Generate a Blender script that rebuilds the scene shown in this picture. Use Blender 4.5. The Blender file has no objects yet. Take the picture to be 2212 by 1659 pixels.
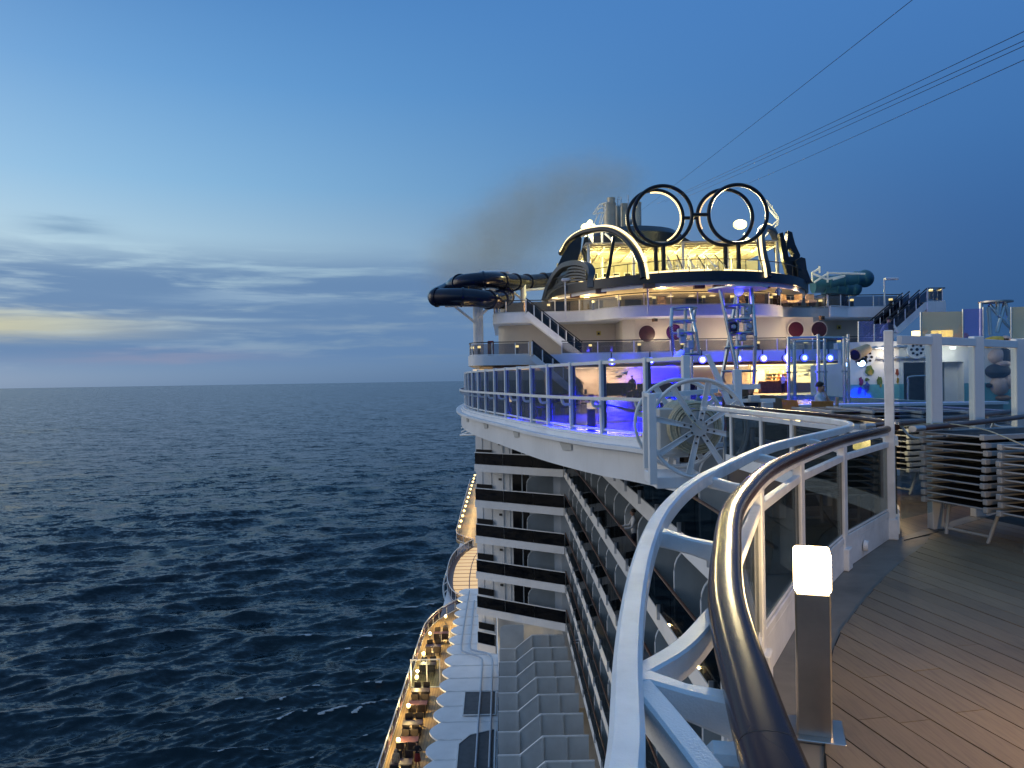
import bpy, bmesh, math, random
import numpy as np
from mathutils import Vector, Matrix, Euler

random.seed(7)
rng = np.random.default_rng(11)
S = bpy.context.scene
C = S.collection
PI = math.pi

# ------------------------------------------------------------------ camera
EYE = Vector((0, 0, 1.6))
YAW, PITCH, ROLL, FPX = math.radians(.62), math.radians(.32), .0159, 1661.0
_f0 = Vector((math.sin(YAW), math.cos(YAW), 0)); _r0 = Vector((math.cos(YAW), -math.sin(YAW), 0)); _z = Vector((0, 0, 1))
_F = _f0 * math.cos(PITCH) - _z * math.sin(PITCH)
_U = _z * math.cos(PITCH) + _f0 * math.sin(PITCH)
_R = _r0 * math.cos(ROLL) - _U * math.sin(ROLL)
_V = _U * math.cos(ROLL) + _r0 * math.sin(ROLL)
cam_data = bpy.data.cameras.new('camera')
cam = bpy.data.objects.new('camera', cam_data)
C.objects.link(cam)
cam.matrix_world = Matrix(((_R.x, _V.x, -_F.x, EYE.x), (_R.y, _V.y, -_F.y, EYE.y), (_R.z, _V.z, -_F.z, EYE.z), (0, 0, 0, 1)))
cam_data.sensor_width = 36.0
cam_data.lens = 36.0 * FPX / 2212.0
cam_data.clip_start = .05
cam_data.clip_end = 200000
S.camera = cam


def ray(u, v):
    return _F + _R * ((u - 1106) / FPX) - _V * ((v - 829.5) / FPX)


def at(u, v, Y):
    """world point seen at (u, v) of the 2212 wide survey of the photo, Y metres ahead"""
    d = ray(u, v)
    return EYE + d * (Y / d.y)


def onz(u, v, z):
    d = ray(u, v)
    return EYE + d * ((z - 1.6) / d.z)


# ------------------------------------------------------------------ world, sun, exposure
def lin(r, g, b):
    return tuple(((c / 255) / 12.92 if c <= 10 else (((c / 255) + .055) / 1.055) ** 2.4) for c in (r, g, b))


W = bpy.data.worlds.new('World')
S.world = W
W.use_nodes = True
nt = W.node_tree
nt.nodes.clear()


class NT:
    def __init__(self, nt):
        self.nt = nt

    def n(self, typ, **kw):
        nd = self.nt.nodes.new(typ)
        for k, v in kw.items():
            setattr(nd, k, v)
        return nd

    def link(self, a, b):
        self.nt.links.new(a, b)

    def put(self, sock, v):
        if isinstance(v, bpy.types.NodeSocket):
            self.nt.links.new(v, sock)
        else:
            sock.default_value = v

    def math(self, op, a, b=0.0, c=None, clamp=False):
        nd = self.n('ShaderNodeMath', operation=op, use_clamp=clamp)
        self.put(nd.inputs[0], a)
        self.put(nd.inputs[1], b)
        if c is not None:
            self.put(nd.inputs[2], c)
        return nd.outputs[0]

    def smooth(self, v, lo, hi):
        nd = self.n('ShaderNodeMapRange', interpolation_type='SMOOTHSTEP')
        self.put(nd.inputs[0], v)
        nd.inputs[1].default_value = lo
        nd.inputs[2].default_value = hi
        return nd.outputs[0]

    def mix(self, f, a, b, mode='MIX'):
        nd = self.n('ShaderNodeMix', data_type='RGBA', blend_type=mode)
        self.put(nd.inputs[0], f)
        self.put(nd.inputs[6], a if isinstance(a, bpy.types.NodeSocket) else (*a, 1))
        self.put(nd.inputs[7], b if isinstance(b, bpy.types.NodeSocket) else (*b, 1))
        return nd.outputs[2]

    def ramp(self, v, stops, interp='LINEAR'):
        nd = self.n('ShaderNodeValToRGB')
        cr = nd.color_ramp
        cr.interpolation = interp
        while len(cr.elements) < len(stops):
            cr.elements.new(.5)
        for e, (p, c) in zip(cr.elements, stops):
            e.position = p
            e.color = (*c, 1) if len(c) == 3 else c
        self.put(nd.inputs[0], v)
        return nd.outputs[0]

    def noise(self, vec, scale, detail=3, rough=.5, dist=0.0):
        nd = self.n('ShaderNodeTexNoise')
        if vec is not None:
            self.put(nd.inputs['Vector'], vec)
        nd.inputs['Scale'].default_value = scale
        nd.inputs['Detail'].default_value = detail
        nd.inputs['Roughness'].default_value = rough
        nd.inputs['Distortion'].default_value = dist
        return nd.outputs[0]

    def vec(self, x, y, z):
        nd = self.n('ShaderNodeCombineXYZ')
        for s, v in zip(nd.inputs, (x, y, z)):
            self.put(s, v)
        return nd.outputs[0]


w = NT(nt)
tc = w.n('ShaderNodeTexCoord')
sep = w.n('ShaderNodeSeparateXYZ')
w.link(tc.outputs['Generated'], sep.inputs[0])
dx, dy, dz = sep.outputs
elev = w.math('MULTIPLY', w.math('ARCSINE', dz), 180 / PI)            # degrees
azim = w.math('MULTIPLY', w.math('ARCTAN2', dx, dy), 180 / PI)        # 0 = straight ahead, negative = to port
# angle from the afterglow, which sits low on the port bow
glow = w.math('COSINE', w.math('MULTIPLY', w.math('ADD', azim, 85.0), PI / 180))
te = w.math('DIVIDE', elev, 60.0, clamp=True)
left = w.ramp(te, [(0, lin(108, 138, 172)), (.035, lin(134, 162, 190)), (.09, lin(166, 192, 206)), (.15, lin(176, 208, 224)),
                   (.23, lin(138, 188, 224)), (.34, lin(103, 160, 212)), (.46, lin(76, 131, 190)), (.62, lin(92, 142, 198)), (1, lin(104, 150, 202))])
right = w.ramp(te, [(0, lin(62, 92, 132)), (.07, lin(52, 90, 138)), (.16, lin(56, 98, 152)), (.26, lin(62, 110, 168)),
                    (.42, lin(68, 119, 182)), (.62, lin(82, 132, 190)), (1, lin(104, 150, 202))])
side = w.smooth(glow, -.55, .86)
sky = w.mix(side, right, left)
# brighter sky round the set sun, well off the port beam
ag = w.math('DIVIDE', w.math('ADD', azim, 95.0), 38.0)
eg = w.math('DIVIDE', elev, 24.0)
sunset = w.math('EXPONENT', w.math('MULTIPLY', w.math('ADD', w.math('MULTIPLY', ag, ag), w.math('MULTIPLY', eg, eg)), -1.0))
sky = w.mix(w.math('MULTIPLY', sunset, 1.0), sky, (1.35, 1.12, .9))
# cloud banks lying in long streaks over the horizon
cv = w.vec(w.math('MULTIPLY', azim, .05), w.math('MULTIPLY', elev, .42), 0.0)
cn = w.noise(cv, 1.35, 6, .55, .35)
cn2 = w.noise(w.vec(w.math('MULTIPLY', azim, .11), w.math('MULTIPLY', elev, 1.1), 4.0), 1.3, 5, .6, .4)
band = w.math('MULTIPLY', w.smooth(elev, .2, 2.5), w.math('SUBTRACT', 1.0, w.smooth(elev, 7.0, 10.5)))
azf = w.math('SUBTRACT', 1.0, w.smooth(azim, -4.0, 14.0))
cm = w.math('MULTIPLY', w.smooth(w.math('ADD', w.math('MULTIPLY', cn, .7), w.math('MULTIPLY', cn2, .3)), .36, .53), w.math('MULTIPLY', band, azf))
sky = w.mix(w.math('MULTIPLY', cm, .88), sky, lin(94, 128, 170))


def blob(a, e, sa, se, wob=0.6):
    ea = w.math('DIVIDE', w.math('SUBTRACT', azim, a), sa)
    ee = w.math('DIVIDE', w.math('ADD', w.math('SUBTRACT', elev, e), w.math('MULTIPLY', w.math('SUBTRACT', cn2, .5), wob)), se)
    d2 = w.math('ADD', w.math('MULTIPLY', ea, ea), w.math('MULTIPLY', ee, ee))
    return w.math('EXPONENT', w.math('MULTIPLY', d2, -1.0))


sky = w.mix(w.math('MULTIPLY', blob(-36, 3.95, 9.5, .75, 1.6), .95), sky, lin(200, 198, 168))
sky = w.mix(w.math('MULTIPLY', blob(-17.5, 6.1, 5.5, .33, 2.0), .5), sky, lin(160, 186, 206))
sky = w.mix(w.math('MULTIPLY', blob(-20.5, 4.5, 4.0, .13, .6), .6), sky, lin(160, 184, 200))
sky = w.mix(w.math('MULTIPLY', blob(-12, 4.0, 5.5, .22, .9), .4), sky, lin(146, 166, 184))
sky = w.mix(w.math('MULTIPLY', blob(-24, 1.9, 6.5, .4, 1.6), .45), sky, lin(146, 144, 168))
sky = w.mix(w.math('MULTIPLY', blob(-29.2, 10.2, 2.2, .55, 1.8), .7), sky, lin(116, 150, 182))
bg = w.n('ShaderNodeBackground')
w.link(sky, bg.inputs[0])
bg.inputs[1].default_value = 1.0
wo = w.n('ShaderNodeOutputWorld')
w.link(bg.outputs[0], wo.inputs[0])

sun_data = bpy.data.lights.new('sun', 'SUN')
sun_data.energy = .5
sun_data.angle = math.radians(40)
sun_data.color = (1, .9, .72)
sun = bpy.data.objects.new('sun', sun_data)
C.objects.link(sun)
sd = Vector((math.sin(math.radians(-80)) * math.cos(.2), math.cos(math.radians(-80)) * math.cos(.2), math.sin(.2)))
sun.rotation_euler = sd.to_track_quat('Z', 'Y').to_euler()

S.view_settings.view_transform = 'Standard'
S.view_settings.look = 'None'
S.view_settings.exposure = 0.1
S.view_settings.gamma = 1.0
S.render.engine = 'CYCLES'
S.cycles.use_denoising = True
try:
    S.cycles.denoiser = 'OPENIMAGEDENOISE'
except Exception:
    pass
S.cycles.max_bounces = 7
S.cycles.diffuse_bounces = 3
S.cycles.glossy_bounces = 3
S.cycles.transmission_bounces = 4
S.cycles.transparent_max_bounces = 16
S.cycles.volume_bounces = 2
S.cycles.caustics_reflective = False
S.cycles.caustics_refractive = False
S.cycles.sample_clamp_indirect = 3.0

# ------------------------------------------------------------------ materials
M = {}


def mat(name, col, rough=.5, metal=0.0, var=.06, scale=3.0, bump=0.0, bscale=60.0, spec=.5, emit=None, estr=0.0, coat=0.0, streak=0.0):
    m = bpy.data.materials.new(name)
    m.use_nodes = True
    t = NT(m.node_tree)
    b = m.node_tree.nodes['Principled BSDF']
    b.inputs['Roughness'].default_value = rough
    b.inputs['Metallic'].default_value = metal
    b.inputs['Specular IOR Level'].default_value = spec
    b.inputs['Coat Weight'].default_value = coat
    g = t.n('ShaderNodeTexCoord').outputs['Object']
    ns = t.noise(g, scale, 5, .6)
    c2 = tuple(max(0, c * (1 - var * 2.2)) for c in col)
    c1 = tuple(min(1, c * (1 + var)) for c in col)
    colr = t.ramp(ns, [(.25, c2), (.6, c1)])
    if streak:
        mp = t.n('ShaderNodeMapping')
        t.link(g, mp.inputs[0])
        mp.inputs['Scale'].default_value = (5, 5, .35)
        st = t.noise(mp.outputs[0], 2.5, 4, .65)
        colr = t.mix(t.math('MULTIPLY', t.smooth(st, .52, .8), streak), colr, tuple(c * f for c, f in zip(col, (.62, .5, .38))))
    t.link(colr, b.inputs['Base Color'])
    r2 = t.math('MULTIPLY_ADD', t.noise(g, scale * 2.3, 3), rough * .3, rough * .85)
    t.link(r2, b.inputs['Roughness'])
    if bump:
        bp = t.n('ShaderNodeBump')
        bp.inputs['Strength'].default_value = bump
        bp.inputs['Distance'].default_value = .01
        t.link(t.noise(g, bscale, 3), bp.inputs['Height'])
        t.link(bp.outputs[0], b.inputs['Normal'])
    if emit:
        b.inputs['Emission Color'].default_value = (*emit, 1)
        b.inputs['Emission Strength'].default_value = estr
    M[name] = m
    return m


def emis(name, col, strength):
    m = bpy.data.materials.new(name)
    m.use_nodes = True
    b = m.node_tree.nodes['Principled BSDF']
    b.inputs['Base Color'].default_value = (.8, .75, .65, 1)
    b.inputs['Roughness'].default_value = .4
    b.inputs['Emission Color'].default_value = (*col, 1)
    b.inputs['Emission Strength'].default_value = strength
    M[name] = m
    return m


def thin_glass(name, tint, refl=.08, rough=.02, base=.0, graz=.75, dcol=(.06, .065, .07)):
    """thin pane: clear tinted film with a mirror coat that grows at grazing angles"""
    m = bpy.data.materials.new(name)
    m.use_nodes = True
    t = NT(m.node_tree)
    t.nt.nodes.clear()
    tr = t.n('ShaderNodeBsdfTransparent')
    tr.inputs[0].default_value = (*tint, 1)
    gl = t.n('ShaderNodeBsdfGlossy')
    gl.inputs['Roughness'].default_value = rough
    gl.inputs[0].default_value = (.9, .93, .95, 1)
    lw = t.n('ShaderNodeLayerWeight')
    lw.inputs[0].default_value = .25
    fac = t.math('MULTIPLY_ADD', t.math('POWER', lw.outputs['Facing'], 3.0), graz, refl, clamp=True)
    mx = t.n('ShaderNodeMixShader')
    t.link(fac, mx.inputs[0])
    t.link(tr.outputs[0], mx.inputs[1])
    t.link(gl.outputs[0], mx.inputs[2])
    out = mx.outputs[0]
    if base:
        df = t.n('ShaderNodeBsdfDiffuse')
        df.inputs[0].default_value = (*dcol, 1)
        m2 = t.n('ShaderNodeMixShader')
        m2.inputs[0].default_value = base
        t.link(out, m2.inputs[1])
        t.link(df.outputs[0], m2.inputs[2])
        out = m2.outputs[0]
    o = t.n('ShaderNodeOutputMaterial')
    t.link(out, o.inputs[0])
    M[name] = m
    return m


mat('white_paint', (.79, .80, .80), .42, var=.05, scale=1.2, bump=.12, bscale=25, streak=.12)
mat('near_white_paint', (.79, .79, .78), .34, var=.07, scale=6, bump=.16, bscale=230, streak=.06)
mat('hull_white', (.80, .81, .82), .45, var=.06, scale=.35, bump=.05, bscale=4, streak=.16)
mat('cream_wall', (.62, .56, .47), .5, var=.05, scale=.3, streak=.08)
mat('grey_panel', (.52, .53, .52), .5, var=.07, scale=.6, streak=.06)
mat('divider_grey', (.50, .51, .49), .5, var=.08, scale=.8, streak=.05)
mat('terrace_grey', (.60, .62, .62), .5, var=.07, scale=.7, streak=.12)
mat('varnished_wood', (.036, .014, .012), .2, var=.1, scale=2, spec=.12)
mat('rail_brown', (.12, .055, .035), .35, var=.2, scale=3)
mat('steel', (.62, .62, .6), .22, 1.0, var=.05, scale=3)
mat('dark_steel', (.46, .44, .41), .3, 1.0, var=.12, scale=2.5)
mat('alu', (.55, .56, .57), .38, .8, var=.06, scale=8)
mat('navy_metal', (.014, .024, .038), .38, 0, var=.15, scale=.6, spec=.4)
mat('black_gloss', (.008, .012, .03), .14, var=.2, scale=.6, spec=.4)
mat('blue_slide', (.02, .09, .14), .3, var=.2, scale=.6)
mat('louvre_grey', (.055, .075, .095), .4, var=.1)
mat('ring_black', (.012, .013, .016), .3, .3, var=.2, scale=1.0)
mat('dark_void', (.012, .013, .015), .45, var=.2, scale=1)
mat('door_dark', (.010, .012, .015), .2, var=.2, scale=1, spec=.22)
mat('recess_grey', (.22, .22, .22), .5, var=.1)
mat('black_sling', (.008, .008, .012), .7, var=.3, scale=30, bump=.3, bscale=300)
mat('wicker_dark', (.035, .025, .022), .6, var=.3, scale=20, bump=.5, bscale=80)
mat('table_red', (.10, .045, .045), .45, var=.15, scale=6)
mat('rope', (.48, .45, .33), .8, var=.15, scale=20, bump=.4, bscale=120)
mat('orange_chair', (.55, .23, .06), .5, var=.1, scale=8)
mat('brown_wood', (.22, .12, .06), .5, var=.2, scale=6)
mat('rubber_grey', (.17, .155, .13), .5, var=.2, scale=2.0, bump=.15, bscale=150)
mat('caulk', (.012, .011, .01), .8, var=.1)
mat('pipe_blue', (.32, .40, .50), .4, var=.06, scale=2)
mat('slate_hatch', (.06, .065, .075), .5, var=.15, scale=2)
mat('skin', (.46, .27, .19), .55, var=.06, scale=10)
mat('hair_dark', (.015, .011, .009), .6, var=.2, scale=30)
mat('cloth_white', (.62, .63, .66), .8, var=.06, scale=12)
mat('cloth_black', (.012, .012, .016), .8, var=.2, scale=12)
mat('cloth_navy', (.02, .03, .06), .8, var=.2, scale=12)
mat('cloth_blue', (.03, .12, .38), .8, var=.12, scale=12)
mat('cloth_red', (.22, .02, .02), .8, var=.12, scale=12)
mat('cloth_orange', (.62, .16, .06), .8, var=.12, scale=12)
mat('cloth_grey', (.22, .24, .28), .8, var=.12, scale=12)
mat('cloth_tan', (.50, .36, .22), .8, var=.12, scale=12)
mat('tan_sofa', (.20, .14, .08), .8, var=.12, scale=5)
mat('red_round', (.05, .004, .010), .3, var=.12, scale=5, spec=.6)
mat('olive_wall', (.42, .40, .28), .6, var=.12, scale=.6)
mat('teal_tile', (.14, .25, .26), .35, var=.12, scale=3)
mat('aqua', (.14, .42, .45), .4, var=.12, scale=1)
emis('lamp_near', (1, .72, .36), 20.0)
emis('lamp_warm', (1, .76, .24), 3.0)
emis('lamp_globe', (1, .72, .22), 3.4)
emis('lamp_flood', (1, .84, .17), 2.4)
emis('led_warm', (1, .74, .32), 1.9)
emis('led_soft', (1, .68, .32), 1.1)
emis('lamp_blue', (.03, .05, 1), 2.6)
emis('lamp_blue_core', (.35, .6, 1), 9.0)
emis('bar_strip', (1, .74, .30), 3.0)
emis('bar_glow', (1, .70, .30), 1.3)
emis('white_glow', (1, .93, .8), 2.2)
thin_glass('glass_screen', (.44, .44, .56), .05)
thin_glass('glass_balcony', (.07, .085, .11), .02, base=.1, graz=.2, dcol=(.03, .04, .055))
thin_glass('glass_side', (.30, .34, .37), .03, graz=.3)
thin_glass('glass_near', (.42, .44, .43), .05)
thin_glass('glass_rail', (.58, .58, .61), .05, graz=.5)
thin_glass('glass_clear', (.80, .88, .92), .07)


# ------------------------------------------------------------------ mesh helpers
class MB:
    def __init__(self):
        self.v = []
        self.f = []
        self.mi = []
        self.cur = 0

    def add(self, vs, fs):
        o = len(self.v)
        self.v.extend([tuple(p) for p in vs])
        self.f.extend([tuple(i + o for i in f) for f in fs])
        self.mi.extend([self.cur] * len(fs))
        return self

    def box(self, cx, cy, cz, sx, sy, sz, rz=0.0, m=None):
        hx, hy, hz = sx / 2, sy / 2, sz / 2
        P = [(x, y, z) for z in (-hz, hz) for (x, y) in ((-hx, -hy), (hx, -hy), (hx, hy), (-hx, hy))]
        c, s = math.cos(rz), math.sin(rz)
        vs = [(cx + x * c - y * s, cy + x * s + y * c, cz + z) for x, y, z in P]
        return self.add(vs, [(3, 2, 1, 0), (4, 5, 6, 7), (0, 1, 5, 4), (1, 2, 6, 5), (2, 3, 7, 6), (3, 0, 4, 7)])

    def beam(self, a, b, wd, ht, up=(0, 0, 1), wd2=None, ht2=None):
        a, b = Vector(a), Vector(b)
        d = (b - a).normalized()
        up = Vector(up)
        if abs(d.dot(up)) > .98:
            up = Vector((0, 1, 0))
        s = d.cross(up).normalized()
        u = s.cross(d)
        wd2 = wd if wd2 is None else wd2
        ht2 = ht if ht2 is None else ht2
        vs = []
        for p, ww, hh in ((a, wd, ht), (b, wd2, ht2)):
            for x, y in ((-1, -1), (1, -1), (1, 1), (-1, 1)):
                vs.append(p + s * (x * ww / 2) + u * (y * hh / 2))
        return self.add(vs, [(0, 1, 2, 3), (7, 6, 5, 4), (1, 0, 4, 5), (2, 1, 5, 6), (3, 2, 6, 7), (0, 3, 7, 4)])

    def prism(self, pts, z0, z1):
        n = len(pts)
        vs = [(x, y, z0) for x, y in pts] + [(x, y, z1) for x, y in pts]
        area = sum(pts[i][0] * pts[(i + 1) % n][1] - pts[(i + 1) % n][0] * pts[i][1] for i in range(n))
        fs = [tuple(range(n - 1, -1, -1)), tuple(range(n, 2 * n))] + [(i, (i + 1) % n, n + (i + 1) % n, n + i) for i in range(n)]
        if area < 0:
            fs = [f[::-1] for f in fs]
        return self.add(vs, fs)

    def plate(self, pts, off):
        """closed outline of 3-D points thickened by the vector off"""
        n = len(pts)
        off = Vector(off)
        vs = [Vector(p) for p in pts] + [Vector(p) + off for p in pts]
        fs = [tuple(range(n - 1, -1, -1)), tuple(range(n, 2 * n))] + [(i, (i + 1) % n, n + (i + 1) % n, n + i) for i in range(n)]
        return self.add(vs, fs)

    def sweep(self, prof, path, closed=False, up=(0, 0, 1), scales=None):
        """profile (side, up) swept along path; the frame keeps its up vector"""
        P = [Vector(p) for p in path]
        n, k = len(P), len(prof)
        vs = []
        for i, p in enumerate(P):
            a = P[(i - 1) % n] if (closed or i > 0) else P[i]
            b = P[(i + 1) % n] if (closed or i < n - 1) else P[i]
            d = (b - a)
            d = d.normalized() if d.length > 1e-9 else Vector((0, 1, 0))
            upv = Vector(up)
            if abs(d.dot(upv)) > .995:
                upv = Vector((.3, 1, 0))
            s = d.cross(upv).normalized()
            u = s.cross(d).normalized()
            sc = scales[i] if scales else 1.0
            for x, y in prof:
                vs.append(p + s * (x * sc) + u * (y * sc))
        fs = []
        for i in range(n if closed else n - 1):
            j = (i + 1) % n
            for q in range(k):
                r = (q + 1) % k
                fs.append((i * k + q, i * k + r, j * k + r, j * k + q))
        if not closed:
            fs.append(tuple(range(k - 1, -1, -1)))
            fs.append(tuple((n - 1) * k + q for q in range(k)))
        return self.add(vs, fs)

    def tube(self, path, r, seg=8, closed=False, scales=None):
        prof = [(r * math.cos(2 * PI * q / seg), r * math.sin(2 * PI * q / seg)) for q in range(seg)]
        return self.sweep(prof, path, closed, scales=scales)

    def cyl(self, a, b, r0, r1=None, seg=12):
        r1 = r0 if r1 is None else r1
        a, b = Vector(a), Vector(b)
        d = (b - a).normalized()
        up = Vector((0, 0, 1)) if abs(d.z) < .95 else Vector((0, 1, 0))
        s = d.cross(up).normalized()
        u = s.cross(d)
        vs = []
        for p, r in ((a, r0), (b, r1)):
            for q in range(seg):
                t = 2 * PI * q / seg
                vs.append(p + s * (r * math.cos(t)) + u * (r * math.sin(t)))
        fs = [(q, (q + 1) % seg, seg + (q + 1) % seg, seg + q) for q in range(seg)]
        fs += [tuple(range(seg - 1, -1, -1)), tuple(range(seg, 2 * seg))]
        return self.add(vs, fs)

    def lathe(self, prof, c=(0, 0, 0), seg=20, axis='z'):
        """profile of (radius, height)"""
        c = Vector(c)
        vs = []
        for r, h in prof:
            for q in range(seg):
                t = 2 * PI * q / seg
                x, y = r * math.cos(t), r * math.sin(t)
                vs.append(c + (Vector((x, y, h)) if axis == 'z' else Vector((x, h, y))))
        n = len(prof)
        fs = []
        for i in range(n - 1):
            for q in range(seg):
                r_ = (q + 1) % seg
                fs.append((i * seg + q, i * seg + r_, (i + 1) * seg + r_, (i + 1) * seg + q))
        fs.append(tuple(range(seg - 1, -1, -1)))
        fs.append(tuple((n - 1) * seg + q for q in range(seg)))
        if axis != 'z':
            fs = [f[::-1] for f in fs]
        return self.add(vs, fs)

    def ball(self, c, r, seg=12, rings=8, sc=(1, 1, 1)):
        c = Vector(c)
        vs = [c + Vector((0, 0, -r * sc[2]))]
        for i in range(1, rings):
            a = -PI / 2 + PI * i / rings
            for q in range(seg):
                t = 2 * PI * q / seg
                vs.append(c + Vector((r * sc[0] * math.cos(a) * math.cos(t), r * sc[1] * math.cos(a) * math.sin(t), r * sc[2] * math.sin(a))))
        vs.append(c + Vector((0, 0, r * sc[2])))
        fs = [(0, 1 + (q + 1) % seg, 1 + q) for q in range(seg)]
        for i in range(rings - 2):
            for q in range(seg):
                a, b = 1 + i * seg + q, 1 + i * seg + (q + 1) % seg
                fs.append((a, b, b + seg, a + seg))
        top = len(vs) - 1
        base = 1 + (rings - 2) * seg
        fs += [(base + q, base + (q + 1) % seg, top) for q in range(seg)]
        return self.add(vs, fs)

    def torus(self, c, R_, r, normal=(0, 1, 0), seg=48, ms=10):
        n = Vector(normal).normalized()
        a = n.cross(Vector((0, 0, 1))).normalized()
        b = a.cross(n)
        c = Vector(c)
        vs = []
        for i in range(seg):
            t = 2 * PI * i / seg
            d = a * math.cos(t) + b * math.sin(t)
            for q in range(ms):
                s = 2 * PI * q / ms
                vs.append(c + d * (R_ + r * math.cos(s)) + n * (r * math.sin(s)))
        fs = [(i * ms + q, i * ms + (q + 1) % ms, ((i + 1) % seg) * ms + (q + 1) % ms, ((i + 1) % seg) * ms + q) for i in range(seg) for q in range(ms)]
        return self.add(vs, fs)

    def strip(self, path, z0, z1, th):
        """upright band of thickness th following a plan path, z0..z1 numbers or lists"""
        n = len(path)
        z0 = z0 if isinstance(z0, (list, tuple)) else [z0] * n
        z1 = z1 if isinstance(z1, (list, tuple)) else [z1] * n
        nor = []
        for i in range(n):
            a = Vector(path[max(0, i - 1)][:2]); b = Vector(path[min(n - 1, i + 1)][:2])
            d = (b - a).normalized()
            nor.append(Vector((-d.y, d.x)))
        vs = []
        for i, p in enumerate(path):
            q = Vector(p[:2])
            for o in (-th / 2, th / 2):
                w_ = q + nor[i] * o
                vs += [(w_.x, w_.y, z0[i]), (w_.x, w_.y, z1[i])]
        fs = []
        for i in range(n - 1):
            a, b = 4 * i, 4 * (i + 1)
            fs += [(a, a + 1, b + 1, b), (a + 2, b + 2, b + 3, a + 3), (a + 1, a + 3, b + 3, b + 1), (a, b, b + 2, a + 2)]
        fs += [(0, 2, 3, 1), (4 * n - 4, 4 * n - 3, 4 * n - 1, 4 * n - 2)]
        return self.add(vs, fs)

    def build(self, name, m, parent=None, smooth=32, bevel=0.0, bseg=1):
        me = bpy.data.meshes.new(name)
        me.from_pydata(self.v, [], self.f)
        ms = m if isinstance(m, (list, tuple)) else [m]
        for x in ms:
            me.materials.append(M[x] if isinstance(x, str) else x)
        if len(ms) > 1:
            me.polygons.foreach_set('material_index', self.mi)
        bm = bmesh.new()
        bm.from_mesh(me)
        bmesh.ops.recalc_face_normals(bm, faces=bm.faces)
        if bevel:
            es = [e for e in bm.edges if len(e.link_faces) == 2 and e.calc_face_angle(0) > .7]
            bmesh.ops.bevel(bm, geom=es, offset=bevel, segments=bseg, profile=.5, affect='EDGES', clamp_overlap=True)
        bm.to_mesh(me)
        bm.free()
        if smooth:
            me.shade_smooth()
            me.set_sharp_from_angle(angle=math.radians(smooth))
        o = bpy.data.objects.new(name, me)
        C.objects.link(o)
        if parent is not None:
            o.parent = parent
            o.matrix_parent_inverse = Matrix.Translation(-parent_world(parent)) if False else Matrix.Identity(4)
            if TH_INV.get(parent.name) is not None:
                o.matrix_parent_inverse = TH_INV[parent.name]
        return o


TH_INV = {}


def parent_world(p):
    return p.location


def tag(o, label=None, cat=None, group=None, kind=None):
    if label:
        o['label'] = label
    if cat:
        o['category'] = cat
    if group:
        o['group'] = group
    if kind:
        o['kind'] = kind
    return o


def thing(name, label, cat, loc=(0, 0, 0), rz=0.0, group=None, world=False):
    """Empty at the thing's base. world=True: its parts are given in world coordinates"""
    o = bpy.data.objects.new(name, None)
    C.objects.link(o)
    o.empty_display_size = .2
    o.location = loc
    o.rotation_euler = (0, 0, rz)
    if world:
        TH_INV[o.name] = (Matrix.Translation(Vector(loc)) @ Matrix.Rotation(rz, 4, 'Z')).inverted()
    tag(o, label, cat, group)
    return o


def kids(o):
    return [c for c in bpy.data.objects if c.parent == o]


def copy_tree(src, loc, rz, label=None, group=None):
    r = src.copy()
    C.objects.link(r)
    r.location = loc
    r.rotation_euler = (0, 0, rz)
    if label:
        r['label'] = label
    if group:
        r['group'] = group
    for ch in kids(src):
        c = ch.copy()
        C.objects.link(c)
        c.parent = r
        for g in kids(ch):
            d = g.copy()
            C.objects.link(d)
            d.parent = c
    return r


def share(o, name, parent, loc=None, rz=None):
    """another piece on the same mesh"""
    c = bpy.data.objects.new(name, o.data)
    C.objects.link(c)
    if parent is not None:
        c.parent = parent
        if TH_INV.get(parent.name) is not None:
            c.matrix_parent_inverse = TH_INV[parent.name]
    if loc is not None:
        c.location = loc
    if rz is not None:
        c.rotation_euler = (0, 0, rz)
    return c


def smooth_path(pts, n=8, closed=False):
    """Catmull-Rom through 2-D or 3-D points"""
    P = [Vector(p) for p in pts]
    out = []
    m = len(P)
    for i in range(m if closed else m - 1):
        p0 = P[(i - 1) % m] if (closed or i > 0) else P[0] * 2 - P[1]
        p1, p2 = P[i], P[(i + 1) % m]
        p3 = P[(i + 2) % m] if (closed or i < m - 2) else P[-1] * 2 - P[-2]
        for k in range(n):
            t = k / n
            out.append(.5 * ((2 * p1) + (p2 - p0) * t + (2 * p0 - 5 * p1 + 4 * p2 - p3) * t * t + (3 * p1 - p0 - 3 * p2 + p3) * t ** 3))
    if not closed:
        out.append(P[-1])
    return out


def resample(path, step):
    P = [Vector(p) for p in path]
    out = [P[0]]
    acc = 0.0
    for a, b in zip(P, P[1:]):
        L = (b - a).length
        while acc + L >= step:
            t = (step - acc) / L
            a = a + (b - a) * t
            L = (b - a).length
            out.append(a.copy())
            acc = 0.0
        acc += L
    return out


def lamp(kind, name, loc, energy, col, size=.1, parent=None, spot=None, aim=None):
    d = bpy.data.lights.new(name, kind)
    d.energy = energy
    d.color = col
    if kind in ('POINT', 'SPOT'):
        d.shadow_soft_size = size
    if kind == 'AREA':
        d.shape = 'RECTANGLE'
        d.size, d.size_y = size if isinstance(size, tuple) else (size, size)
    if kind == 'SPOT' and spot:
        d.spot_size = spot
        d.spot_blend = .5
    o = bpy.data.objects.new(name, d)
    C.objects.link(o)
    o.location = loc
    if aim is not None:
        o.rotation_euler = (Vector(aim) - Vector(loc)).to_track_quat('-Z', 'Y').to_euler()
    if parent is not None:
        o.parent = parent
        if TH_INV.get(parent.name) is not None:
            o.matrix_parent_inverse = TH_INV[parent.name]
    return o


# ------------------------------------------------------------------ the sea
SEA = -46.0
H = 1.6 - SEA


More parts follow.
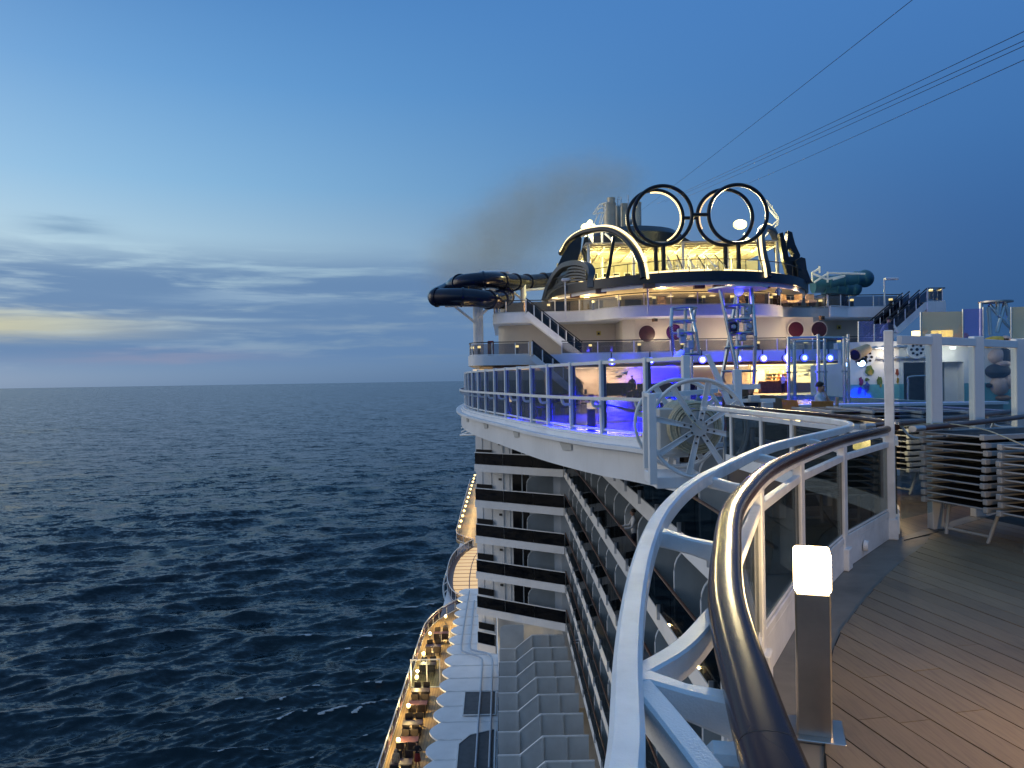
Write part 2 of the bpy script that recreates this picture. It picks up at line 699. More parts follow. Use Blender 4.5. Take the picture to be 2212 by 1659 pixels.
def build_sea():
    npx = 690
    vv = np.concatenate([np.linspace(600, 40, 560), np.linspace(39, 6, 110), np.geomspace(5.5, .55, 20)])
    rr = H / (vv / 769.0)
    dr = np.abs(np.gradient(rr))
    az = np.radians(np.linspace(-44, 4, 780))
    Rg, Ag = np.meshgrid(rr, az, indexing='ij')
    Dg = np.repeat(np.maximum(dr[:, None], (rr * (az[1] - az[0]))[:, None]), len(az), 1)
    X0, Y0 = Rg * np.sin(Ag), Rg * np.cos(Ag)
    X, Y, Z = X0.copy(), Y0.copy(), np.zeros_like(X0)
    nw = 110
    lam = np.geomspace(1.3, 40, nw)
    ph = rng.uniform(0, 2 * PI, nw)
    main = math.radians(104)
    th = main + rng.normal(0, .34, nw) + np.where(rng.random(nw) < .12, .9, 0)
    amp = .0098 * lam ** .86 * (.5 + rng.random(nw)) * np.exp(-(lam / 30.0) ** 3)
    fold = np.zeros_like(X0)
    for l, p, t, a in zip(lam, ph, th, amp):
        k = 2 * PI / l
        att = np.clip((l / Dg - 1.8) / 3.0, 0, 1)
        arg = k * (X0 * math.cos(t) + Y0 * math.sin(t)) + p
        s, c = np.sin(arg), np.cos(arg)
        A = a * att
        Z += A * s
        X += .85 * A * c * math.cos(t)
        Y += .85 * A * c * math.sin(t)
        fold += A * k * s
    # whitecaps: where crests fold, mostly along the ship's side
    near = np.clip(1 - np.abs((X0 + 22) / 26), 0, 1) * np.clip(1 - Rg / 420, 0, 1)
    near = np.clip(near * 2.4, 0, 1)
    q1, q2 = np.quantile(fold[Rg < 300], (.9982, .958))
    foam = np.clip((fold - (q1 + (q2 - q1) * near)) / (.16 * q1), 0, 1) * np.clip(1 - Rg / 700, 0, 1)
    n_r, n_a = X0.shape
    V = np.stack([X, Y, Z + SEA], -1).reshape(-1, 3)
    i = np.arange(n_r - 1)[:, None] * n_a + np.arange(n_a - 1)[None, :]
    Fq = np.stack([i, i + 1, i + n_a + 1, i + n_a], -1).reshape(-1, 4)
    foam = foam.reshape(-1)
    # the rest of the sea, calm sheet all round
    a2 = np.radians(np.linspace(4, 316, 80))
    r2 = np.array([2, 30, 80, 200, 600, 2000, 8000, rr[-1]])
    R2, A2 = np.meshgrid(r2, a2, indexing='ij')
    V2 = np.stack([R2 * np.sin(A2), R2 * np.cos(A2), np.full_like(R2, SEA)], -1).reshape(-1, 3)
    j = np.arange(len(r2) - 1)[:, None] * len(a2) + np.arange(len(a2) - 1)[None, :]
    F2 = np.stack([j, j + 1, j + len(a2) + 1, j + len(a2)], -1).reshape(-1, 4) + len(V)
    V = np.concatenate([V, V2])
    Fq = np.concatenate([Fq, F2])[:, ::-1]
    foam = np.concatenate([foam, np.zeros(len(V2))])
    me = bpy.data.meshes.new('sea')
    me.vertices.add(len(V))
    me.vertices.foreach_set('co', V.astype(np.float32).ravel())
    me.loops.add(Fq.size)
    me.loops.foreach_set('vertex_index', Fq.astype(np.int32).ravel())
    me.polygons.add(len(Fq))
    me.polygons.foreach_set('loop_start', np.arange(0, Fq.size, 4, dtype=np.int32))
    me.polygons.foreach_set('loop_total', np.full(len(Fq), 4, dtype=np.int32))
    me.update(calc_edges=True)
    at_ = me.attributes.new('foam', 'FLOAT', 'POINT')
    at_.data.foreach_set('value', foam.astype(np.float32))
    ac = me.attributes.new('coarse', 'FLOAT', 'POINT')
    cv_ = np.clip((np.log(Dg.reshape(-1)) + .6) / 3.2, 0, 1)
    ac.data.foreach_set('value', np.concatenate([cv_, np.ones(len(V2)) * .6]).astype(np.float32))
    me.shade_smooth()
    m = bpy.data.materials.new('sea_water')
    m.use_nodes = True
    t = NT(m.node_tree)
    b = m.node_tree.nodes['Principled BSDF']
    b.inputs['IOR'].default_value = 1.33
    b.inputs['Specular IOR Level'].default_value = .32
    g = t.n('ShaderNodeNewGeometry').outputs['Position']
    mp = t.n('ShaderNodeMapping')
    t.link(g, mp.inputs[0])
    mp.inputs['Rotation'].default_value = (0, 0, math.radians(-14))
    mp.inputs['Scale'].default_value = (.55, 1.0, 1.0)
    # wavelets finer than the mesh: tilt the surface directly
    nrm = t.n('ShaderNodeNewGeometry').outputs['Normal']
    tot = nrm
    for sc, st in ((.11, .8), (.45, 1.1), (1.7, .8)):
        nz = t.n('ShaderNodeTexNoise')
        t.link(mp.outputs[0], nz.inputs['Vector'])
        nz.inputs['Scale'].default_value = sc
        nz.inputs['Detail'].default_value = 3
        nz.inputs['Roughness'].default_value = .6
        sb = t.n('ShaderNodeVectorMath', operation='SUBTRACT')
        t.link(nz.outputs['Color'], sb.inputs[0])
        sb.inputs[1].default_value = (.5, .5, .5)
        ml = t.n('ShaderNodeVectorMath', operation='MULTIPLY')
        t.link(sb.outputs[0], ml.inputs[0])
        far_ = t.n('ShaderNodeAttribute', attribute_name='coarse')
        t.link(t.vec(t.math('MULTIPLY', t.math('MULTIPLY_ADD', far_.outputs['Fac'], .62, .56), st * 1.1), t.math('MULTIPLY', t.math('MULTIPLY_ADD', far_.outputs['Fac'], .62, .56), st * 1.7), 0.0), ml.inputs[1])
        ad = t.n('ShaderNodeVectorMath', operation='ADD')
        t.link(tot, ad.inputs[0])
        t.link(ml.outputs[0], ad.inputs[1])
        tot = ad.outputs[0]
    nm = t.n('ShaderNodeVectorMath', operation='NORMALIZE')
    t.link(tot, nm.inputs[0])
    t.link(nm.outputs[0], b.inputs['Normal'])
    at2 = t.n('ShaderNodeAttribute', attribute_name='foam')
    fm = t.smooth(t.math('MULTIPLY', at2.outputs['Fac'], t.noise(g, 1.6, 6, .75)), .03, .22)
    pat = t.noise(g, .02, 3, .5)
    wc = t.ramp(pat, [(.3, (.0015, .010, .017)), (.7, (.003, .016, .024))])
    t.link(t.mix(fm, wc, (.42, .47, .5)), b.inputs['Base Color'])
    t.link(t.math('MULTIPLY_ADD', fm, .6, .13), b.inputs['Roughness'])
    me.materials.append(m)
    o = bpy.data.objects.new('sea', me)
    C.objects.link(o)
    tag(o, 'dark blue open sea with low wind waves and a few whitecaps', kind='structure')


build_sea()


# ------------------------------------------------------------------ near deck: border, planks
RAIL = smooth_path([(.27, .1), (.30, .6), (.35, .98), (.42, 1.35), (.52, 1.81), (.68, 2.36), (.88, 2.98), (1.13, 3.58),
                    (1.5, 4.35), (2.02, 5.2), (2.82, 6.35), (3.74, 7.45)], 8)


def rail_at(Y):
    for a, b in zip(RAIL, RAIL[1:]):
        if a.y <= Y <= b.y:
            t = (Y - a.y) / (b.y - a.y)
            return a + (b - a) * t, (b - a).normalized()
    return (RAIL[-1], (RAIL[-1] - RAIL[-2]).normalized())


SEAM = smooth_path([(.74, -.6), (.8, .5), (.92, 1.4), (1.04, 2.2), (1.2, 2.9), (1.43, 3.46), (1.82, 4.32), (2.29, 5.07), (3.15, 6.23), (3.9, 7.12), (4.2, 7.56)], 8)


def seam_x(Y):
    if Y <= SEAM[0].y:
        return SEAM[0].x
    for a, b in zip(SEAM, SEAM[1:]):
        if a.y <= Y <= b.y:
            return a.x + (b.x - a.x) * (Y - a.y) / (b.y - a.y)
    return 1e9


SCREEN = [Vector(p) for p in ((3.8, 7.42), (4.42, 7.85), (5.25, 8.48), (6.3, 9.35), (7.4, 10.3))]


def screen_y(x):
    for a, b in zip(SCREEN, SCREEN[1:]):
        if x <= b.x or b is SCREEN[-1]:
            return a.y + (b.y - a.y) * (x - a.x) / (b.x - a.x)


mb = MB()
bord = [(p.x - .06, p.y) for p in [Vector((.25, -1.2))] + RAIL] + [(p.x, p.y) for p in reversed(SCREEN[:1])]
mb.prism(bord + [(9, 11.6), (9, -1.2)], -.35, 0)
deck0 = mb.build('lookout_deck', 'rubber_grey', smooth=0)
tag(deck0, 'dark rubber surfaced lookout deck with a curved outer edge', kind='structure')

pl = tag(bpy.data.objects.new('teak_deck', None), kind='structure', label='brown planked deck laid in long narrow boards')
C.objects.link(pl)
m = bpy.data.materials.new('deck_board')
m.use_nodes = True
t = NT(m.node_tree)
b = m.node_tree.nodes['Principled BSDF']
oi = t.n('ShaderNodeObjectInfo')
g = t.n('ShaderNodeTexCoord').outputs['Object']
mp = t.n('ShaderNodeMapping')
t.link(g, mp.inputs[0])
mp.inputs['Rotation'].default_value = (0, 0, math.radians(-10.4))
mp.inputs['Scale'].default_value = (26, 1.6, 1)
gr = t.noise(mp.outputs[0], 2.2, 5, .6)
base = t.ramp(oi.outputs['Random'], [(0, (.20, .142, .082)), (.5, (.24, .172, .10)), (1, (.27, .195, .116))])
base = t.mix(t.math('MULTIPLY', t.smooth(gr, .4, .75), .5), base, (.10, .066, .042))
dirt = t.noise(g, 1.1, 5, .65)
base = t.mix(t.math('MULTIPLY', t.smooth(dirt, .5, .75), .35), base, (.07, .06, .05))
t.link(base, b.inputs['Base Color'])
t.link(t.math('MULTIPLY_ADD', dirt, .25, .38), b.inputs['Roughness'])
bp = t.n('ShaderNodeBump')
bp.inputs['Strength'].default_value = .25
bp.inputs['Distance'].default_value = .004
t.link(gr, bp.inputs['Height'])
t.link(bp.outputs[0], b.inputs['Normal'])
M['deck_board'] = m

mb = MB()
mb.prism([(p.x + .004, p.y) for p in SEAM] + [(p.x, p.y - .12) for p in SCREEN] + [(8.5, 10.9), (8.5, -.6)], .002, .008)
o = mb.build('caulking', 'caulk', pl, smooth=0)
dv, pv = Vector((-.18, .984)).normalized(), Vector((.984, .18)).normalized()


def plank_end(s):
    tt = -.4 - s * .0
    p = pv * s + dv * tt
    while tt < 11:
        p = pv * s + dv * tt
        if p.y > 7.54:
            if p.x < 4.1 or p.y > screen_y(p.x) - .16:
                break
        elif p.x < seam_x(p.y) + .016 or (p.x > 4.1 and p.y > screen_y(p.x) - .16):
            break
        tt += .02
    return tt


k = 0
npl = 0
PW = .163
s = .9
while s < 6.6:
    e0, e1 = plank_end(s + .004), plank_end(s + PW - .004)
    cuts = [-.4]
    q = -.4 + random.uniform(.5, 2.4)
    while q < max(e0, e1) - .3:
        cuts.append(q)
        q += random.uniform(1.9, 2.6)
    cuts.append(None)
    if max(e0, e1) > 0:
        for c0, c1 in zip(cuts, cuts[1:]):
            a0 = a1 = c0 + .002
            b0, b1 = (e0, e1) if c1 is None else (c1 - .002, c1 - .002)
            if b0 - a0 < .02 or b1 - a1 < .02:
                continue
            P4 = [pv * (s + .004) + dv * a0, pv * (s + PW - .004) + dv * a1, pv * (s + PW - .004) + dv * b1, pv * (s + .004) + dv * b0]
            if max(p.y for p in P4) < .9 or min(p.x / max(p.y, .2) for p in P4) > .85:
                continue
            mb = MB()
            mb.prism([(p.x, p.y) for p in P4], .008, .013 + random.uniform(-.0012, .0012))
            mb.build('plank', 'deck_board', pl, smooth=0)
            npl += 1
    s += PW
print('planks', npl)

# ------------------------------------------------------------------ curved balustrade by the camera
cb = thing('curved_balustrade', 'curved white balustrade with dark varnished wooden handrail and white outer rail', 'balustrade', (1.5, 4.35, 0), world=True)
HZ = 1.065


def rounded(wd, ht, n=20, e=2.6):
    out = []
    for i in range(n):
        a = 2 * PI * i / n
        c, s_ = math.cos(a), math.sin(a)
        out.append((wd / 2 * math.copysign(abs(c) ** (2 / e), c), ht / 2 * math.copysign(abs(s_) ** (2 / e), s_)))
    return out


path = [Vector((p.x, p.y, HZ)) for p in smooth_path([Vector(q) for q in RAIL[::4]] + ([RAIL[-1]] if len(RAIL) % 4 != 1 else []), 16)]
path[-1:] = [path[-1], path[-1] + Vector((.05, .06, 0))]
mb = MB()
mb.sweep(rounded(.088, .066, 44, 2.7), path)
hr = mb.build('handrail', 'varnished_wood', cb, smooth=60)
for Y in (1.08, 2.2, 4.75):
    p, d = rail_at(Y)
    p3, d3 = Vector((p.x, p.y, HZ)), Vector((d.x, d.y, 0))
    mb = MB()
    mb.sweep(rounded(.0886, .0666, 28, 2.7), [p3 - d3 * .0012, p3 + d3 * .0012])
    mb.build('joint', 'caulk', hr, smooth=60)
mb = MB()
mb.sweep([(-.028, -.012), (.028, -.012), (.028, .012), (-.028, .012)], [Vector((p.x, p.y, HZ - .046)) for p in RAIL])
mb.build('rail_carrier', 'near_white_paint', cb)
OUT = smooth_path([(.03, .1), (.07, .6), (.16, 1.05), (.21, 1.35), (.28, 1.71), (.39, 2.19), (.55, 2.77), (.76, 3.36), (1.0, 3.9), (1.38, 4.62),
                   (1.95, 5.62), (2.62, 6.52), (3.22, 7.3), (3.6, 7.95), (3.74, 8.7), (3.72, 9.5), (3.66, 10.4), (3.6, 11.7), (3.52, 13.2)], 8)
mb = MB()
q_ = .052
mb.sweep([(-q_ / 2, -.028), (-q_ / 2 + .006, -.034), (q_ / 2 - .006, -.034), (q_ / 2, -.028), (q_ / 2, .022), (q_ / 2 - .008, .03), (-q_ / 2 + .008, .03), (-q_ / 2, .022)],
         [Vector((p.x, p.y, 1.07)) for p in smooth_path([Vector(q) for q in OUT[::4]], 12)])
mb.build('outer_rail', 'near_white_paint', cb, smooth=28)


def out_at(p, d):
    """point of the outer rail abreast of a handrail point"""
    n = Vector((-d.y, d.x))
    best = min(OUT, key=lambda q: abs((q - p).dot(d)) + (0 if (q - p).dot(n) > 0 else 9))
    return best


POSTS = [.25, 1.36, 2.6, 3.95, 5.1, 6.28, 7.43]
pp = []
for i, Y in enumerate(POSTS):
    p, d = rail_at(Y)
    pp.append((p, d))
    n = Vector((-d.y, d.x))
    a = math.atan2(d.y, d.x)
    mb = MB()
    last = i == len(POSTS) - 1
    if last:
        mb.box(p.x + .02, p.y, 1.01, .14, .085, 2.02, a + .25)
        mb.box(p.x + .02, p.y, .1, .17, .13, .2, a + .25)
    else:
        mb.box(p.x, p.y, .52, .105, .06, 1.0, a)
        mb.box(p.x, p.y, .09, .135, .12, .18, a)
    mb.build('post', 'near_white_paint', cb, bevel=.008)
    if not last:
        o_ = out_at(p, d)
        a3 = Vector((p.x, p.y, 1.0))
        b3 = Vector((o_.x, o_.y, 1.055))
        mid = a3.lerp(b3, .5)
        e3 = Vector((d.x, d.y, 0))
        mb = MB()
        sec = []
        for f, hw, hh in ((0, .045, .05), (.18, .026, .034), (.5, .021, .028), (.8, .026, .03), (1, .055, .026)):
            c3 = a3.lerp(b3, f)
            sec.append([c3 + e3 * sx * hw + Vector((0, 0, sz * hh - .012)) for sx, sz in ((-1, -1), (1, -1), (1, 1), (-1, 1))])
        vs = [v for s4 in sec for v in s4]
        fs = []
        for j in range(len(sec) - 1):
            for q in range(4):
                r = (q + 1) % 4
                fs.append((4 * j + q, 4 * j + r, 4 * j + 4 + r, 4 * j + 4 + q))
        fs += [(3, 2, 1, 0), tuple(4 * len(sec) - 4 + q for q in range(4))]
        mb.add(vs, fs)
        mb.build('bracket', 'near_white_paint', cb, bevel=.006)
        if i == 1:
            for dY in (.52, -.42):
                p2, d2 = rail_at(Y + dY)
                bend = [Vector((p2.x - d2.y * .03, p2.y + .0, 1.0)), Vector(((p2.x + o_.x) / 2 - .015 * d.y, (p2.y + o_.y) / 2 - .05 * math.copysign(1, dY), 1.02)), Vector((o_.x + .01, o_.y, 1.035))]
                mb = MB()
                mb.sweep([(-.022, -.03), (.022, -.03), (.022, .03), (-.022, .03)], smooth_path(bend, 6))
                mb.build('brace', 'near_white_paint', cb, bevel=.005)
            mb = MB()
            mb.box(p.x - .055, p.y - .15, .93, .07, .11, .16, a)
            for zz in (.89, .96):
                mb.cyl((p.x - .10, p.y - .2, zz), (p.x - .075, p.y - .16, zz), .014, seg=10)
            mb.build('bolted_clamp', 'near_white_paint', cb, bevel=.012)
for (p, d), (q, e) in zip(pp, pp[1:]):
    seg = (q - p)
    L = seg.length
    u_ = seg / L
    A, B = p + u_ * .053, q - u_ * .053
    mb = MB()
    mb.beam((A.x, A.y, .58), (B.x, B.y, .58), .012, .62)
    mb.build('glass_pane', 'glass_near', cb, smooth=0)
    mb = MB()
    mb.beam((A.x, A.y, .915), (B.x, B.y, .915), .045, .05)
    mb.build('top_bar', 'near_white_paint', cb, bevel=.004)
    mb = MB()
    mb.beam((A.x, A.y, .245), (B.x, B.y, .245), .04, .05)
    mb.beam((A.x, A.y, .285), (B.x, B.y, .285), .02, .022)
    mb.build('bottom_bar', 'near_white_paint', cb, bevel=.004)
    mb = MB()
    A2, B2 = p + u_ * .068, q - u_ * .068
    mb.beam((A2.x, A2.y, .11), (B2.x, B2.y, .11), .035, .219)
    cm_ = mb.build('coaming', 'near_white_paint', cb, bevel=.005)
(p, d) = pp[5]
q = pp[6][0]
f = p.lerp(q, .35)
mb = MB()
n2 = Vector(((q - p).y, -(q - p).x)).normalized()
fc = f + n2 * .03
mb.cyl((fc.x, fc.y, .105), (fc.x + n2.x * .035, fc.y + n2.y * .035, .105), .05, .045, seg=14)
mb.build('round_scupper', 'near_white_paint', cb)

# ------------------------------------------------------------------ bollard lamps
def make_bollard(label, loc, rz, head='lamp_near', energy=0.0, cap=False, group='bollard lamps on the open decks'):
    t_ = thing('bollard_lamp', label, 'lamp', loc, rz, group)
    mb = MB()
    mb.box(0, 0, .325, .146, .146, .63)
    mb.build('lamp_post', 'dark_steel', t_, bevel=.006)
    mb = MB()
    mb.box(0, 0, .732, .155, .155, .18)
    mb.build('lamp_head', head, t_, bevel=.016, bseg=3)
    mb = MB()
    mb.box(0, 0, .008, .25, .25, .014)
    mb.build('base_plate', 'dark_steel', t_, bevel=.003)
    if cap:
        mb = MB()
        mb.box(0, 0, .855, .24, .24, .022)
        mb.build('lamp_cap', 'dark_steel', t_, bevel=.004)
    return t_


make_bollard('bright square bollard lamp on the near deck beside the wooden handrail', (1.365, 3.42, .0), -.34)
make_bollard('square bollard lamp on the near deck, off to the right of the planks', (3.1, 2.75, .0), -.3)
lamp('POINT', 'bollard_glow', (3.02, 2.62, .95), 85, (1, .66, .33), .12)
far_b = make_bollard('square bollard lamp behind the glass pane next to the tall white post', (4.55, 9.75, .0), .3, 'lamp_warm')
lamp('POINT', 'bollard_glow', (4.75, 9.55, .95), 26, (1, .7, .34), .1)

# ------------------------------------------------------------------ stacks of loungers
def lounger_parts(t_, legs):
    L, Wd = 1.88, .70
    for sy in (-1, 1):
        mb = MB()
        mb.box(L / 2, sy * (Wd / 2), .03, L, .032, .046)
        mb.build('side_rail', 'alu_white', t_, bevel=.005)
    for x in (.028, L - .028):
        mb = MB()
        mb.cyl((x - .02, -Wd / 2 + .02, .034), (x - .02, Wd / 2 - .02, .034), .0085, seg=8)
        mb.build('end_bar', 'alu_white', t_)
    mb = MB()
    mb.box(L / 2, 0, .036, L - .06, Wd - .036, .008)
    mb.build('sling', 'black_sling', t_)
    mb = MB()
    mb.box(.0, -Wd / 2, .031, .055, .05, .054)
    c0 = mb.build('corner_cap', 'alu_white', t_, bevel=.007)
    mb = MB()
    mb.box(.0, Wd / 2, .031, .055, .05, .054)
    mb.build('corner_cap', 'alu_white', t_, bevel=.007)
    if legs:
        for x in (.24, L - .3):
            mb = MB()
            for sy in (-1, 1):
                mb.cyl((x, sy * (Wd / 2 - .07), .02), (x - .1, sy * (Wd / 2 - .12), -.305), .017, seg=8)
            mb.cyl((x - .08, -(Wd / 2 - .115), -.245), (x - .08, Wd / 2 - .115, -.245), .015, seg=8)
            mb.build('leg_frame', 'alu_white', t_)


mat('alu_white', (.36, .36, .355), .4, var=.08, scale=6)
lt = thing('sun_lounger', 'black lounger', 'sun lounger', (0, 0, 0), 0, 'black mesh sun loungers in stacks')
lounger_parts(lt, False)
lb = thing('sun_lounger', 'black lounger', 'sun lounger', (0, 0, 0), 0, 'black mesh sun loungers in stacks')
lounger_parts(lb, True)
ORD = ['lowest', 'second from the bottom', 'third from the bottom', 'fourth from the bottom', 'fifth from the bottom', 'fifth from the top', 'fourth from the top',
       'third from the top', 'second from the top', 'topmost']
used_l = set()


def stack(ox, oy, ang, n, where, pitch=.0735, z0=.315, flip=0, only_from=0):
    for k in range(n):
        a = ang + random.uniform(-.022, .022)
        j = random.uniform(-.018, .018)
        src = lb if k == 0 else lt
        name = ORD[k] if n == 10 else (ORD[k] if k < n - 4 and k < 5 else ORD[10 - (n - k)])
        lab = f'black sun lounger, {name} in {where}'
        loc = (ox + math.cos(ang) * j, oy + math.sin(ang) * j, z0 + k * pitch)
        if src not in used_l:
            used_l.add(src)
            src.location, src.rotation_euler = loc, (0, 0, a)
            src['label'] = lab
        else:
            copy_tree(src, loc, a, lab)


ANG = math.atan2(.27, .96)
stack(4.26, 7.26, ANG, 10, 'the tall stack beside the white post')
stack(4.48, 6.42, ANG, 9, 'the stack cut off by the frame edge')
stack(5.1, 10.2, ANG + .05, 9, 'the stack seen just behind the white post', z0=.315)

# a cord tied over the stacks
mb = MB()
cp = [at(1942, 922, 8.0), at(2030, 929, 7.75), at(2118, 934, 7.3), at(2165, 955, 6.9), at(2225, 968, 6.7)]
cp[1].z, cp[2].z, cp[3].z = 1.09, 1.06, 1.02
mb.tube(smooth_path(cp, 5), .006, 6)
tag(mb.build('tie_cord', 'rope'), 'thin pale cord tied across the tops of the lounger stacks', 'cord')

# ------------------------------------------------------------------ white glass screen on the right
sc = thing('glass_windbreak', 'white framed glass windbreak behind the near lounger stacks', 'windbreak', (*SCREEN[0], 0), world=True)
for i, p in enumerate(SCREEN):
    if i == 0:
        continue
    d = (SCREEN[min(i + 1, 4)] - SCREEN[i - 1]).normalized()
    mb = MB()
    mb.box(p.x, p.y, 1.0, .13, .09, 2.0, math.atan2(d.y, d.x) - .5)
    mb.box(p.x + .1 * d.x, p.y + .1 * d.y, 1.0, .07, .05, 1.98, math.atan2(d.y, d.x))
    mb.build('post', 'white_paint', sc, bevel=.006)
for a, b_ in zip(SCREEN, SCREEN[1:]):
    u_ = (b_ - a).normalized()
    A, B = a + u_ * .08, b_ - u_ * .06
    mb = MB()
    mb.beam((A.x, A.y, 1.93), (B.x, B.y, 1.93), .05, .085)
    mb.build('top_beam', 'white_paint', sc, bevel=.004)
    mb = MB()
    mb.beam((A.x, A.y, 1.03), (B.x, B.y, 1.03), .012, 1.7)
    mb.build('glass_pane', 'glass_clear', sc, smooth=0)
for off, z_ in ((-.16, 1.07), (.34, 1.07)):
    pth = []
    for i, p in enumerate(SCREEN):
        d = (SCREEN[min(i + 1, 4)] - SCREEN[max(i - 1, 0)]).normalized()
        n = Vector((-d.y, d.x))
        q = p + n * off
        pth.append((q.x, q.y, z_))
    pth = smooth_path(pth, 4)
    mb = MB()
    mb.sweep(rounded(.075, .055, 14, 2.4), pth[1:])
    h_ = mb.build('handrail', 'rail_brown', sc, smooth=60)
    mb = MB()
    mb.sweep(rounded(.077, .057, 14, 2.4), [Vector(pth[0]), Vector(pth[1])])
    mb.build('end_cap', 'alu', sc, smooth=60)
    for i in (1, 2, 3):
        p = SCREEN[i]
        d = (SCREEN[i + 1] - SCREEN[i - 1]).normalized()
        n = Vector((-d.y, d.x))
        q = p + n * off
        mb = MB()
        mb.tube(smooth_path([(p.x + n.x * .05 * math.copysign(1, off), p.y + n.y * .05 * math.copysign(1, off), .92), (p.x + n.x * off * .7, p.y + n.y * off * .7, .93), (q.x, q.y, z_ - .03)], 4), .014, 8)
        mb.build('rail_hook', 'alu', sc)

# ------------------------------------------------------------------ balustrade of the recessed side beyond the tall post
fb = thing('side_balustrade', 'low white balustrade with wooden rail running forward from the tall white post', 'balustrade', (4.2, 10.5, 0), world=True)
FW = smooth_path([(3.9, 7.62), (4.2, 8.3), (4.3, 9.3), (4.22, 10.6), (4.1, 12.2), (4.0, 13.8)], 6)
mb = MB()
mb.sweep(rounded(.08, .06, 16, 2.5), [Vector((p.x, p.y, HZ)) for p in FW])
mb.build('handrail', 'varnished_wood', fb, smooth=60)
for Y in (8.4, 9.7, 11.0, 12.3, 13.6):
    p = min(FW, key=lambda q: abs(q.y - Y))
    mb = MB()
    mb.box(p.x, p.y, .515, .06, .1, 1.02)
    mb.beam((p.x - .02, p.y, .98), (p.x - .53, p.y, 1.04), .05, .06)
    mb.build('post', 'white_paint', fb, bevel=.005)
mb = MB()
mb.strip([(p.x, p.y) for p in FW], .0, .2, .05)
mb.build('coaming', 'white_paint', fb)
mb = MB()
mb.strip([(p.x, p.y) for p in FW], .88, .94, .045)
mb.build('top_bar', 'white_paint', fb)
mb = MB()
mb.strip([(p.x, p.y) for p in FW], .2, .88, .012)
mb.build('glass_pane', 'glass_near', fb)

# ------------------------------------------------------------------ pool deck and its overhanging edge
EDGE = smooth_path([(4.1, 17.5), (3.42, 19.3), (2.62, 21), (1.42, 24.8), (.3, 29.8), (-.75, 34.4), (-1.65, 39.2), (-2.2, 44), (-2.5, 50), (-2.5, 57), (-2.5, 62)], 8)
m = bpy.data.materials.new('pool_deck_boards')
m.use_nodes = True
t = NT(m.node_tree)
b = m.node_tree.nodes['Principled BSDF']
g = t.n('ShaderNodeTexCoord').outputs['Object']
sp = t.n('ShaderNodeSeparateXYZ')
t.link(g, sp.inputs[0])
fr = t.math('FRACT', t.math('DIVIDE', sp.outputs[0], .16))
gap = t.math('SUBTRACT', 1.0, t.smooth(t.math('ABSOLUTE', t.math('SUBTRACT', fr, .5)), .44, .48))
gn = t.noise(g, 1.4, 5, .6)
bc = t.ramp(gn, [(.3, (.075, .05, .034)), (.7, (.125, .085, .055))])
t.link(t.mix(gap, (.012, .01, .01), bc), b.inputs['Base Color'])
t.link(t.math('MULTIPLY_ADD', gn, .3, .22), b.inputs['Roughness'])
M['pool_deck_boards'] = m
mb = MB()
out = [(p.x, p.y) for p in FW] + [(5.2, 13.8), (5.2, 17.5)] + [(p.x, p.y) for p in EDGE]
out += [(-2.5, 80), (46, 80), (46, 12.0), (9.0, 11.62)] + [(p.x + .02, p.y + .03) for p in reversed(SCREEN[1:])] + [(3.87, 7.5)]
mb.prism(out, -.35, -.004)
tag(mb.build('pool_deck', 'pool_deck_boards', smooth=0), 'wide planked open deck with the pool and bar', kind='structure')

ov = thing('deck_overhang', 'broad white overhanging deck edge with a gutter lip above the balconies', 'deck edge', (1.4, 24.8, -.5), world=True)


def offset(path, o):
    res = []
    n = len(path)
    for i, p in enumerate(path):
        a, b_ = path[max(0, i - 1)], path[min(n - 1, i + 1)]
        d = Vector((b_.x - a.x, b_.y - a.y)).normalized()
        res.append(Vector((p.x - d.y * o, p.y + d.x * o)))
    return res


E2 = [p for p in EDGE if p.y > 17.4]
mb = MB()
mb.strip([(p.x, p.y) for p in offset(E2, .18)], -1.0, .02, .1)
mb.build('fascia', 'hull_white', ov)
mb = MB()
mb.sweep([(-.28, -.05), (.0, -.12), (.0, .03), (-.22, .07), (-.28, .05)], [Vector((p.x, p.y, -.16)) for p in offset(E2, .24)])
mb.build('gutter_lip', 'hull_white', ov, smooth=50)
mb = MB()
mb.strip([(p.x, p.y) for p in offset(E2, .05)], -.01, .1, .16)
mb.build('kerb', 'white_paint', ov)
mb = MB()
inner = [(9, 62), (9, 17.4)]
mb.prism([(p.x, p.y) for p in offset(E2, .1)] + inner, -.95, -.36)
mb.build('soffit_slab', 'hull_white', ov, smooth=0)
pts = resample(offset(E2, .245), 5.6)
for i, p in enumerate(pts[1:8]):
    k_ = min(range(len(E2)), key=lambda j: (E2[j] - p).length)
    d = (E2[min(k_ + 1, len(E2) - 1)] - E2[max(k_ - 1, 0)]).normalized()
    mb = MB()
    A = Vector((p.x, p.y, -.3))
    d3 = Vector((d.x, d.y, 0))
    mb.plate([A - d3 * .45, A + d3 * .45, A + d3 * .2 + Vector((0, 0, -.22)), A - d3 * .45 + Vector((0, 0, -.16))], Vector((-d.y, d.x, 0)) * .03)
    mb.build('scupper_plate', 'grey_panel', ov, smooth=0)

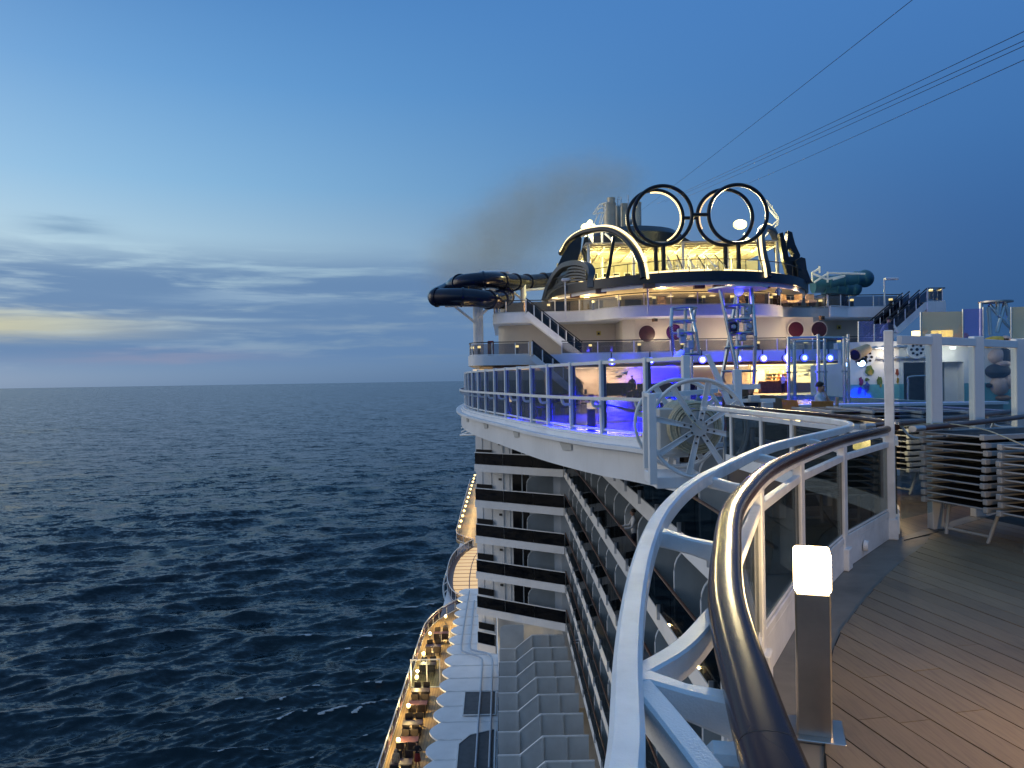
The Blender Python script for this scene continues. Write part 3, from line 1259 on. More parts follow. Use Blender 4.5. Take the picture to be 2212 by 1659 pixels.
# ------------------------------------------------------------------ curved windbreak of tinted glass
ws = thing('glass_windscreen', 'tall curved windscreen of tinted glass panes on the white deck edge', 'windscreen', (1.4, 24.8, 0), world=True)
W0 = offset([p for p in EDGE if p.y >= 17.4], -.06)
first = W0[0]
idx = min(range(len(W0)), key=lambda j: abs(W0[j].y - 19.2))
wp = [first] + resample(W0[idx:], 2.05)
wp = [p for p in wp if p.y < 61]
for i, p in enumerate(wp):
    d = (wp[min(i + 1, len(wp) - 1)] - wp[max(i - 1, 0)]).normalized()
    a = math.atan2(d.y, d.x)
    mb = MB()
    mb.box(p.x, p.y, 1.05, .12, .18, 2.1, a)
    mb.build('post', 'white_paint', ws, bevel=.012)
    if i < len(wp) - 1:
        q = wp[i + 1]
        u_ = (q - p).normalized()
        A, B = p + u_ * .07, q - u_ * .07
        mb = MB()
        mb.beam((A.x, A.y, 1.1), (B.x, B.y, 1.1), .015, 1.74)
        mb.build('glass_pane', 'glass_screen', ws, smooth=0)
        mb = MB()
        mb.beam((A.x, A.y, 2.03), (B.x, B.y, 2.03), .1, .09)
        mb.build('top_rail', 'white_paint', ws)
        mb = MB()
        mb.beam((A.x, A.y, .2), (B.x, B.y, .2), .07, .05)
        mb.build('bottom_rail', 'white_paint', ws)
    n = Vector((-d.y, d.x))
    q = p + n * .34
    mb = MB()
    mb.sweep([(-.025, -.04), (.025, -.04), (.025, .04), (-.025, .04)], smooth_path([(p.x + n.x * .1, p.y + n.y * .1, .84), (p.x + n.x * .28, p.y + n.y * .28, .86), (q.x, q.y, 1.02)], 3))
    mb.build('rail_bracket', 'white_paint', ws)
mb = MB()
mb.sweep([(-.03, -.045), (.03, -.045), (.03, .045), (-.03, .045)], [Vector((p.x, p.y, 1.06)) for p in offset([p for p in EDGE if p.y > 17.4], .29)])
mb.build('outer_rail', 'white_paint', ws)

# ------------------------------------------------------------------ balcony decks: a slanted end face and a long side
TA, TB = Vector((-2.33, 59.5)), Vector((4.2, 55.0))
TD = (TB - TA).normalized()
TN = Vector((-TD.y, TD.x))            # pointing forward, away from the camera
TL = (TB - TA).length
FLOORS = [1.6 - (6.5 + 2.77 * k) for k in range(-1, 6)]
WORDS = ['topmost balcony deck, close under the white overhang', 'second balcony deck below the white overhang', 'third balcony deck below the white overhang',
         'fourth balcony deck below the white overhang', 'balcony deck two storeys above the stepped terrace', 'balcony deck just above the stepped terrace',
         'lowest short balcony deck beside the wavy roof']


def tp(s, o, z):
    """point on the end face: s metres along it, o metres behind"""
    p = TA + TD * s + Vector((0, o * 1.215))
    return Vector((p.x, p.y, z))


SX = 4.2
bal_shared = {}
for k, z in enumerate(FLOORS):
    bd = thing('balcony_deck', WORDS[k] + ', with dark glass fronts', 'balconies', (TB.x, TB.y, z), world=True, group='balcony decks on the ship side')
    Lw = TL if k < 6 else 1.75
    # end face
    mb = MB()
    mb.beam(tp(0, .08, z - .275), tp(Lw, .08, z - .275), .16, .55)
    mb.build('floor_edge', 'hull_white', bd)
    mb = MB()
    mb.plate([tp(0, .16, z - .3), tp(Lw, .16, z - .3), tp(Lw, 2.6, z - .3), tp(0, 2.6, z - .3)], (0, 0, .28))
    mb.build('floor', 'grey_panel', bd, smooth=0)
    npan = 3 if k < 6 else 1
    for j in range(npan):
        mb = MB()
        mb.beam(tp(Lw * j / npan + .015, .05, z + .45), tp(Lw * (j + 1) / npan - .015, .05, z + .45), .02, .86)
        mb.build('glass_front', 'glass_balcony', bd, smooth=0)
    mb = MB()
    mb.beam(tp(0, .05, z + .92), tp(Lw, .05, z + .92), .07, .06)
    mb.build('handrail', 'white_paint', bd)
    zc = z + 2.22
    mb = MB()
    mb.beam(tp(0, 2.0, z + 1.1), tp(Lw, 2.0, z + 1.1), .06, 2.24)
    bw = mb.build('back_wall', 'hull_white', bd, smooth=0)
    for s0 in (.08, .19, .41):
        if TL * s0 < Lw - .1:
            mb = MB()
            mb.beam(tp(TL * s0, 1.95, z), tp(TL * s0, 1.95, zc), .05, .05)
            mb.build('wall_joint', 'white_paint', bd)
    if k < 6:
        mb = MB()
        mb.beam(tp(TL * .255, 1.92, z + 1.1), tp(TL * .335, 1.92, z + 1.1), .1, 2.2)
        mb.build('wall_pier', 'hull_white', bd)
        mb = MB()
        mb.beam(tp(TL * .28, 1.83, z + 1.45), tp(TL * .31, 1.83, z + 1.45), .08, .16)
        mb.build('wall_lamp', 'dark_void', bd)
        for s0, s1 in ((.445, .545), (.565, .635), (.925, .998)):
            mb = MB()
            mb.beam(tp(TL * s0, 1.93, z + 1.06), tp(TL * s1, 1.93, z + 1.06), .06, 2.1)
            mb.build('door', 'door_dark', bd)
        mb = MB()
        mb.beam(tp(TL * .555, 1.92, z + 1.08), tp(TL * .555, 1.92, z + 2.2), .08, .1)
        mb.beam(tp(TL * .555, 1.92, z + .0), tp(TL * .555, 1.92, z + 1.08), .08, .1)
        mb.build('door_frame', 'white_paint', bd)
        # rounded privacy divider
        ang0 = []
        a0, a1, zt = TL * .60, TL * .915, z + 2.0
        ol = [tp(a0, .25, z + .02)]
        for q in range(7):
            f = PI / 2 * q / 6
            ol.append(tp(a0 + .55 - .55 * math.cos(f), .25 + .8 * (1 - math.cos(f)) * .5, zt - .55 + .55 * math.sin(f)))
        ol += [tp(a1, 1.9, zt), tp(a1, 1.9, z + .02)]
        mb = MB()
        mb.plate(ol, Vector((0, .05, 0)))
        dvd = mb.build('divider', 'grey_panel', bd, smooth=0)
        mb = MB()
        mb.tube(ol[:-1], .03, 6)
        mb.build('divider_rim', 'white_paint', dvd)
    mb = MB()
    mb.beam(tp(.05, 1.75, z + .72), tp(1.55, 1.75, z + .72), .06, .52)
    mb.build('side_pane', 'door_dark', bd, smooth=0)
    mb = MB()
    mb.beam(tp(.05, 1.7, z + .43), tp(1.55, 1.7, z + .43), .08, .06)
    mb.build('side_sill', 'white_paint', bd)
    if k == 6:
        mb = MB()
        mb.beam(tp(Lw - .05, .05, z + .6), tp(Lw - .05, 2.0, z + .6), .08, 1.7)
        mb.build('side_wall', 'hull_white', bd)
        continue
    # long side
    Y1, Y0 = 54.9, (7.8 if k else 12.0)
    mb = MB()
    mb.beam((SX + .08, Y1, z - .25), (SX + .08, Y0, z - .25), .16, .5)
    mb.build('floor_edge', 'hull_white', bd)
    mb = MB()
    mb.box(SX + 1.1, (Y0 + Y1) / 2, z - .17, 1.86, Y1 - Y0, .3)
    mb.build('floor', 'grey_panel', bd, smooth=0)
    mb = MB()
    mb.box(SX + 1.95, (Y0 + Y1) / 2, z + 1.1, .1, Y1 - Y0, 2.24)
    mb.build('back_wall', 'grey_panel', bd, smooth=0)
    mb = MB()
    mb.sweep(rounded(.085, .06, 10, 2.4), [Vector((SX + .03, Y1, z + 1.03)), Vector((SX + .03, Y0, z + 1.03))])
    mb.build('handrail', 'rail_brown', bd)
    n = int((Y1 - Y0) / 2.7)
    for j in range(n):
        y = Y1 - 2.7 * j
        if 'pane' not in bal_shared:
            mb = MB()
            mb.box(0, -1.35, .5, .02, 2.66, .96)
            bal_shared['pane'] = mb.build('glass_front', 'glass_side', None, smooth=0)
            C.objects.unlink(bal_shared['pane'])
            mb = MB()
            ol = [Vector((0, 0, .0))]
            for q in range(7):
                f = PI / 2 * q / 6
                ol.append(Vector((.62 - .62 * math.cos(f), 0, 2.12 - .62 + .62 * math.sin(f))))
            ol += [Vector((1.75, 0, 2.12)), Vector((1.75, 0, 0))]
            mb.plate(ol, (0, .045, 0))
            bal_shared['div'] = mb.build('divider', 'divider_grey', None, smooth=0)
            C.objects.unlink(bal_shared['div'])
            mb = MB()
            mb.tube([p + Vector((0, .022, 0)) for p in ol[:-2]], .028, 6)
            bal_shared['rim'] = mb.build('divider_rim', 'white_paint', None)
            C.objects.unlink(bal_shared['rim'])
            mb = MB()
            mb.box(0, -1.2, 1.05, .05, 1.9, 2.06)
            bal_shared['door'] = mb.build('door', 'door_dark', None)
            C.objects.unlink(bal_shared['door'])
            mb = MB()
            mb.box(-.1, 0, .02, .16, .06, .42)
            mb.box(-.04, 0, .55, .05, .05, 1.0)
            bal_shared['stan'] = mb.build('stanchion', 'alu', None)
            C.objects.unlink(bal_shared['stan'])
        share(bal_shared['pane'], 'glass_front', bd, (SX + .02, y, z))
        share(bal_shared['stan'], 'stanchion', bd, (SX + .1, y - 1.35, z))
        dv_ = share(bal_shared['div'], 'divider', bd, (SX + .14, y - 2.7, z))
        rm = share(bal_shared['rim'], 'divider_rim', None, (0, 0, 0))
        rm.parent = dv_
        share(bal_shared['door'], 'door', bd, (SX + 1.88, y - .1, z))
mb = MB()
pin = [Vector((TA + TN * 2.7)), Vector((TB + TN * 2.7))]
mb.prism([(pin[0].x, pin[0].y), (4.1, pin[1].y), (40, pin[1].y), (40, 140), (-2.33, 140)], -23, -.97)
tag(mb.build('cabin_block_wall', 'hull_white', smooth=0), 'white cabin block behind the slanted balconies', kind='structure')
mb = MB()
mb.box(25, 28, -12, 37.6, 60, 21.9)
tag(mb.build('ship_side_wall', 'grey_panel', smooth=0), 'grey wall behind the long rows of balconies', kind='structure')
# brace at the corner of the top balcony deck
mb = MB()
for z_ in (FLOORS[0] - .1, FLOORS[0] + .3, FLOORS[0] + .9):
    mb.cyl((-2.35, 59.6, z_), (-3.4, 61, FLOORS[0] - .5 + (z_ - FLOORS[0]) * .5), .06, seg=6)
mb.cyl((-2.3, 59.4, FLOORS[0] - .45), (-3.5, 61, FLOORS[0] - .6), .08, seg=6)
tag(mb.build('corner_outrigger', 'white_paint'), 'white tubular outrigger at the corner of the top balcony deck', 'outrigger')

# ------------------------------------------------------------------ stepped terrace with grey partitions
tr = thing('stepped_terrace', 'open terrace of pale grey stepped partitions at the foot of the balconies', 'terrace', (1.8, 46, -20), world=True)
ZT = -17.15
mb = MB()
ol = [(-.62, ZT - .95), (.55, ZT - .95), (1.75, ZT), (4.16, ZT), (4.16, -20.6), (-.62, -20.6)]
mb.plate([Vector((x, 0, z)) for x, z in ol], (0, .07, 0))
part0 = mb.build('partition', 'terrace_grey', None, smooth=0)
C.objects.unlink(part0)
mb = MB()
for x, zt in ((.55, ZT - .95), (1.75, ZT), (3.0, ZT)):
    mb.box(x, -.06, (zt - 20.6) / 2 + .02, .09, .12, zt + 20.6)
rib0 = mb.build('partition_rib', 'terrace_grey', None, smooth=0)
C.objects.unlink(rib0)
mb = MB()
mb.sweep([(-.06, -.03), (.06, -.03), (.06, .03), (-.06, .03)], [Vector((x, .03, z + .03)) for x, z in ol[:4]])
rim0 = mb.build('partition_cap', 'white_paint', None)
C.objects.unlink(rim0)
for j in range(10):
    y = 56.1 - 2.66 * j
    a = share(part0, 'partition', tr, (0, y, 0))
    for src, nm in ((rib0, 'partition_rib'), (rim0, 'partition_cap')):
        c = share(src, nm, None)
        c.parent = a
mb = MB()
mb.box(1.8, 43, -20.7, 4.85, 30, .2)
mb.build('floor', 'slate_hatch', tr, smooth=0)
mb = MB()
mb.box(-.66, 43, -20.35, .05, 30, 1.2)
mb.build('outer_glass', 'door_dark', tr, smooth=0)
mb = MB()
mb.plate([Vector((x, 0, z)) for x, z in ((-.6, -20.6), (-.6, -17.0), (-.5, -16.75), (-.2, -16.62), (1.2, -16.62), (1.2, -20.6))], (0, .07, 0))
q = mb.build('end_partition', 'terrace_grey', tr, smooth=0)
q.location.y = 57.0
for (x, y) in ((.1, 51.4), (.05, 43.4), (.1, 40.9)):
    ch = thing('deck_chair', f'small dark chair on the terrace, {"beside the rear" if y > 50 else "between the middle" if y > 42 else "between the nearest"} partitions', 'chair', (x, y, -20.6), 0, 'dark chairs on the stepped terrace')
    mb = MB(); mb.box(0, 0, 1.0, .6, .55, .08); mb.build('seat', 'wicker_dark', ch)
    mb = MB(); mb.box(0, .25, 1.4, .6, .07, .75); mb.build('backrest', 'wicker_dark', ch)
    mb = MB()
    for sx in (-.25, .25):
        for sy in (-.22, .22):
            mb.box(sx, sy, .48, .05, .05, .96)
    mb.build('leg', 'wicker_dark', ch)

# ------------------------------------------------------------------ wavy roof over the promenade
cz = -22.0
cn_ = thing('scalloped_canopy', 'long white roof with a scalloped outer edge over the lit promenade', 'canopy', (-3, 60, cz), world=True)
BAY = 2.62
mb = MB()
ol = [(-.72, 0), (-.72, BAY - .08)]
ne = 9
ol += [(-4.75 - .62 * math.sin(PI * q / ne), (BAY - .08) * (1 - q / ne)) for q in range(ne + 1)]
mb.prism(ol, -.12, 0)
pan0 = mb.build('roof_panel', 'hull_white', None, smooth=0)
C.objects.unlink(pan0)
mb = MB()
mb.box(-2.72, 0, .02, 4.0, .1, .09)
rb0 = mb.build('roof_rib', 'white_paint', None)
C.objects.unlink(rb0)
for j in range(17):
    y = 42.6 + BAY * j
    share(pan0, 'roof_panel', cn_, (0, y, cz + random.uniform(-.008, .008)))
    share(rb0, 'roof_rib', cn_, (0, y - .04, cz), random.uniform(-.01, .01))
for pl_ in (((-3.3, 57.9), (-.95, 57.9), (-.95, 53.9), (-3.25, 53.9)), ((-2.6, 50.9), (-.95, 51.6), (-.95, 43.5), (-3.2, 43.5), (-3.3, 49.6))):
    mb = MB()
    mb.prism(pl_, cz + .075, cz + .1)
    h_ = mb.build('dark_hatch', 'slate_hatch', cn_, smooth=0)
    mb = MB()
    mb.sweep([(-.05, -.03), (.05, -.03), (.05, .04), (-.05, .04)], [Vector((x, y, cz + .1)) for x, y in pl_], closed=True)
    mb.build('hatch_frame', 'white_paint', h_)
c3 = lambda x, y: (811.9 + .2393 * x, 1261.8 + .2393 * y)
for pth in (((900, 1659), (915, 1420), (930, 1180), (948, 930), (962, 720), (952, 672), (905, 645), (800, 612), (772, 580), (785, 450), (810, 280), (845, 60)),
            ((1022, 1659), (1032, 1400), (1040, 1180), (1048, 900), (1054, 700), (1040, 650), (990, 620), (885, 598), (852, 570), (862, 430), (878, 270), (890, 150))):
    P = [onz(*c3(*p), cz + .2) for p in pth]
    mb = MB()
    mb.tube(smooth_path(P, 4), .075, 8)
    mb.build('conduit', 'pipe_blue', cn_)

# ------------------------------------------------------------------ promenade deck far below
PZ = -24.6
m = bpy.data.materials.new('promenade_boards')
m.use_nodes = True
t = NT(m.node_tree)
b = m.node_tree.nodes['Principled BSDF']
g = t.n('ShaderNodeTexCoord').outputs['Object']
sp = t.n('ShaderNodeSeparateXYZ')
t.link(g, sp.inputs[0])
fr = t.math('FRACT', t.math('DIVIDE', sp.outputs[0], .22))
gap = t.math('SUBTRACT', 1.0, t.smooth(t.math('ABSOLUTE', t.math('SUBTRACT', fr, .5)), .40, .47))
bc = t.ramp(t.noise(g, .8, 5, .6), [(.3, (.36, .25, .11)), (.7, (.50, .36, .17))])
t.link(t.mix(gap, (.16, .09, .045), bc), b.inputs['Base Color'])
b.inputs['Roughness'].default_value = .45
M['promenade_boards'] = m
PO = smooth_path([(-8.6, 40), (-8.6, 50), (-8.6, 60), (-8.6, 70), (-8.6, 76), (-8.45, 80), (-7.6, 84), (-6.3, 87), (-5.3, 88.8)], 6)
mb = MB()
mb.prism([(p.x + .05, p.y) for p in PO] + [(-1, 88.8), (-1, 40)], PZ - .4, PZ)
tag(mb.build('promenade_deck', 'promenade_boards', smooth=0), 'lit wooden promenade deck along the ship side', kind='structure')
mb = MB()
mb.box(19, 120, -35.5, 53.0, 240, 21.5)
tag(mb.build('hull', 'hull_white', smooth=0), 'white hull of the cruise ship', kind='structure')


def railing(name, label, path, z, h=1.15, step=1.8, rail='white_paint', pane='glass_rail', th=.04, wood=None, cat='railing', group=None):
    """posts with a pane between each pair and a rail on top; path in plan"""
    t_ = thing(name, label, cat, (path[0].x, path[0].y, z), world=True, group=group)
    st = resample(path, step)
    if (Vector(st[-1]) - Vector(path[-1])).length > .4:
        st.append(Vector(path[-1]))
    for i, p in enumerate(st):
        d = (st[min(i + 1, len(st) - 1)] - st[max(i - 1, 0)])
        a = math.atan2(d.y, d.x)
        mb = MB()
        mb.box(p.x, p.y, z + h / 2, .07, .06, h, a)
        mb.build('post', rail, t_)
        if i < len(st) - 1 and pane:
            q = st[i + 1]
            u_ = (q - p).normalized()
            mb = MB()
            mb.beam((p.x + u_.x * .05, p.y + u_.y * .05, z + h * .48), (q.x - u_.x * .05, q.y - u_.y * .05, z + h * .48), .014, h * .82)
            mb.build('glass_pane', pane, t_, smooth=0)
    mb = MB()
    mb.sweep([(-th, -th), (th, -th), (th, th), (-th, th)], [Vector((p.x, p.y, z + h)) for p in path])
    mb.build('top_rail', wood or rail, t_)
    mb = MB()
    mb.sweep([(-.03, -.03), (.03, -.03), (.03, .03), (-.03, .03)], [Vector((p.x, p.y, z + .06)) for p in path])
    mb.build('bottom_rail', rail, t_)
    return t_


r_ = railing('promenade_railing', 'long white railing with a wooden inner rail along the lit promenade', [Vector((p.x, p.y)) for p in PO], PZ, 1.15, 1.85)
mb = MB()
mb.sweep([(-.05, -.03), (.05, -.03), (.05, .03), (-.05, .03)], [Vector((p.x + .22, p.y - .02, PZ + 1.05)) for p in PO])
mb.build('wooden_rail', 'rail_brown', r_)

GL = [(-6.6, 82.2, 'farthest'), (-7.75, 76.7, 'second farthest'), (-7.8, 71, 'third farthest'), (-7.8, 65.4, 'third nearest'), (-7.8, 59.7, 'second nearest'), (-7.8, 54, 'nearest')]
for x, y, w_ in GL:
    lp = thing('globe_lamp', f'round glowing lamp on a short post, {w_} of six on the promenade', 'lamp', (x, y, PZ), 0, 'globe lamps on the promenade')
    mb = MB(); mb.ball((0, 0, .98), .17, 12, 8); mb.build('globe', 'lamp_globe', lp, smooth=60)
    mb = MB(); mb.cyl((0, 0, 0), (0, 0, .83), .05, .04); mb.build('lamp_post', 'dark_steel', lp)
    lamp('POINT', 'lamp_glow', (.0, 0, 1.35), 300, (1, .70, .27), .15, lp)


def make_set(label, loc, rz):
    """table"""
    tb = thing('dining_table', label, 'table', loc, rz, 'dark tables on the promenade')
    mb = MB(); mb.box(0, 0, .75, 1.5, .85, .05); mb.build('tabletop', 'table_red', tb, bevel=.01)
    for sx in (-.62, .62):
        for sy in (-.32, .32):
            mb = MB(); mb.box(sx, sy, .36, .07, .07, .72); mb.build('leg', 'wicker_dark', tb)
    return tb


def make_chair(label, loc, rz):
    c = thing('wicker_chair', label, 'chair', loc, rz, 'dark wicker chairs around the promenade tables')
    mb = MB(); mb.box(0, 0, .43, .56, .54, .08); mb.build('seat', 'wicker_dark', c, bevel=.01)
    mb = MB(); mb.box(0, .26, .72, .56, .05, .6); mb.build('backrest', 'wicker_dark', c, bevel=.01)
    for sx in (-.26, .26):
        mb = MB(); mb.box(sx, 0, .62, .05, .5, .05); mb.build('armrest', 'wicker_dark', c)
        for sy in (-.24, .24):
            mb = MB(); mb.box(sx, sy, .2, .05, .05, .4); mb.build('leg', 'wicker_dark', c)
    return c


TYS = [(77.6, -6.7), (73.8, -7.15), (69.2, -7.25), (63.3, -7.25), (60.8, -7.2), (57.3, -7.2), (54.6, -7.2), (51.4, -7.25)]
tn = ['farthest', 'second farthest', 'third farthest', 'fourth farthest', 'fourth nearest', 'third nearest', 'second nearest', 'nearest']
tb0 = ch0 = None
for (y, x), w_ in zip(TYS, tn):
    lab = f'dark red table on the promenade, {w_} of the eight'
    if tb0 is None:
        tb0 = make_set(lab, (x, y, PZ), .06)
    else:
        copy_tree(tb0, (x, y, PZ), random.uniform(-.06, .06), lab)
    for sx, sy, wh in ((-.38, -.75, 'near left side'), (.38, -.75, 'near right side'), (-.38, .78, 'far left side'), (.38, .78, 'far right side')):
        lab = f'dark wicker chair on the {wh} of the {w_} promenade table'
        rz = (PI if sy < 0 else 0) + random.uniform(-.2, .2)
        if ch0 is None:
            ch0 = make_chair(lab, (x + sx, y + sy, PZ), rz)
        else:
            copy_tree(ch0, (x + sx + random.uniform(-.06, .06), y + sy, PZ), rz, lab)
gt = thing('gate_frame', 'white upright frame of a glass partition across the promenade', 'partition', (-7.2, 65.6, PZ), 0)
for x in (-1.1, .25, 1.35):
    mb = MB(); mb.box(x, 0, 1.2, .08, .08, 2.4); mb.build('post', 'white_paint', gt)
for z_ in (2.42, .06):
    mb = MB(); mb.box(.12, 0, z_, 2.6, .08, .09); mb.build('cross_bar', 'white_paint', gt)
mb = MB(); mb.box(.12, 0, 1.2, 2.4, .012, 2.25); mb.build('glass_pane', 'glass_clear', gt, smooth=0)

# the glazed bridge bulging out farther forward
BR = smooth_path([(-5.2, 89.2), (-6.6, 92), (-7.5, 97), (-7.9, 103), (-7.8, 110), (-6.9, 116), (-5.2, 121)], 6)
mb = MB()
mb.prism([(p.x, p.y) for p in BR] + [(-2.3, 121), (-2.3, 89.2)], PZ - .3, PZ + .1)
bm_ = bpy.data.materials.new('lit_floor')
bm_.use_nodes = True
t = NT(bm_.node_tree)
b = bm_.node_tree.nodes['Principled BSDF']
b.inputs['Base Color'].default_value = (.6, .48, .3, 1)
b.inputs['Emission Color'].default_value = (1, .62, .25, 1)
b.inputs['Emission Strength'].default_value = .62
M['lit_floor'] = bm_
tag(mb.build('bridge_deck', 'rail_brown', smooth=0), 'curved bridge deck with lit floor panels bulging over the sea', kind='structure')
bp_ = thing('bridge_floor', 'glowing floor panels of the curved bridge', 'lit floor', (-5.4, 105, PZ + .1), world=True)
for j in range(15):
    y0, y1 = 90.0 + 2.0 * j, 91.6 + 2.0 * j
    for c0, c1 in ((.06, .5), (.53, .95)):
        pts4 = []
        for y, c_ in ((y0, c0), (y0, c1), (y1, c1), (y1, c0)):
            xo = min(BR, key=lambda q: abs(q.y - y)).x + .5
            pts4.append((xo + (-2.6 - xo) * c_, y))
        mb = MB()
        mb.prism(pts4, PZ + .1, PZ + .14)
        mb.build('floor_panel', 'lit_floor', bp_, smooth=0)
railing('bridge_railing', 'curved white railing around the glowing bridge bulge', [Vector((p.x, p.y)) for p in BR], PZ, 1.2, 1.7)
mb = MB()
mb.tube([Vector((p.x - .5, p.y, PZ - .6)) for p in BR], .12, 8)
for p in BR[::4]:
    mb.cyl((p.x - .5, p.y, PZ - .6), (p.x + .1, p.y, PZ - .1), .07, seg=6)
tag(mb.build('bridge_truss', 'alu'), 'pale curved tubular truss under the glowing bridge bulge', 'truss')
# farther promenade with its string of lamps
FP = smooth_path([(-5.2, 121.5), (-7.0, 124.2), (-8.2, 127), (-8.4, 135), (-8.6, 160), (-8.9, 195)], 6)
mb = MB()
mb.prism([(p.x, p.y) for p in FP] + [(-2.3, 195), (-2.3, 121.5)], PZ - .4, PZ)
tag(mb.build('forward_promenade', 'promenade_boards', smooth=0), 'forward stretch of the lit promenade', kind='structure')
railing('forward_railing', 'white railing beside the string of round lamps', [Vector((p.x, p.y)) for p in FP], PZ, 1.15, 3.0)
fl = None
YL = [128 + 4.9 * j + .07 * j * j for j in range(13)]
for j, y in enumerate(YL):
    ow = ['nearest', 'second', 'third', 'fourth', 'fifth', 'sixth', 'seventh', 'eighth', 'ninth', 'tenth', 'eleventh', 'twelfth', 'farthest'][j]
    lab = f'{ow} small round lamp, counted from the near end of the string on the forward promenade'
    if fl is None:
        fl = thing('rail_lamp', lab, 'lamp', (-7.75, y, PZ), 0, 'string of lamps on the forward promenade')
        mb = MB(); mb.ball((0, 0, 1.9), .24, 10, 6); mb.build('globe', 'lamp_globe', fl, smooth=60)
        mb = MB(); mb.cyl((0, 0, 0), (0, 0, 1.7), .05); mb.build('lamp_post', 'dark_steel', fl)
    else:
        copy_tree(fl, (-7.75 - .002 * j, y, PZ), 0, lab)
    if j % 2 == 0:
        lamp('POINT', 'lamp_glow', (-6.6, y + .2, PZ + 2.2), 260, (1, .62, .2), .3)

# ------------------------------------------------------------------ upper decks around the funnel
CXS = 17.0


def mirror(pts):
    return [Vector((2 * CXS - p[0], *p[1:])) for p in reversed(pts)]


def slab(name, path, z0, z1, label, back=92, mt='hull_white', bulge=None):
    mb = MB()
    P = [(p.x, p.y) for p in path]
    mb.prism(P + [(P[-1][0], back), (P[0][0], back)], z0, z1)
    return mb.build(name, mt, smooth=0)


# tier one: deck over the bar
T1 = smooth_path([(-3.1, 80), (-3.1, 70), (-3.0, 67.4), (-2.2, 66.2), (0, 65.9), (8, 66), (17, 65.6), (26, 66), (36.5, 66)], 6)
o = slab('lower_terrace', T1, 2.86, 3.72, '')
tag(o, 'white terrace deck over the lit bar', kind='structure')
# tier two
T2L = [(-.9, 76), (-.9, 73.2), (-.3, 72.1), (1.5, 71.6), (5.2, 71.5), (7.6, 70.6), (9.4, 68.4), (11.5, 66.9), (14, 66.3), (17, 66.2)]
T2 = smooth_path([Vector(p) for p in T2L] + mirror(T2L)[1:7] + [Vector((29.9, 69.8)), Vector((31, 71)), Vector((37.2, 71.2))], 6)
o = slab('upper_terrace', T2, 6.9, 7.82, '')
tag(o, 'white curved terrace deck under the dark brim', kind='structure')


def plan(path, keep):
    return [Vector((p.x, p.y)) for p in path if keep(p)]


R1 = offset(T1, .12)
railing('terrace_railing', 'glass railing of the lower terrace, straight above the blue spotlights', plan(R1, lambda p: p.x > 3.6 and p.x < 34), 3.72, 1.12, 3.1, pane='glass_rail', wood='black_rail' if 'black_rail' in M else 'dark_void')
railing('corner_railing', 'glass railing round the port corner of the lower terrace', plan(R1, lambda p: p.y < 74 and p.x < 2.6), 3.72, 1.12, 2.0, wood='dark_void')
R2 = offset(T2, .12)
railing('upper_railing', 'curved glass railing of the upper terrace below the dark brim', plan(R2, lambda p: p.x < 29.9), 7.82, 1.15, 2.3, wood='dark_void')
railing('upper_side_railing', 'glass railing on the starboard wing of the upper terrace', plan(R2, lambda p: p.x >= 29.9), 7.82, 1.15, 2.3, wood='dark_void')

# walls between the tiers
w1 = thing('terrace_wall', 'cream wall with round dark windows between the two terraces', 'wall', (17, 69.5, 3.72), world=True)
WL = smooth_path([(-.3, 80), (-.3, 76.5), (1, 75.2), (4, 74.9), (10.95, 74.9)], 5)
mb = MB()
mb.strip([(p.x, p.y) for p in WL], 3.72, 6.9, .1)
mb.build('side_wall', 'cream_wall', w1)
WC = [Vector((11, 75)), Vector((11, 70.2)), Vector((12, 69.6)), Vector((17, 69.4)), Vector((22, 69.6)), Vector((28.3, 69.9)), Vector((29.0, 70.4)), Vector((29.0, 75)), Vector((37, 75.2))]
mb = MB()
mb.strip([(p.x, p.y) for p in WC], 3.72, 6.9, .1)
mb.build('front_wall', 'cream_wall', w1, smooth=0)
for u, v, m_, r_o in ((1397, 721, 'red_round_dark', .74), (1456, 718, 'violet_round', .74), (1718, 712, 'red_round', .70), (1768, 712, 'red_round_dark', .70)):
    if m_ == 'red_round_dark' and m_ not in M:
        mat('red_round_dark', (.035, .008, .012), .3, var=.2, scale=3, spec=.6)
        mat('violet_round', (.06, .012, .09), .25, var=.3, scale=2, spec=.7)
    p = at(u, v, 69.55)
    mb = MB()
    mb.lathe([(r_o, -.16), (r_o, -.02)], (p.x, p.y, p.z), 28, 'y')
    rw = mb.build('round_window', m_, w1)
    mb = MB()
    mb.torus((p.x, p.y - .12, p.z), r_o + .03, .05, (0, 1, 0), 28, 6)
    mb.build('window_rim', 'cream_wall', rw)
for u, v, Yw in ((1412, 691, 69.4), (1772, 687, 69.7), (1299, 693, 74.7), (1258, 694, 74.7), (1115, 694, 74.6)):
    p = at(u, v, Yw)
    fl_ = thing('wall_speaker', f'small tan loudspeaker box high on the cream wall, {dict([(1412, "above the left pair of round windows"), (1772, "above the right pair of round windows"), (1299, "left of the bulge"), (1258, "beside the upper stair"), (1115, "at the port end")])[u]}', 'speaker', (p.x, p.y, p.z), .5)
    mb = MB(); mb.box(0, -.16, 0, .42, .3, .34); mb.build('body', 'brown_wood', fl_)
    mb = MB(); mb.box(0, -.33, 0, .34, .03, .27); mb.build('grille', 'dark_void', fl_)
    mb = MB(); mb.box(0, -.0, .14, .06, .1, .2); mb.build('bracket', 'alu', fl_)
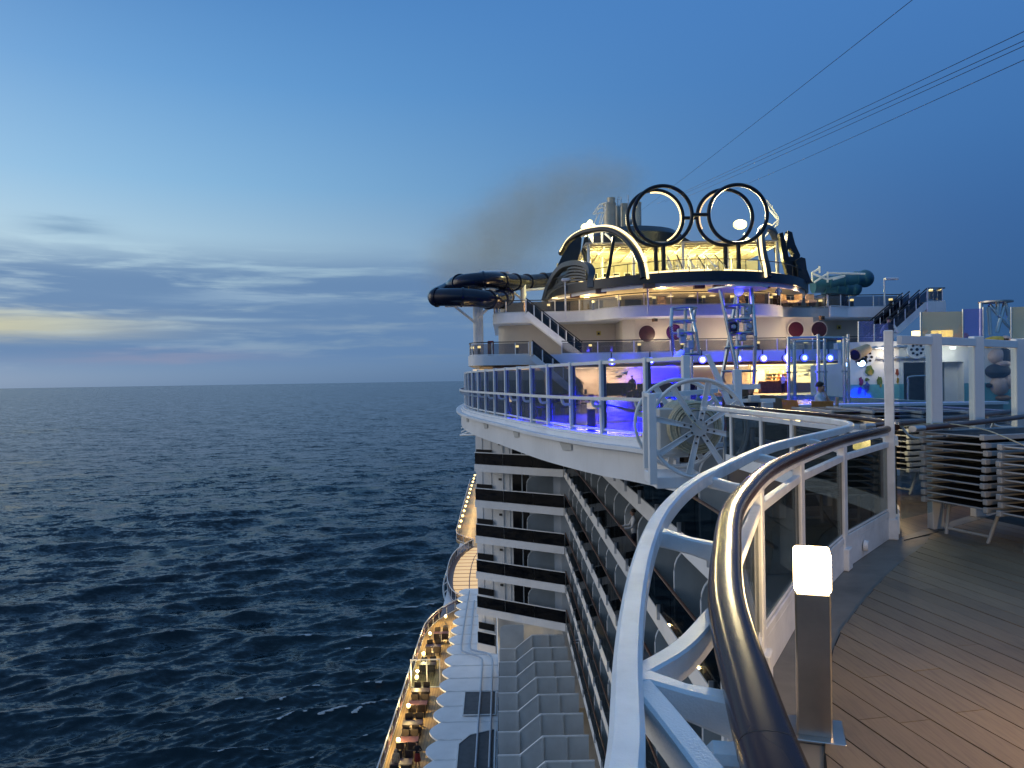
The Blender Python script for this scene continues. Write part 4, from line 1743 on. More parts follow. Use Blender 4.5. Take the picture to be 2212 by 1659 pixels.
for i, (u, v) in enumerate(((1293, 720), (1293 - 87, 720), (1812, 707))):
    p = at(u, v, 74.75)
    mb = MB(); mb.box(p.x, p.y - .05, p.z, .42, .04, .42)
    s_ = mb.build('notice_plate', 'lamp_plate' if 'lamp_plate' in M else mat('lamp_plate', (.55, .45, .12), .5))
    tag(s_, ('small yellow notice plate on the cream wall near the bulge', 'small yellow notice plate on the cream wall beside the stair', 'small yellow notice plate on the starboard cream wall')[i], 'sign')
    mb = MB(); mb.box(p.x, p.y - .08, p.z - .03, .2, .02, .2)
    mb.build('symbol', 'dark_void', s_)

# bar level below tier one
bw_ = thing('bar_front', 'warm lit bar and back wall under the lower terrace', 'bar', (20, 73, 0), world=True)
mb = MB()
mb.beam((-2.3, 74, 1.43), (40, 74, 1.43), .2, 2.85)
mb.build('back_wall', 'cream_wall', bw_, smooth=0)
mb = MB()
mb.box(18.5, 72.2, 2.72, 39, 3.6, .12)
mb.build('ceiling', 'cream_wall', bw_, smooth=0)


def uspan(u0, u1, Y):
    return at(u0, 800, Y).x, at(u1, 800, Y).x


for u0, u1 in ((1242, 1372), (1625, 1845)):
    x0, x1 = uspan(u0, u1, 73)
    mb = MB()
    mb.box((x0 + x1) / 2, 73.72, 2.6, x1 - x0, .2, .1)
    mb.build('ceiling_strip', 'bar_strip', bw_)
    n_ = max(3, int((x1 - x0) / 1.3))
    for j in range(n_):
        x = x0 + (x1 - x0) * (j + .5) / n_
        mb = MB()
        mb.cyl((x, 73.7, 2.62), (x, 73.7, 2.5), .08, .1, 8)
        mb.build('downlight', 'bar_strip', bw_)
    lamp('AREA', 'bar_light', ((x0 + x1) / 2, 72.3, 2.6), (300 if u0 < 1300 else 210) * (x1 - x0), (1, .68, .28), (x1 - x0, 1.2), bw_)
x0, x1 = uspan(1380, 1620, 73)
mb = MB()
mb.box((x0 + x1) / 2, 73.7, 2.6, x1 - x0, .15, .07)
mb.build('ceiling_strip', 'white_glow', bw_)
lamp('SPOT', 'blue_wall_beam', (15.5, 69.8, 2.4), 12000, (.0, .0, 1), .2, bw_, math.radians(75), (14.6, 73.9, 1.3))
# counters, dark benches, shelves, framed pictures
for u0, u1, h_, m_ in ((1300, 1372, 1.15, 'cloth_navy'), (1376, 1500, 1.05, 'cloth_navy'), (1640, 1710, 1.1, 'brown_wood'), (1715, 1835, .9, 'cloth_tan')):
    x0, x1 = uspan(u0, u1, 71)
    mb = MB()
    mb.box((x0 + x1) / 2, 71, h_ / 2, x1 - x0, .7, h_)
    mb.build('counter', m_, bw_, bevel=.03)
x0, x1 = uspan(1655, 1708, 73.6)
mb = MB()
mb.box((x0 + x1) / 2, 73.85, 1.75, x1 - x0, .08, 1.0)
mb.build('dark_panel', 'teal_tile', bw_)
random.seed(3)
for j in range(26):
    x = random.uniform(x0 + .1, x1 - .6)
    z_ = 1.18 + .32 * (j % 3)
    mb = MB()
    mb.cyl((x, 73.5, z_), (x, 73.5, z_ + random.uniform(.14, .28)), .06, .035, 7)
    mb.build('bottle', random.choice(['cloth_white', 'brown_wood', 'cloth_orange', 'teal_tile', 'cloth_red']), bw_)
for j in range(3):
    mb = MB()
    mb.box((x0 + x1) / 2, 73.55, 1.15 + .32 * j, x1 - x0, .35, .05)
    mb.build('shelf', 'brown_wood', bw_)
for u in (1298, 1625, 1706, 1760):
    x = at(u, 800, 73.3).x
    mb = MB()
    mb.box(x, 73.2, 1.4, .35, .3, 2.6)
    mb.build('pillar', 'cream_wall', bw_)
# dark shelving and openings along the dim port half
for u0, u1, z0, z1 in ((1040, 1075, .2, 2.3), (1086, 1120, .2, 2.4), (1130, 1176, .2, 2.4), (1190, 1236, .2, 2.5)):
    x0, x1 = uspan(u0, u1, 73.5)
    mb = MB()
    mb.box((x0 + x1) / 2, 73.83, (z0 + z1) / 2, x1 - x0, .1, z1 - z0)
    mb.build('dark_doorway', 'door_dark', bw_)
x0, x1 = uspan(1020, 1240, 72)
mb = MB()
mb.box((x0 + x1) / 2, 73.6, 2.58, x1 - x0, .12, .08)
mb.build('ceiling_strip', 'led_soft', bw_)
for i, (u, Yp) in enumerate(((1337, 73.85), (1738, 73.85))):
    p = at(u, 797, Yp)
    pic = thing('wall_art', ('angular blue metal wall sculpture on the warm panel, seen through the windscreen', 'angular blue metal wall sculpture on the warm panel behind the steel frame')[i], 'wall art', (p.x, p.y, 1.95), group='wall sculptures in the bar')
    random.seed(5 + i)
    for q in range(7):
        mb = MB()
        x = random.uniform(-.7, .5)
        z_ = random.uniform(-.3, .3)
        mb.plate([(x, -.12, z_), (x + random.uniform(.4, 1.0), -.12, z_ + random.uniform(-.05, .2)), (x + random.uniform(.3, .7), -.12, z_ - random.uniform(.05, .14))], (0, .03, 0))
        mb.build('metal_blade', random.choice(['cloth_blue', 'cloth_navy', 'steel']), pic, smooth=0)
    for z_ in (-.35, 0, .3):
        mb = MB()
        mb.cyl((-.9, -.09, z_), (.9, -.09, z_ + .08), .02, seg=6)
        mb.build('rod', 'dark_steel', pic)

# blue spotlights under the terrace edge
SP = [(1321.5, 782, 23.6 + 41), (1405, 780, 64.6), (1517, 777, 64.6), (1594, 774.5, 64.6), (1649, 774, 64.6), (1699, 773, 64.6), (1737, 773, 64.6), (1792, 773, 64.6)]
sl = None
sn = ['leftmost', 'second from the left', 'third from the left', 'fourth from the left', 'fifth from the left', 'third from the right', 'second from the right', 'rightmost']
for i, (u, v, Y) in enumerate(SP):
    p = at(u, v, Y)
    lab = f'bright blue spotlight under the terrace edge, {sn[i]} of the eight'
    if sl is None:
        sl = thing('blue_spotlight', lab, 'spotlight', (p.x, p.y, p.z), 0, 'blue spotlights under the terrace edge')
        mb = MB(); mb.lathe([(.30, -.02), (.34, .05), (.30, .4), (.12, .5)], (0, 0, 0), 14, 'y'); mb.build('housing', 'dark_void', sl)
        mb = MB(); mb.ball((0, -.06, 0), .33, 14, 8, (1, .45, 1)); mb.build('lens', 'lamp_blue', sl, smooth=60)
        mb = MB(); mb.ball((0, -.15, 0), .2, 14, 8, (1, .45, 1)); mb.build('bulb', 'lamp_blue_core', sl, smooth=60)
        mb = MB(); mb.box(0, .2, .42, .08, .12, .75); mb.build('bracket', 'dark_void', sl)
    else:
        s2 = copy_tree(sl, (p.x, p.y, p.z), 0, lab)
for i in range(8):
    u, v, Y = SP[i]
    p = at(u, v, Y)
    lamp('POINT', 'blue_glow', (p.x, p.y - .55, p.z - .1), 130, (.06, .03, 1), .2)
    lamp('SPOT', 'blue_beam', (p.x, p.y - .45, p.z - .05), 26000, (.01, .01, 1), .15, None, math.radians(16), (p.x - 1.5 + i * .2, p.y - 13, 0))

# bollards along the terraces
DL = [(1, 1020.5, 757), (1, 1035, 750), (1, 1117, 745), (1, 1275, 743), (1, 1381, 740), (1, 1474, 733), (1, 1637, 733), (1, 1812, 728), (1, 1740, 730),
      (2, 1074, 669), (2, 1185, 663), (2, 1282, 658), (2, 1338, 657), (2, 1413, 646), (2, 1520, 643), (2, 1582, 638), (2, 1665, 640), (2, 1772, 638)]
DR = [(2, 1840, 648), (2, 1924, 649), (3, 2011, 651.5), (3, 2029, 651)]
tb_ = None
for i, (tier, u, v) in enumerate(DL + DR):
    z_ = {1: 3.72, 2: 7.82, 3: 8.4}[tier]
    d = ray(u, v)
    Y = (z_ + .8 - 1.6) / d.z * d.y
    lo = 66.6 if tier == 1 else 67
    Y = min(max(Y, lo), 74.5)
    # keep behind the railing line
    pth = T1 if tier == 1 else T2
    p = EYE + d * (Y / d.y)
    yy = min((q for q in pth), key=lambda q: abs(q.x - p.x) + (50 if q.y > 75 else 0)).y
    Y = max(yy + .9, 66.6) if tier < 3 else 70
    p = EYE + d * (Y / d.y)
    side_ = ('lower' if tier == 1 else 'upper')
    rank = [q for q in (DL + DR) if (q[0] == 1) == (tier == 1)]
    rank.sort(key=lambda q: q[1])
    n_ = [q[1] for q in rank].index(u)
    onames = ['leftmost', 'second from left', 'third from left', 'fourth from left', 'fifth from left', 'sixth from left', 'sixth from right', 'fifth from right', 'fourth from right', 'third from right', 'second from right', 'rightmost']
    w_ = onames[n_] if n_ < 6 else (onames[12 - (len(rank) - n_)] if len(rank) - n_ <= 6 else 'middle')
    lab = f'warm square bollard lamp behind the {side_} terrace railing, {w_} in the row'
    zb = z_
    if tb_ is None:
        tb_ = make_bollard(lab, (p.x, p.y, zb), 0, 'lamp_warm', group='bollard lamps on the terraces')
        tb_.scale = (1.75, 1.75, 1.05)
    else:
        c = copy_tree(tb_, (p.x, p.y, zb), 0, lab)
for x, w_ in ((2, 74), (8, 73.5), (14, 68.6), (20, 68.6), (26, 69)):
    lamp('POINT', 'terrace_glow', (x, w_ - 1.2, 8.9), 150, (1, .66, .3), .2)
    lamp('POINT', 'terrace_glow', (x, min(w_, 68.3) - .7, 4.9), 120, (1, .76, .5), .2)

# tier two interior: back wall, ceiling lights, chairs
lw = thing('open_lounge', 'open lounge with warm ceiling lights under the dark brim', 'lounge', (17, 76, 7.82), world=True)
mb = MB()
mb.strip([(-.2, 79), (3, 78), (12, 76.5), (22, 76.5), (31, 78), (34.5, 79)], 7.82, 9.4, .15)
mb.build('back_wall', 'olive_wall', lw, smooth=0)
for x in (6, 9.5, 13, 19, 24, 28):
    mb = MB()
    mb.box(x, 75.9 + abs(x - 17) * .12, 8.6, 1.6, .1, 1.5)
    mb.build('dark_doorway', 'door_dark', lw)
for x in (5, 8, 11, 14, 16, 18, 20, 23, 26):
    mb = MB()
    mb.box(x, 73, 9.28, .5, .5, .05)
    mb.build('ceiling_lamp', 'bar_strip', lw)
lamp('AREA', 'lounge_light', (14, 72, 9.2), 420, (1, .7, .32), (20, 3), lw)
random.seed(9)
tc_ = None
tcn = ['leftmost', 'second from left', 'third from left', 'fourth from left', 'third from right', 'second from right', 'rightmost']
for i, u in enumerate((1140, 1430, 1600, 1640, 1700, 1720, 1752)):
    p = at(u, 650, 69.2 if u > 1350 else 73.5)
    lab = f'pale lounge chair behind the upper terrace glass, {tcn[i]} of the row'
    if tc_ is None:
        tc_ = thing('lounge_chair', lab, 'chair', (p.x, p.y, 7.82), 0, 'pale chairs on the upper terrace')
        mb = MB(); mb.box(0, 0, .42, .8, .75, .25); mb.build('seat', 'cloth_tan', tc_, bevel=.05)
        mb = MB(); mb.box(0, .34, .75, .8, .15, .75); mb.build('backrest', 'cloth_tan', tc_, bevel=.05)
        mb = MB(); mb.box(0, 0, .14, .6, .55, .28); mb.build('base', 'dark_void', tc_)
    else:
        copy_tree(tc_, (p.x, p.y, 7.82), random.uniform(-.9, .9), lab)

# the dark brim
BRL = [(4.3, 75.8), (5.35, 72), (7.8, 67.8), (10.5, 65), (13.7, 63.2), (17, 62.6)]
BRM = smooth_path([Vector(p) for p in BRL] + mirror(BRL)[1:], 8)
br = thing('dark_brim', 'dark navy curved brim projecting over the upper terrace', 'brim', (17, 62.6, 9.4), world=True)
mb = MB()
mb.strip([(p.x, p.y) for p in offset(BRM, -.05)], 9.42, 10.22, .14)
mb.build('brim_band', 'navy_metal', br)
mb = MB()
mb.strip([(p.x, p.y) for p in offset(BRM, .25)], 9.12, 9.42, .12)
mb.build('white_lip', 'white_paint', br)
mb = MB()
P = [(p.x, p.y) for p in offset(BRM, .2)]
mb.prism(P + [(30, 92), (4, 92)], 9.4, 10.1)
mb.build('roof_slab', 'cream_wall', br, smooth=0)
for u, v in ((1405, 616), (1514, 617), (1557, 616), (1655, 617), (1300, 628), (1243, 638)):
    Y = 7.6 / ray(u, v).z * ray(u, v).y
    p = EYE + ray(u, v) * (Y / ray(u, v).y)
    mb = MB()
    mb.box(p.x, p.y + .6, 9.2, .9, .5, .36)
    q = mb.build('soffit_speaker', 'brown_wood', br)
mb = MB()
for p in offset(BRM, .3)[3:-3:3]:
    mb.cyl((p.x, p.y, 10.1), (p.x, p.y, 11.25), .03, seg=6)
mb.tube([Vector((p.x, p.y, 11.25)) for p in offset(BRM, .3)[3:-3]], .035, 6)
mb.build('hand_rail', 'dark_void', br)
led = [p for p in offset(BRM, 1.0)]
for a_, b_ in ((9, 22), (26, 42), (44, 68)):
    mb = MB()
    mb.tube([Vector((p.x, p.y, 10.42)) for p in led[a_:b_]], .11, 6)
    mb.build('led_strip', 'led_warm', br)

# lit upper sun deck: pergola, columns, back wall
ud = thing('sun_deck_pergola', 'yellow lit pergola roof on white columns above the dark brim', 'pergola', (17, 77, 10.1), world=True)
mb = MB()
mb.box(17.2, 77.6, 14.28, 18.6, 11.0, .16)
mb.build('roof', 'cream_wall', ud, smooth=0)
mb = MB()
for y in np.linspace(72.6, 82.6, 9):
    mb.box(17.2, y, 14.12, 18.5, .14, .17)
mb.build('roof_beam', 'cream_wall', ud, smooth=0)
mb = MB()
for x in np.linspace(8.2, 26.2, 13):
    mb.box(x, 77.6, 14.0, .1, 10.8, .12)
mb.build('roof_batten', 'cream_wall', ud, smooth=0)
for x, y in ((8.2, 72.4), (12.6, 73.4), (17.1, 72.4), (21.6, 73.4), (26, 72.4), (10.4, 80), (15, 80), (19.5, 80), (24, 80)):
    mb = MB()
    mb.cyl((x, y, 10.1), (x, y, 14.2), .16, seg=10)
    mb.build('column', 'white_paint', ud)
mb = MB()
mb.box(17, 84, 12.1, 22, .3, 4.2)
mb.build('back_wall', 'olive_wall', ud, smooth=0)
for j in range(16):
    x = 7.6 + 1.22 * j
    mb = MB()
    mb.box(x, 83.78, 12.5, .78, .08, 1.15)
    f_ = mb.build('window', 'white_paint', ud)
    mb = MB()
    mb.box(x, 83.71, 12.5, .6, .04, .95)
    mb.build('pane', 'door_dark', f_)
for x, y in ((9.5, 75), (13.4, 78), (17, 75), (20.6, 78), (24.5, 75)):
    lamp('POINT', 'pergola_glow', (x, y, 12.7), 1000, (1, .84, .30), .3)
    mb = MB(); mb.ball((x, y, 13.85), .16, 10, 6)
    mb.build('pergola_lamp', 'lamp_flood', ud, smooth=60)
# open stair frames on the sun deck
for i, (u0, u1) in enumerate(((1462, 1474), (1505, 1522), (1543, 1568))):
    a, b_ = at(u0, 556, 71), at(u1, 588, 66.6)
    st = thing('steep_stair', f'steep open stair with white rails on the sun deck, {("leftmost", "middle", "rightmost")[i]} of three', 'stair', (b_.x, b_.y, 10.1), world=True, group='stairs on the sun deck')
    for dx_ in (0, -.9):
        mb = MB()
        mb.tube([(b_.x + dx_, b_.y, 11.1), (a.x + dx_, a.y, 12.9)], .06, 6)
        mb.build('handrail', 'dark_void' if dx_ == 0 else 'white_paint', st)
        mb = MB()
        mb.beam((b_.x + dx_, b_.y, 10.15), (a.x + dx_, a.y, 11.95), .06, .2)
        mb.build('stringer', 'white_paint', st)
        mb = MB()
        for f in (.1, .4, .7, 1):
            mb.cyl((b_.x + (a.x - b_.x) * f + dx_, b_.y + (a.y - b_.y) * f, 10.15 + 1.8 * f), (b_.x + (a.x - b_.x) * f + dx_, b_.y + (a.y - b_.y) * f, 11.1 + 1.8 * f), .03, seg=6)
        mb.build('baluster', 'white_paint', st)
    mb = MB()
    for f in np.linspace(.05, .95, 8):
        mb.box(b_.x + (a.x - b_.x) * f - .45, b_.y + (a.y - b_.y) * f, 10.15 + 1.8 * f, .86, .25, .04)
    mb.build('tread', 'alu', st)

# arches with light strips
def arch(name, pts, label, led_rng):
    t_ = thing(name, label, 'arch', (pts[0].x, pts[0].y, 10.1), world=True, group='dark arches with light strips')
    P = smooth_path(pts, 8)
    mb = MB()
    mb.sweep(rounded(.72, .5, 14, 4), P)
    mb.build('arch_beam', 'ring_black', t_, smooth=50)
    # the strip sits on the face turned to the middle of the deck and aft
    L = []
    for i, p in enumerate(P):
        ctr_ = Vector((8.6 if p.x < CXS else 2 * CXS - 8.6, 71, 10.6))
        n_ = (p - ctr_)
        n_.y = 0
        n_ = n_.normalized()
        L.append(p + n_ * .24 + Vector((0, -.36, 0)))
    mb = MB()
    a_, b_ = led_rng
    mb.tube(L[a_:b_], .12, 8)
    mb.build('light_strip', 'led_warm', t_, smooth=60)
    return t_


c2 = lambda x, y: (1152 + .5425 * x * .5486, 373 + .5425 * y * .5486)
AP = [((806, 768), 64.0), ((795, 700), 64.4), ((775, 630), 65.2), ((738, 555), 66.3), ((680, 485), 67.8), ((605, 432), 69.3), ((530, 412), 70.8), ((450, 418), 72.4), ((355, 440), 74.2), ((262, 500), 76.2), ((205, 590), 77.6)]
APT = [at(*c2(*q), Y) for q, Y in AP]
arch('light_arch', APT, 'dark arch edged with a warm light strip on the port side', (0, 200))
arch('light_arch', [Vector((2 * CXS - p.x, p.y, p.z)) for p in APT], 'dark arch edged with a warm light strip on the starboard side, seen nearly edge on', (0, 60))


def plate2(name, pts, Y, th, m_, parent, skew=0.0):
    mb = MB()
    P = [at(*c2(x, y), Y + skew * (x - pts[0][0])) for x, y in pts]
    mb.plate(P, (0, th, 0))
    return mb.build(name, m_, parent, smooth=0)


fr_ = thing('port_fairing', 'dark louvred fairing and leg under the port arch', 'fairing', (6.5, 72, 10), world=True)
plate2('leg', [(300, 700), (178, 668), (210, 600), (262, 520), (340, 455), (352, 480), (345, 560), (322, 640), (345, 660), (378, 652), (362, 590), (352, 565), (372, 470), (400, 455), (402, 560), (412, 700)], 74.5, .7, 'navy_metal', fr_)
plate2('strut', [(575, 465), (598, 470), (575, 620), (552, 760), (545, 795), (520, 790), (532, 740), (555, 610)], 66.5, .4, 'ring_black', fr_)
for j in range(6):
    f = j / 5
    P = [at(*c2(95 + 14 * f * 6, 915 - 26 * j), 75), at(*c2(150 + 20 * j * .9, 855 - 26 * j * .9), 72.8), at(*c2(235 + 6 * j, 815 - 24 * j), 70.8), at(*c2(330, 800 - 22 * j), 69.3), at(*c2(388, 808 - 20 * j), 68.4)]
    mb = MB()
    mb.sweep([(-.4, -.05), (.1, -.085), (.1, .085), (-.4, .06)], smooth_path(P, 5))
    mb.build('louvre', 'louvre_grey', fr_)
P = [at(*c2(420, 835), 67.6), at(*c2(420, 720), 67.8), at(*c2(385, 670), 68.5), at(*c2(310, 655), 70), at(*c2(225, 675), 72.4), at(*c2(165, 735), 74), at(*c2(115, 830), 75.2), at(*c2(85, 930), 75.8)]
mb = MB()
mb.sweep([(-.3, -.22), (.3, -.22), (.3, .22), (-.3, .22)], smooth_path(P, 5))
mb.build('rim', 'louvre_grey', fr_)
mb = MB()
mb.plate([at(*c2(410, 810), 70.5), at(*c2(395, 690), 70.5), at(*c2(300, 668), 72), at(*c2(185, 720), 76), at(*c2(110, 880), 77)], (.1, .2, 0))
mb.build('inner_shell', 'ring_black', fr_, smooth=0)
fs_ = thing('starboard_fairing', 'dark braced legs and fairing outboard of the starboard arch', 'fairing', (28, 71, 10), world=True)
plate2('leg', [(1786, 440), (1812, 432), (1835, 520), (1858, 630), (1895, 760), (1850, 760), (1818, 640), (1800, 540)], 69, .6, 'ring_black', fs_)
plate2('leg', [(1850, 420), (1880, 432), (1886, 462), (1902, 520), (1938, 598), (1930, 638), (1845, 640), (1842, 610), (1880, 612), (1892, 590), (1868, 548), (1850, 552), (1842, 600), (1836, 560)], 71, .8, 'navy_metal', fs_)
plate2('side_box', [(1905, 640), (1945, 612), (1975, 622), (1986, 700), (2012, 770), (2030, 800), (1935, 795), (1915, 700)], 70, 2.2, 'navy_metal', fs_)
plate2('lower_brace', [(1850, 640), (1905, 640), (1930, 700), (1960, 795), (1880, 795)], 70.4, .6, 'ring_black', fs_)

# the two pairs of rings
rg = thing('ring_sculpture', 'four big dark hoops on posts standing over the sun deck', 'sculpture', (CXS, 66.5, 10.1), world=True)
for (u, v, rr, Y, base) in ((1431.7, 465, 63.5, 66.5, 585), (1594, 462.5, 63.5, 66.5, 584), (1415.4, 471, 60.2, 70.2, 581), (1565.7, 469.7, 60.2, 70.2, 580)):
    p = at(u, v, Y)
    R_ = rr / FPX * Y
    mb = MB()
    mb.torus((p.x, p.y, p.z), R_, .17, (0, 1, 0), 72, 12)
    rb_ = mb.build('hoop', 'ring_black', rg, smooth=60)
    mb = MB()
    mb.cyl((p.x, p.y, 10.1), (p.x, p.y, p.z - R_ - .1), .2, seg=12)
    mb.build('post', 'ring_black', rg)
    if Y > 70:
        t0, t1 = (-1.1, 1.75) if u < 1500 else (1.9, 3.6)
        L = [Vector((p.x + (R_ - .2) * math.cos(a), p.y - .02, p.z + (R_ - .2) * math.sin(a))) for a in np.linspace(t0, t1, 30)]
        mb = MB()
        mb.tube(L, .085, 6)
        mb.build('light_strip', 'led_warm' if u < 1500 else 'led_soft', rb_, smooth=60)
for (ua, ub, v, Y) in ((1494, 1532, 463.5, 66.5), (1477, 1508, 470.8, 70.2)):
    a, b_ = at(ua, v, Y), at(ub, v, Y)
    mb = MB()
    mb.cyl((a.x, a.y, a.z), (b_.x, b_.y, b_.z), .16, seg=10)
    mb.build('link_bar', 'ring_black', rg)

# funnel top: dark cap, exhaust pipes, mast frames
fn = thing('funnel', 'dark funnel casing with a cluster of steel exhaust pipes', 'funnel', (14, 92, 14.3), world=True)
CAP = [(8.6, 0), (8.8, .5), (9.0, 1.2), (8.0, 1.9), (5.5, 2.25), (0.01, 2.3)]
ctr = at(1372, 500, 92)
mb = MB()
seg = 36
vs, fs = [], []
for r, h in CAP:
    for q in range(seg):
        a = 2 * PI * q / seg
        vs.append((ctr.x + r * .62 * math.cos(a), 93 + r * .62 * math.sin(a), 17.1 + h))
for i in range(len(CAP) - 1):
    for q in range(seg):
        fs.append((i * seg + q, i * seg + (q + 1) % seg, (i + 1) * seg + (q + 1) % seg, (i + 1) * seg + q))
mb.add(vs, fs)
mb.build('cap', 'navy_metal', fn, smooth=50)
mb = MB()
mb.plate([at(*c2(1000, 420), 92), at(*c2(1040, 420), 92), at(*c2(1100, 470), 92), at(*c2(1200, 530), 92), at(*c2(960, 540), 92)], (0, 6, 0))
mb.build('sloping_flank', 'navy_metal', fn, smooth=0)
mb = MB()
mb.cyl((ctr.x, 93, 14.2), (ctr.x, 93, 17.2), 4.6, 5.0, 24)
mb.build('casing', 'olive_wall', fn)
for j in range(9):
    x = ctr.x - 3.6 + .9 * j
    mb = MB()
    mb.box(x, 93 - 4.75 * math.sqrt(max(.05, 1 - ((x - ctr.x) / 5.2) ** 2)) - .1, 15.9, .5, .1, .8)
    mb.build('casing_window', 'white_paint', fn)
for (u, w_, vt, vb, Y) in ((1316.5, 27, 440, 486, 92), (1320, 17, 428.5, 442, 92), (1347.5, 15, 441, 484, 93), (1354, 11, 441, 484, 95), (1376, 18, 438.5, 484, 92.5), (1334, 12, 446, 484, 95)):
    p0, p1 = at(u, vb, Y), at(u, vt, Y)
    r = w_ / 2 / FPX * Y
    mb = MB()
    mb.cyl((p1.x, Y, p0.z - .5), (p1.x, Y, p1.z), r, r, 16)
    mb.cyl((p1.x, Y, p1.z - .15), (p1.x, Y, p1.z + .05), r * 1.06, r * 1.06, 16)
    mb.build('exhaust_pipe', 'pipe_steel' if 'pipe_steel' in M else mat('pipe_steel', (.42, .40, .33), .42, .6, var=.1, scale=1.2), fn)
mb = MB()
a, b_ = at(1338, 426, 92), at(1338, 446, 92)
for dx_ in (-.22, .22):
    mb.cyl((b_.x + dx_, 92, b_.z), (a.x + dx_, 92, a.z), .04, seg=6)
for f in np.linspace(0, 1, 5):
    z_ = b_.z + (a.z - b_.z) * f
    mb.cyl((b_.x - .22, 92, z_), (b_.x + .22, 92, z_), .03, seg=6)
mb.build('ladder', 'alu', fn)
lamp('POINT', 'funnel_glow', (ctr.x - 1, 86.3, 16.2), 420, (1, .85, .35), .3)


def truss(par, pts, r=.06):
    for a, b_, Y in pts:
        A, B = at(*c2(*a), Y), at(*c2(*b_), Y)
        mb = MB()
        mb.cyl(A, B, r, seg=6)
        mb.build('lattice_bar', 'white_paint', par)


mf = thing('port_floodlight_mast', 'white lattice mast with a glaring floodlight left of the funnel', 'mast', (9.5, 84, 14.3), world=True)
truss(mf, [((432, 300), (482, 228), 84), ((432, 300), (520, 285), 84), ((482, 228), (528, 215), 84), ((520, 285), (528, 215), 84), ((452, 290), (505, 225), 84), ((455, 262), (522, 250), 84),
           ((470, 300), (440, 370), 84), ((500, 290), (480, 370), 84), ((440, 370), (470, 405), 84), ((520, 285), (490, 375), 84)], .07)
truss(mf, [((430, 400), (430, 545), 80), ((430, 375), (480, 410), 80), ((520, 440), (628, 545), 80), ((400, 440), (430, 500), 80), ((500, 430), (500, 545), 80)], .12)
p = at(1265.5, 491, 80)
mb = MB(); mb.ball((p.x, p.y, p.z), .52, 16, 10, (1, .7, .8)); mb.build('flood_lamp', 'lamp_flood', mf, smooth=60)
mb = MB(); mb.ball((p.x + .45, p.y, p.z + .5), .28, 14, 10); mb.build('flood_lamp', 'lamp_flood', mf, smooth=60)
mb = MB(); mb.cyl((p.x, p.y + .2, 13), (p.x, p.y + .2, p.z - .3), .09, seg=8); mb.build('pole', 'white_paint', mf)
lamp('POINT', 'flood_glow', (p.x, p.y - .8, p.z), 700, (1, .86, .38), .3)
lamp('SPOT', 'flood_beam', (p.x, p.y - 1.2, p.z), 10000, (1, .80, .45), 1.2, None, math.radians(70), (1, 20, -6))
ms = thing('starboard_floodlight_mast', 'white bent lattice mast with a glaring floodlight behind the right hoops', 'mast', (24, 82, 14.3), world=True)
truss(ms, [((1688, 200), (1710, 262), 80), ((1700, 205), (1738, 262), 80), ((1710, 262), (1782, 345), 80), ((1738, 262), (1782, 335), 80), ((1688, 200), (1700, 205), 80), ((1698, 235), (1735, 245), 80),
           ((1782, 340), (1595, 520), 80), ((1770, 380), (1600, 540), 80), ((1782, 340), (1770, 380), 80), ((1530, 440), (1560, 530), 80), ((1560, 470), (1550, 530), 80)], .11)
p = at(1598.5, 485, 80)
for dx_, dz_, r_ in ((0, 0, .72),):
    mb = MB(); mb.ball((p.x + dx_, p.y, p.z + dz_), r_, 18, 12, (1, .6, .72)); mb.build('flood_lamp', 'lamp_flood', ms, smooth=60)
lamp('POINT', 'flood_glow', (p.x, p.y - 1, p.z), 1200, (1, .86, .38), .3)
lamp('SPOT', 'flood_beam', (p.x, p.y - 1.4, p.z), 17000, (1, .80, .45), 1.5, None, math.radians(60), (8, 14, 0))
mb = MB()
a = at(1357, 432, 94)
mb.cyl((a.x, 94, 17.5), (a.x, 94, a.z + .6), .1, .06, 8)
mb.box(a.x + .3, 94, a.z - .5, .8, .06, .06)
mb.ball((a.x + .25, 94, a.z - 2.6), .45, 10, 8)
tag(mb.build('signal_mast', 'white_paint'), 'thin white signal mast beside the exhaust pipes', 'mast')

# water slide tubes hanging over the port side
c1 = lambda x, y: (877.8 + .2976 * x, 329.2 + .2976 * y)
sl_ = thing('water_slide', 'glossy black tube water slide looping out over the port side', 'water slide', (-4, 76, 7), world=True)
UP = [at(*c1(1110, 915), 84), at(*c1(980, 935), 82), at(*c1(850, 945), 80), at(*c1(740, 938), 77), at(*c1(610, 928), 74.5), at(*c1(470, 938), 73.5), at(*c1(370, 955), 74.5), at(*c1(325, 985), 77.5)]
LO = [at(*c1(222, 1052), 72), at(*c1(330, 1050), 71.2), at(*c1(450, 1052), 71), at(*c1(560, 1064), 71.2), at(*c1(640, 1072), 72.5), at(*c1(715, 1052), 76), at(*c1(720, 1020), 79), at(*c1(650, 1000), 81)]
for P, sg in ((UP, .80), (LO, .82)):
    mb = MB()
    mb.tube(smooth_path(P, 8), sg, 20)
    mb.build('slide_tube', 'black_gloss', sl_, smooth=60)
    F_ = resample(smooth_path(P, 8), 2.6)
    for i in range(len(F_) - 1):
        d = (F_[i + 1] - F_[i]).normalized()
        mb = MB()
        mb.tube([F_[i] - d * .09, F_[i] + d * .09], sg + .11, 20)
        mb.build('flange', 'black_gloss', sl_, smooth=60)
mb = MB()
e = LO[0]
mb.ball((e.x, e.y + .1, e.z), .87, 18, 12)
mb.build('slide_elbow', 'black_gloss', sl_, smooth=60)
mb = MB()
p0 = at(*c1(525, 1100), 74)
mb.tube(smooth_path([UP[-1], at(*c1(285, 1010), 76.5), at(*c1(215, 1040), 74.5), at(*c1(222, 1052), 72.4)], 6), .8, 20)
mb.build('slide_tube', 'black_gloss', sl_, smooth=60)
py = thing('slide_pylon', 'tall white tubular pylon carrying the black water slide', 'pylon', (-2.9, 75, 3.7), world=True)
mb = MB()
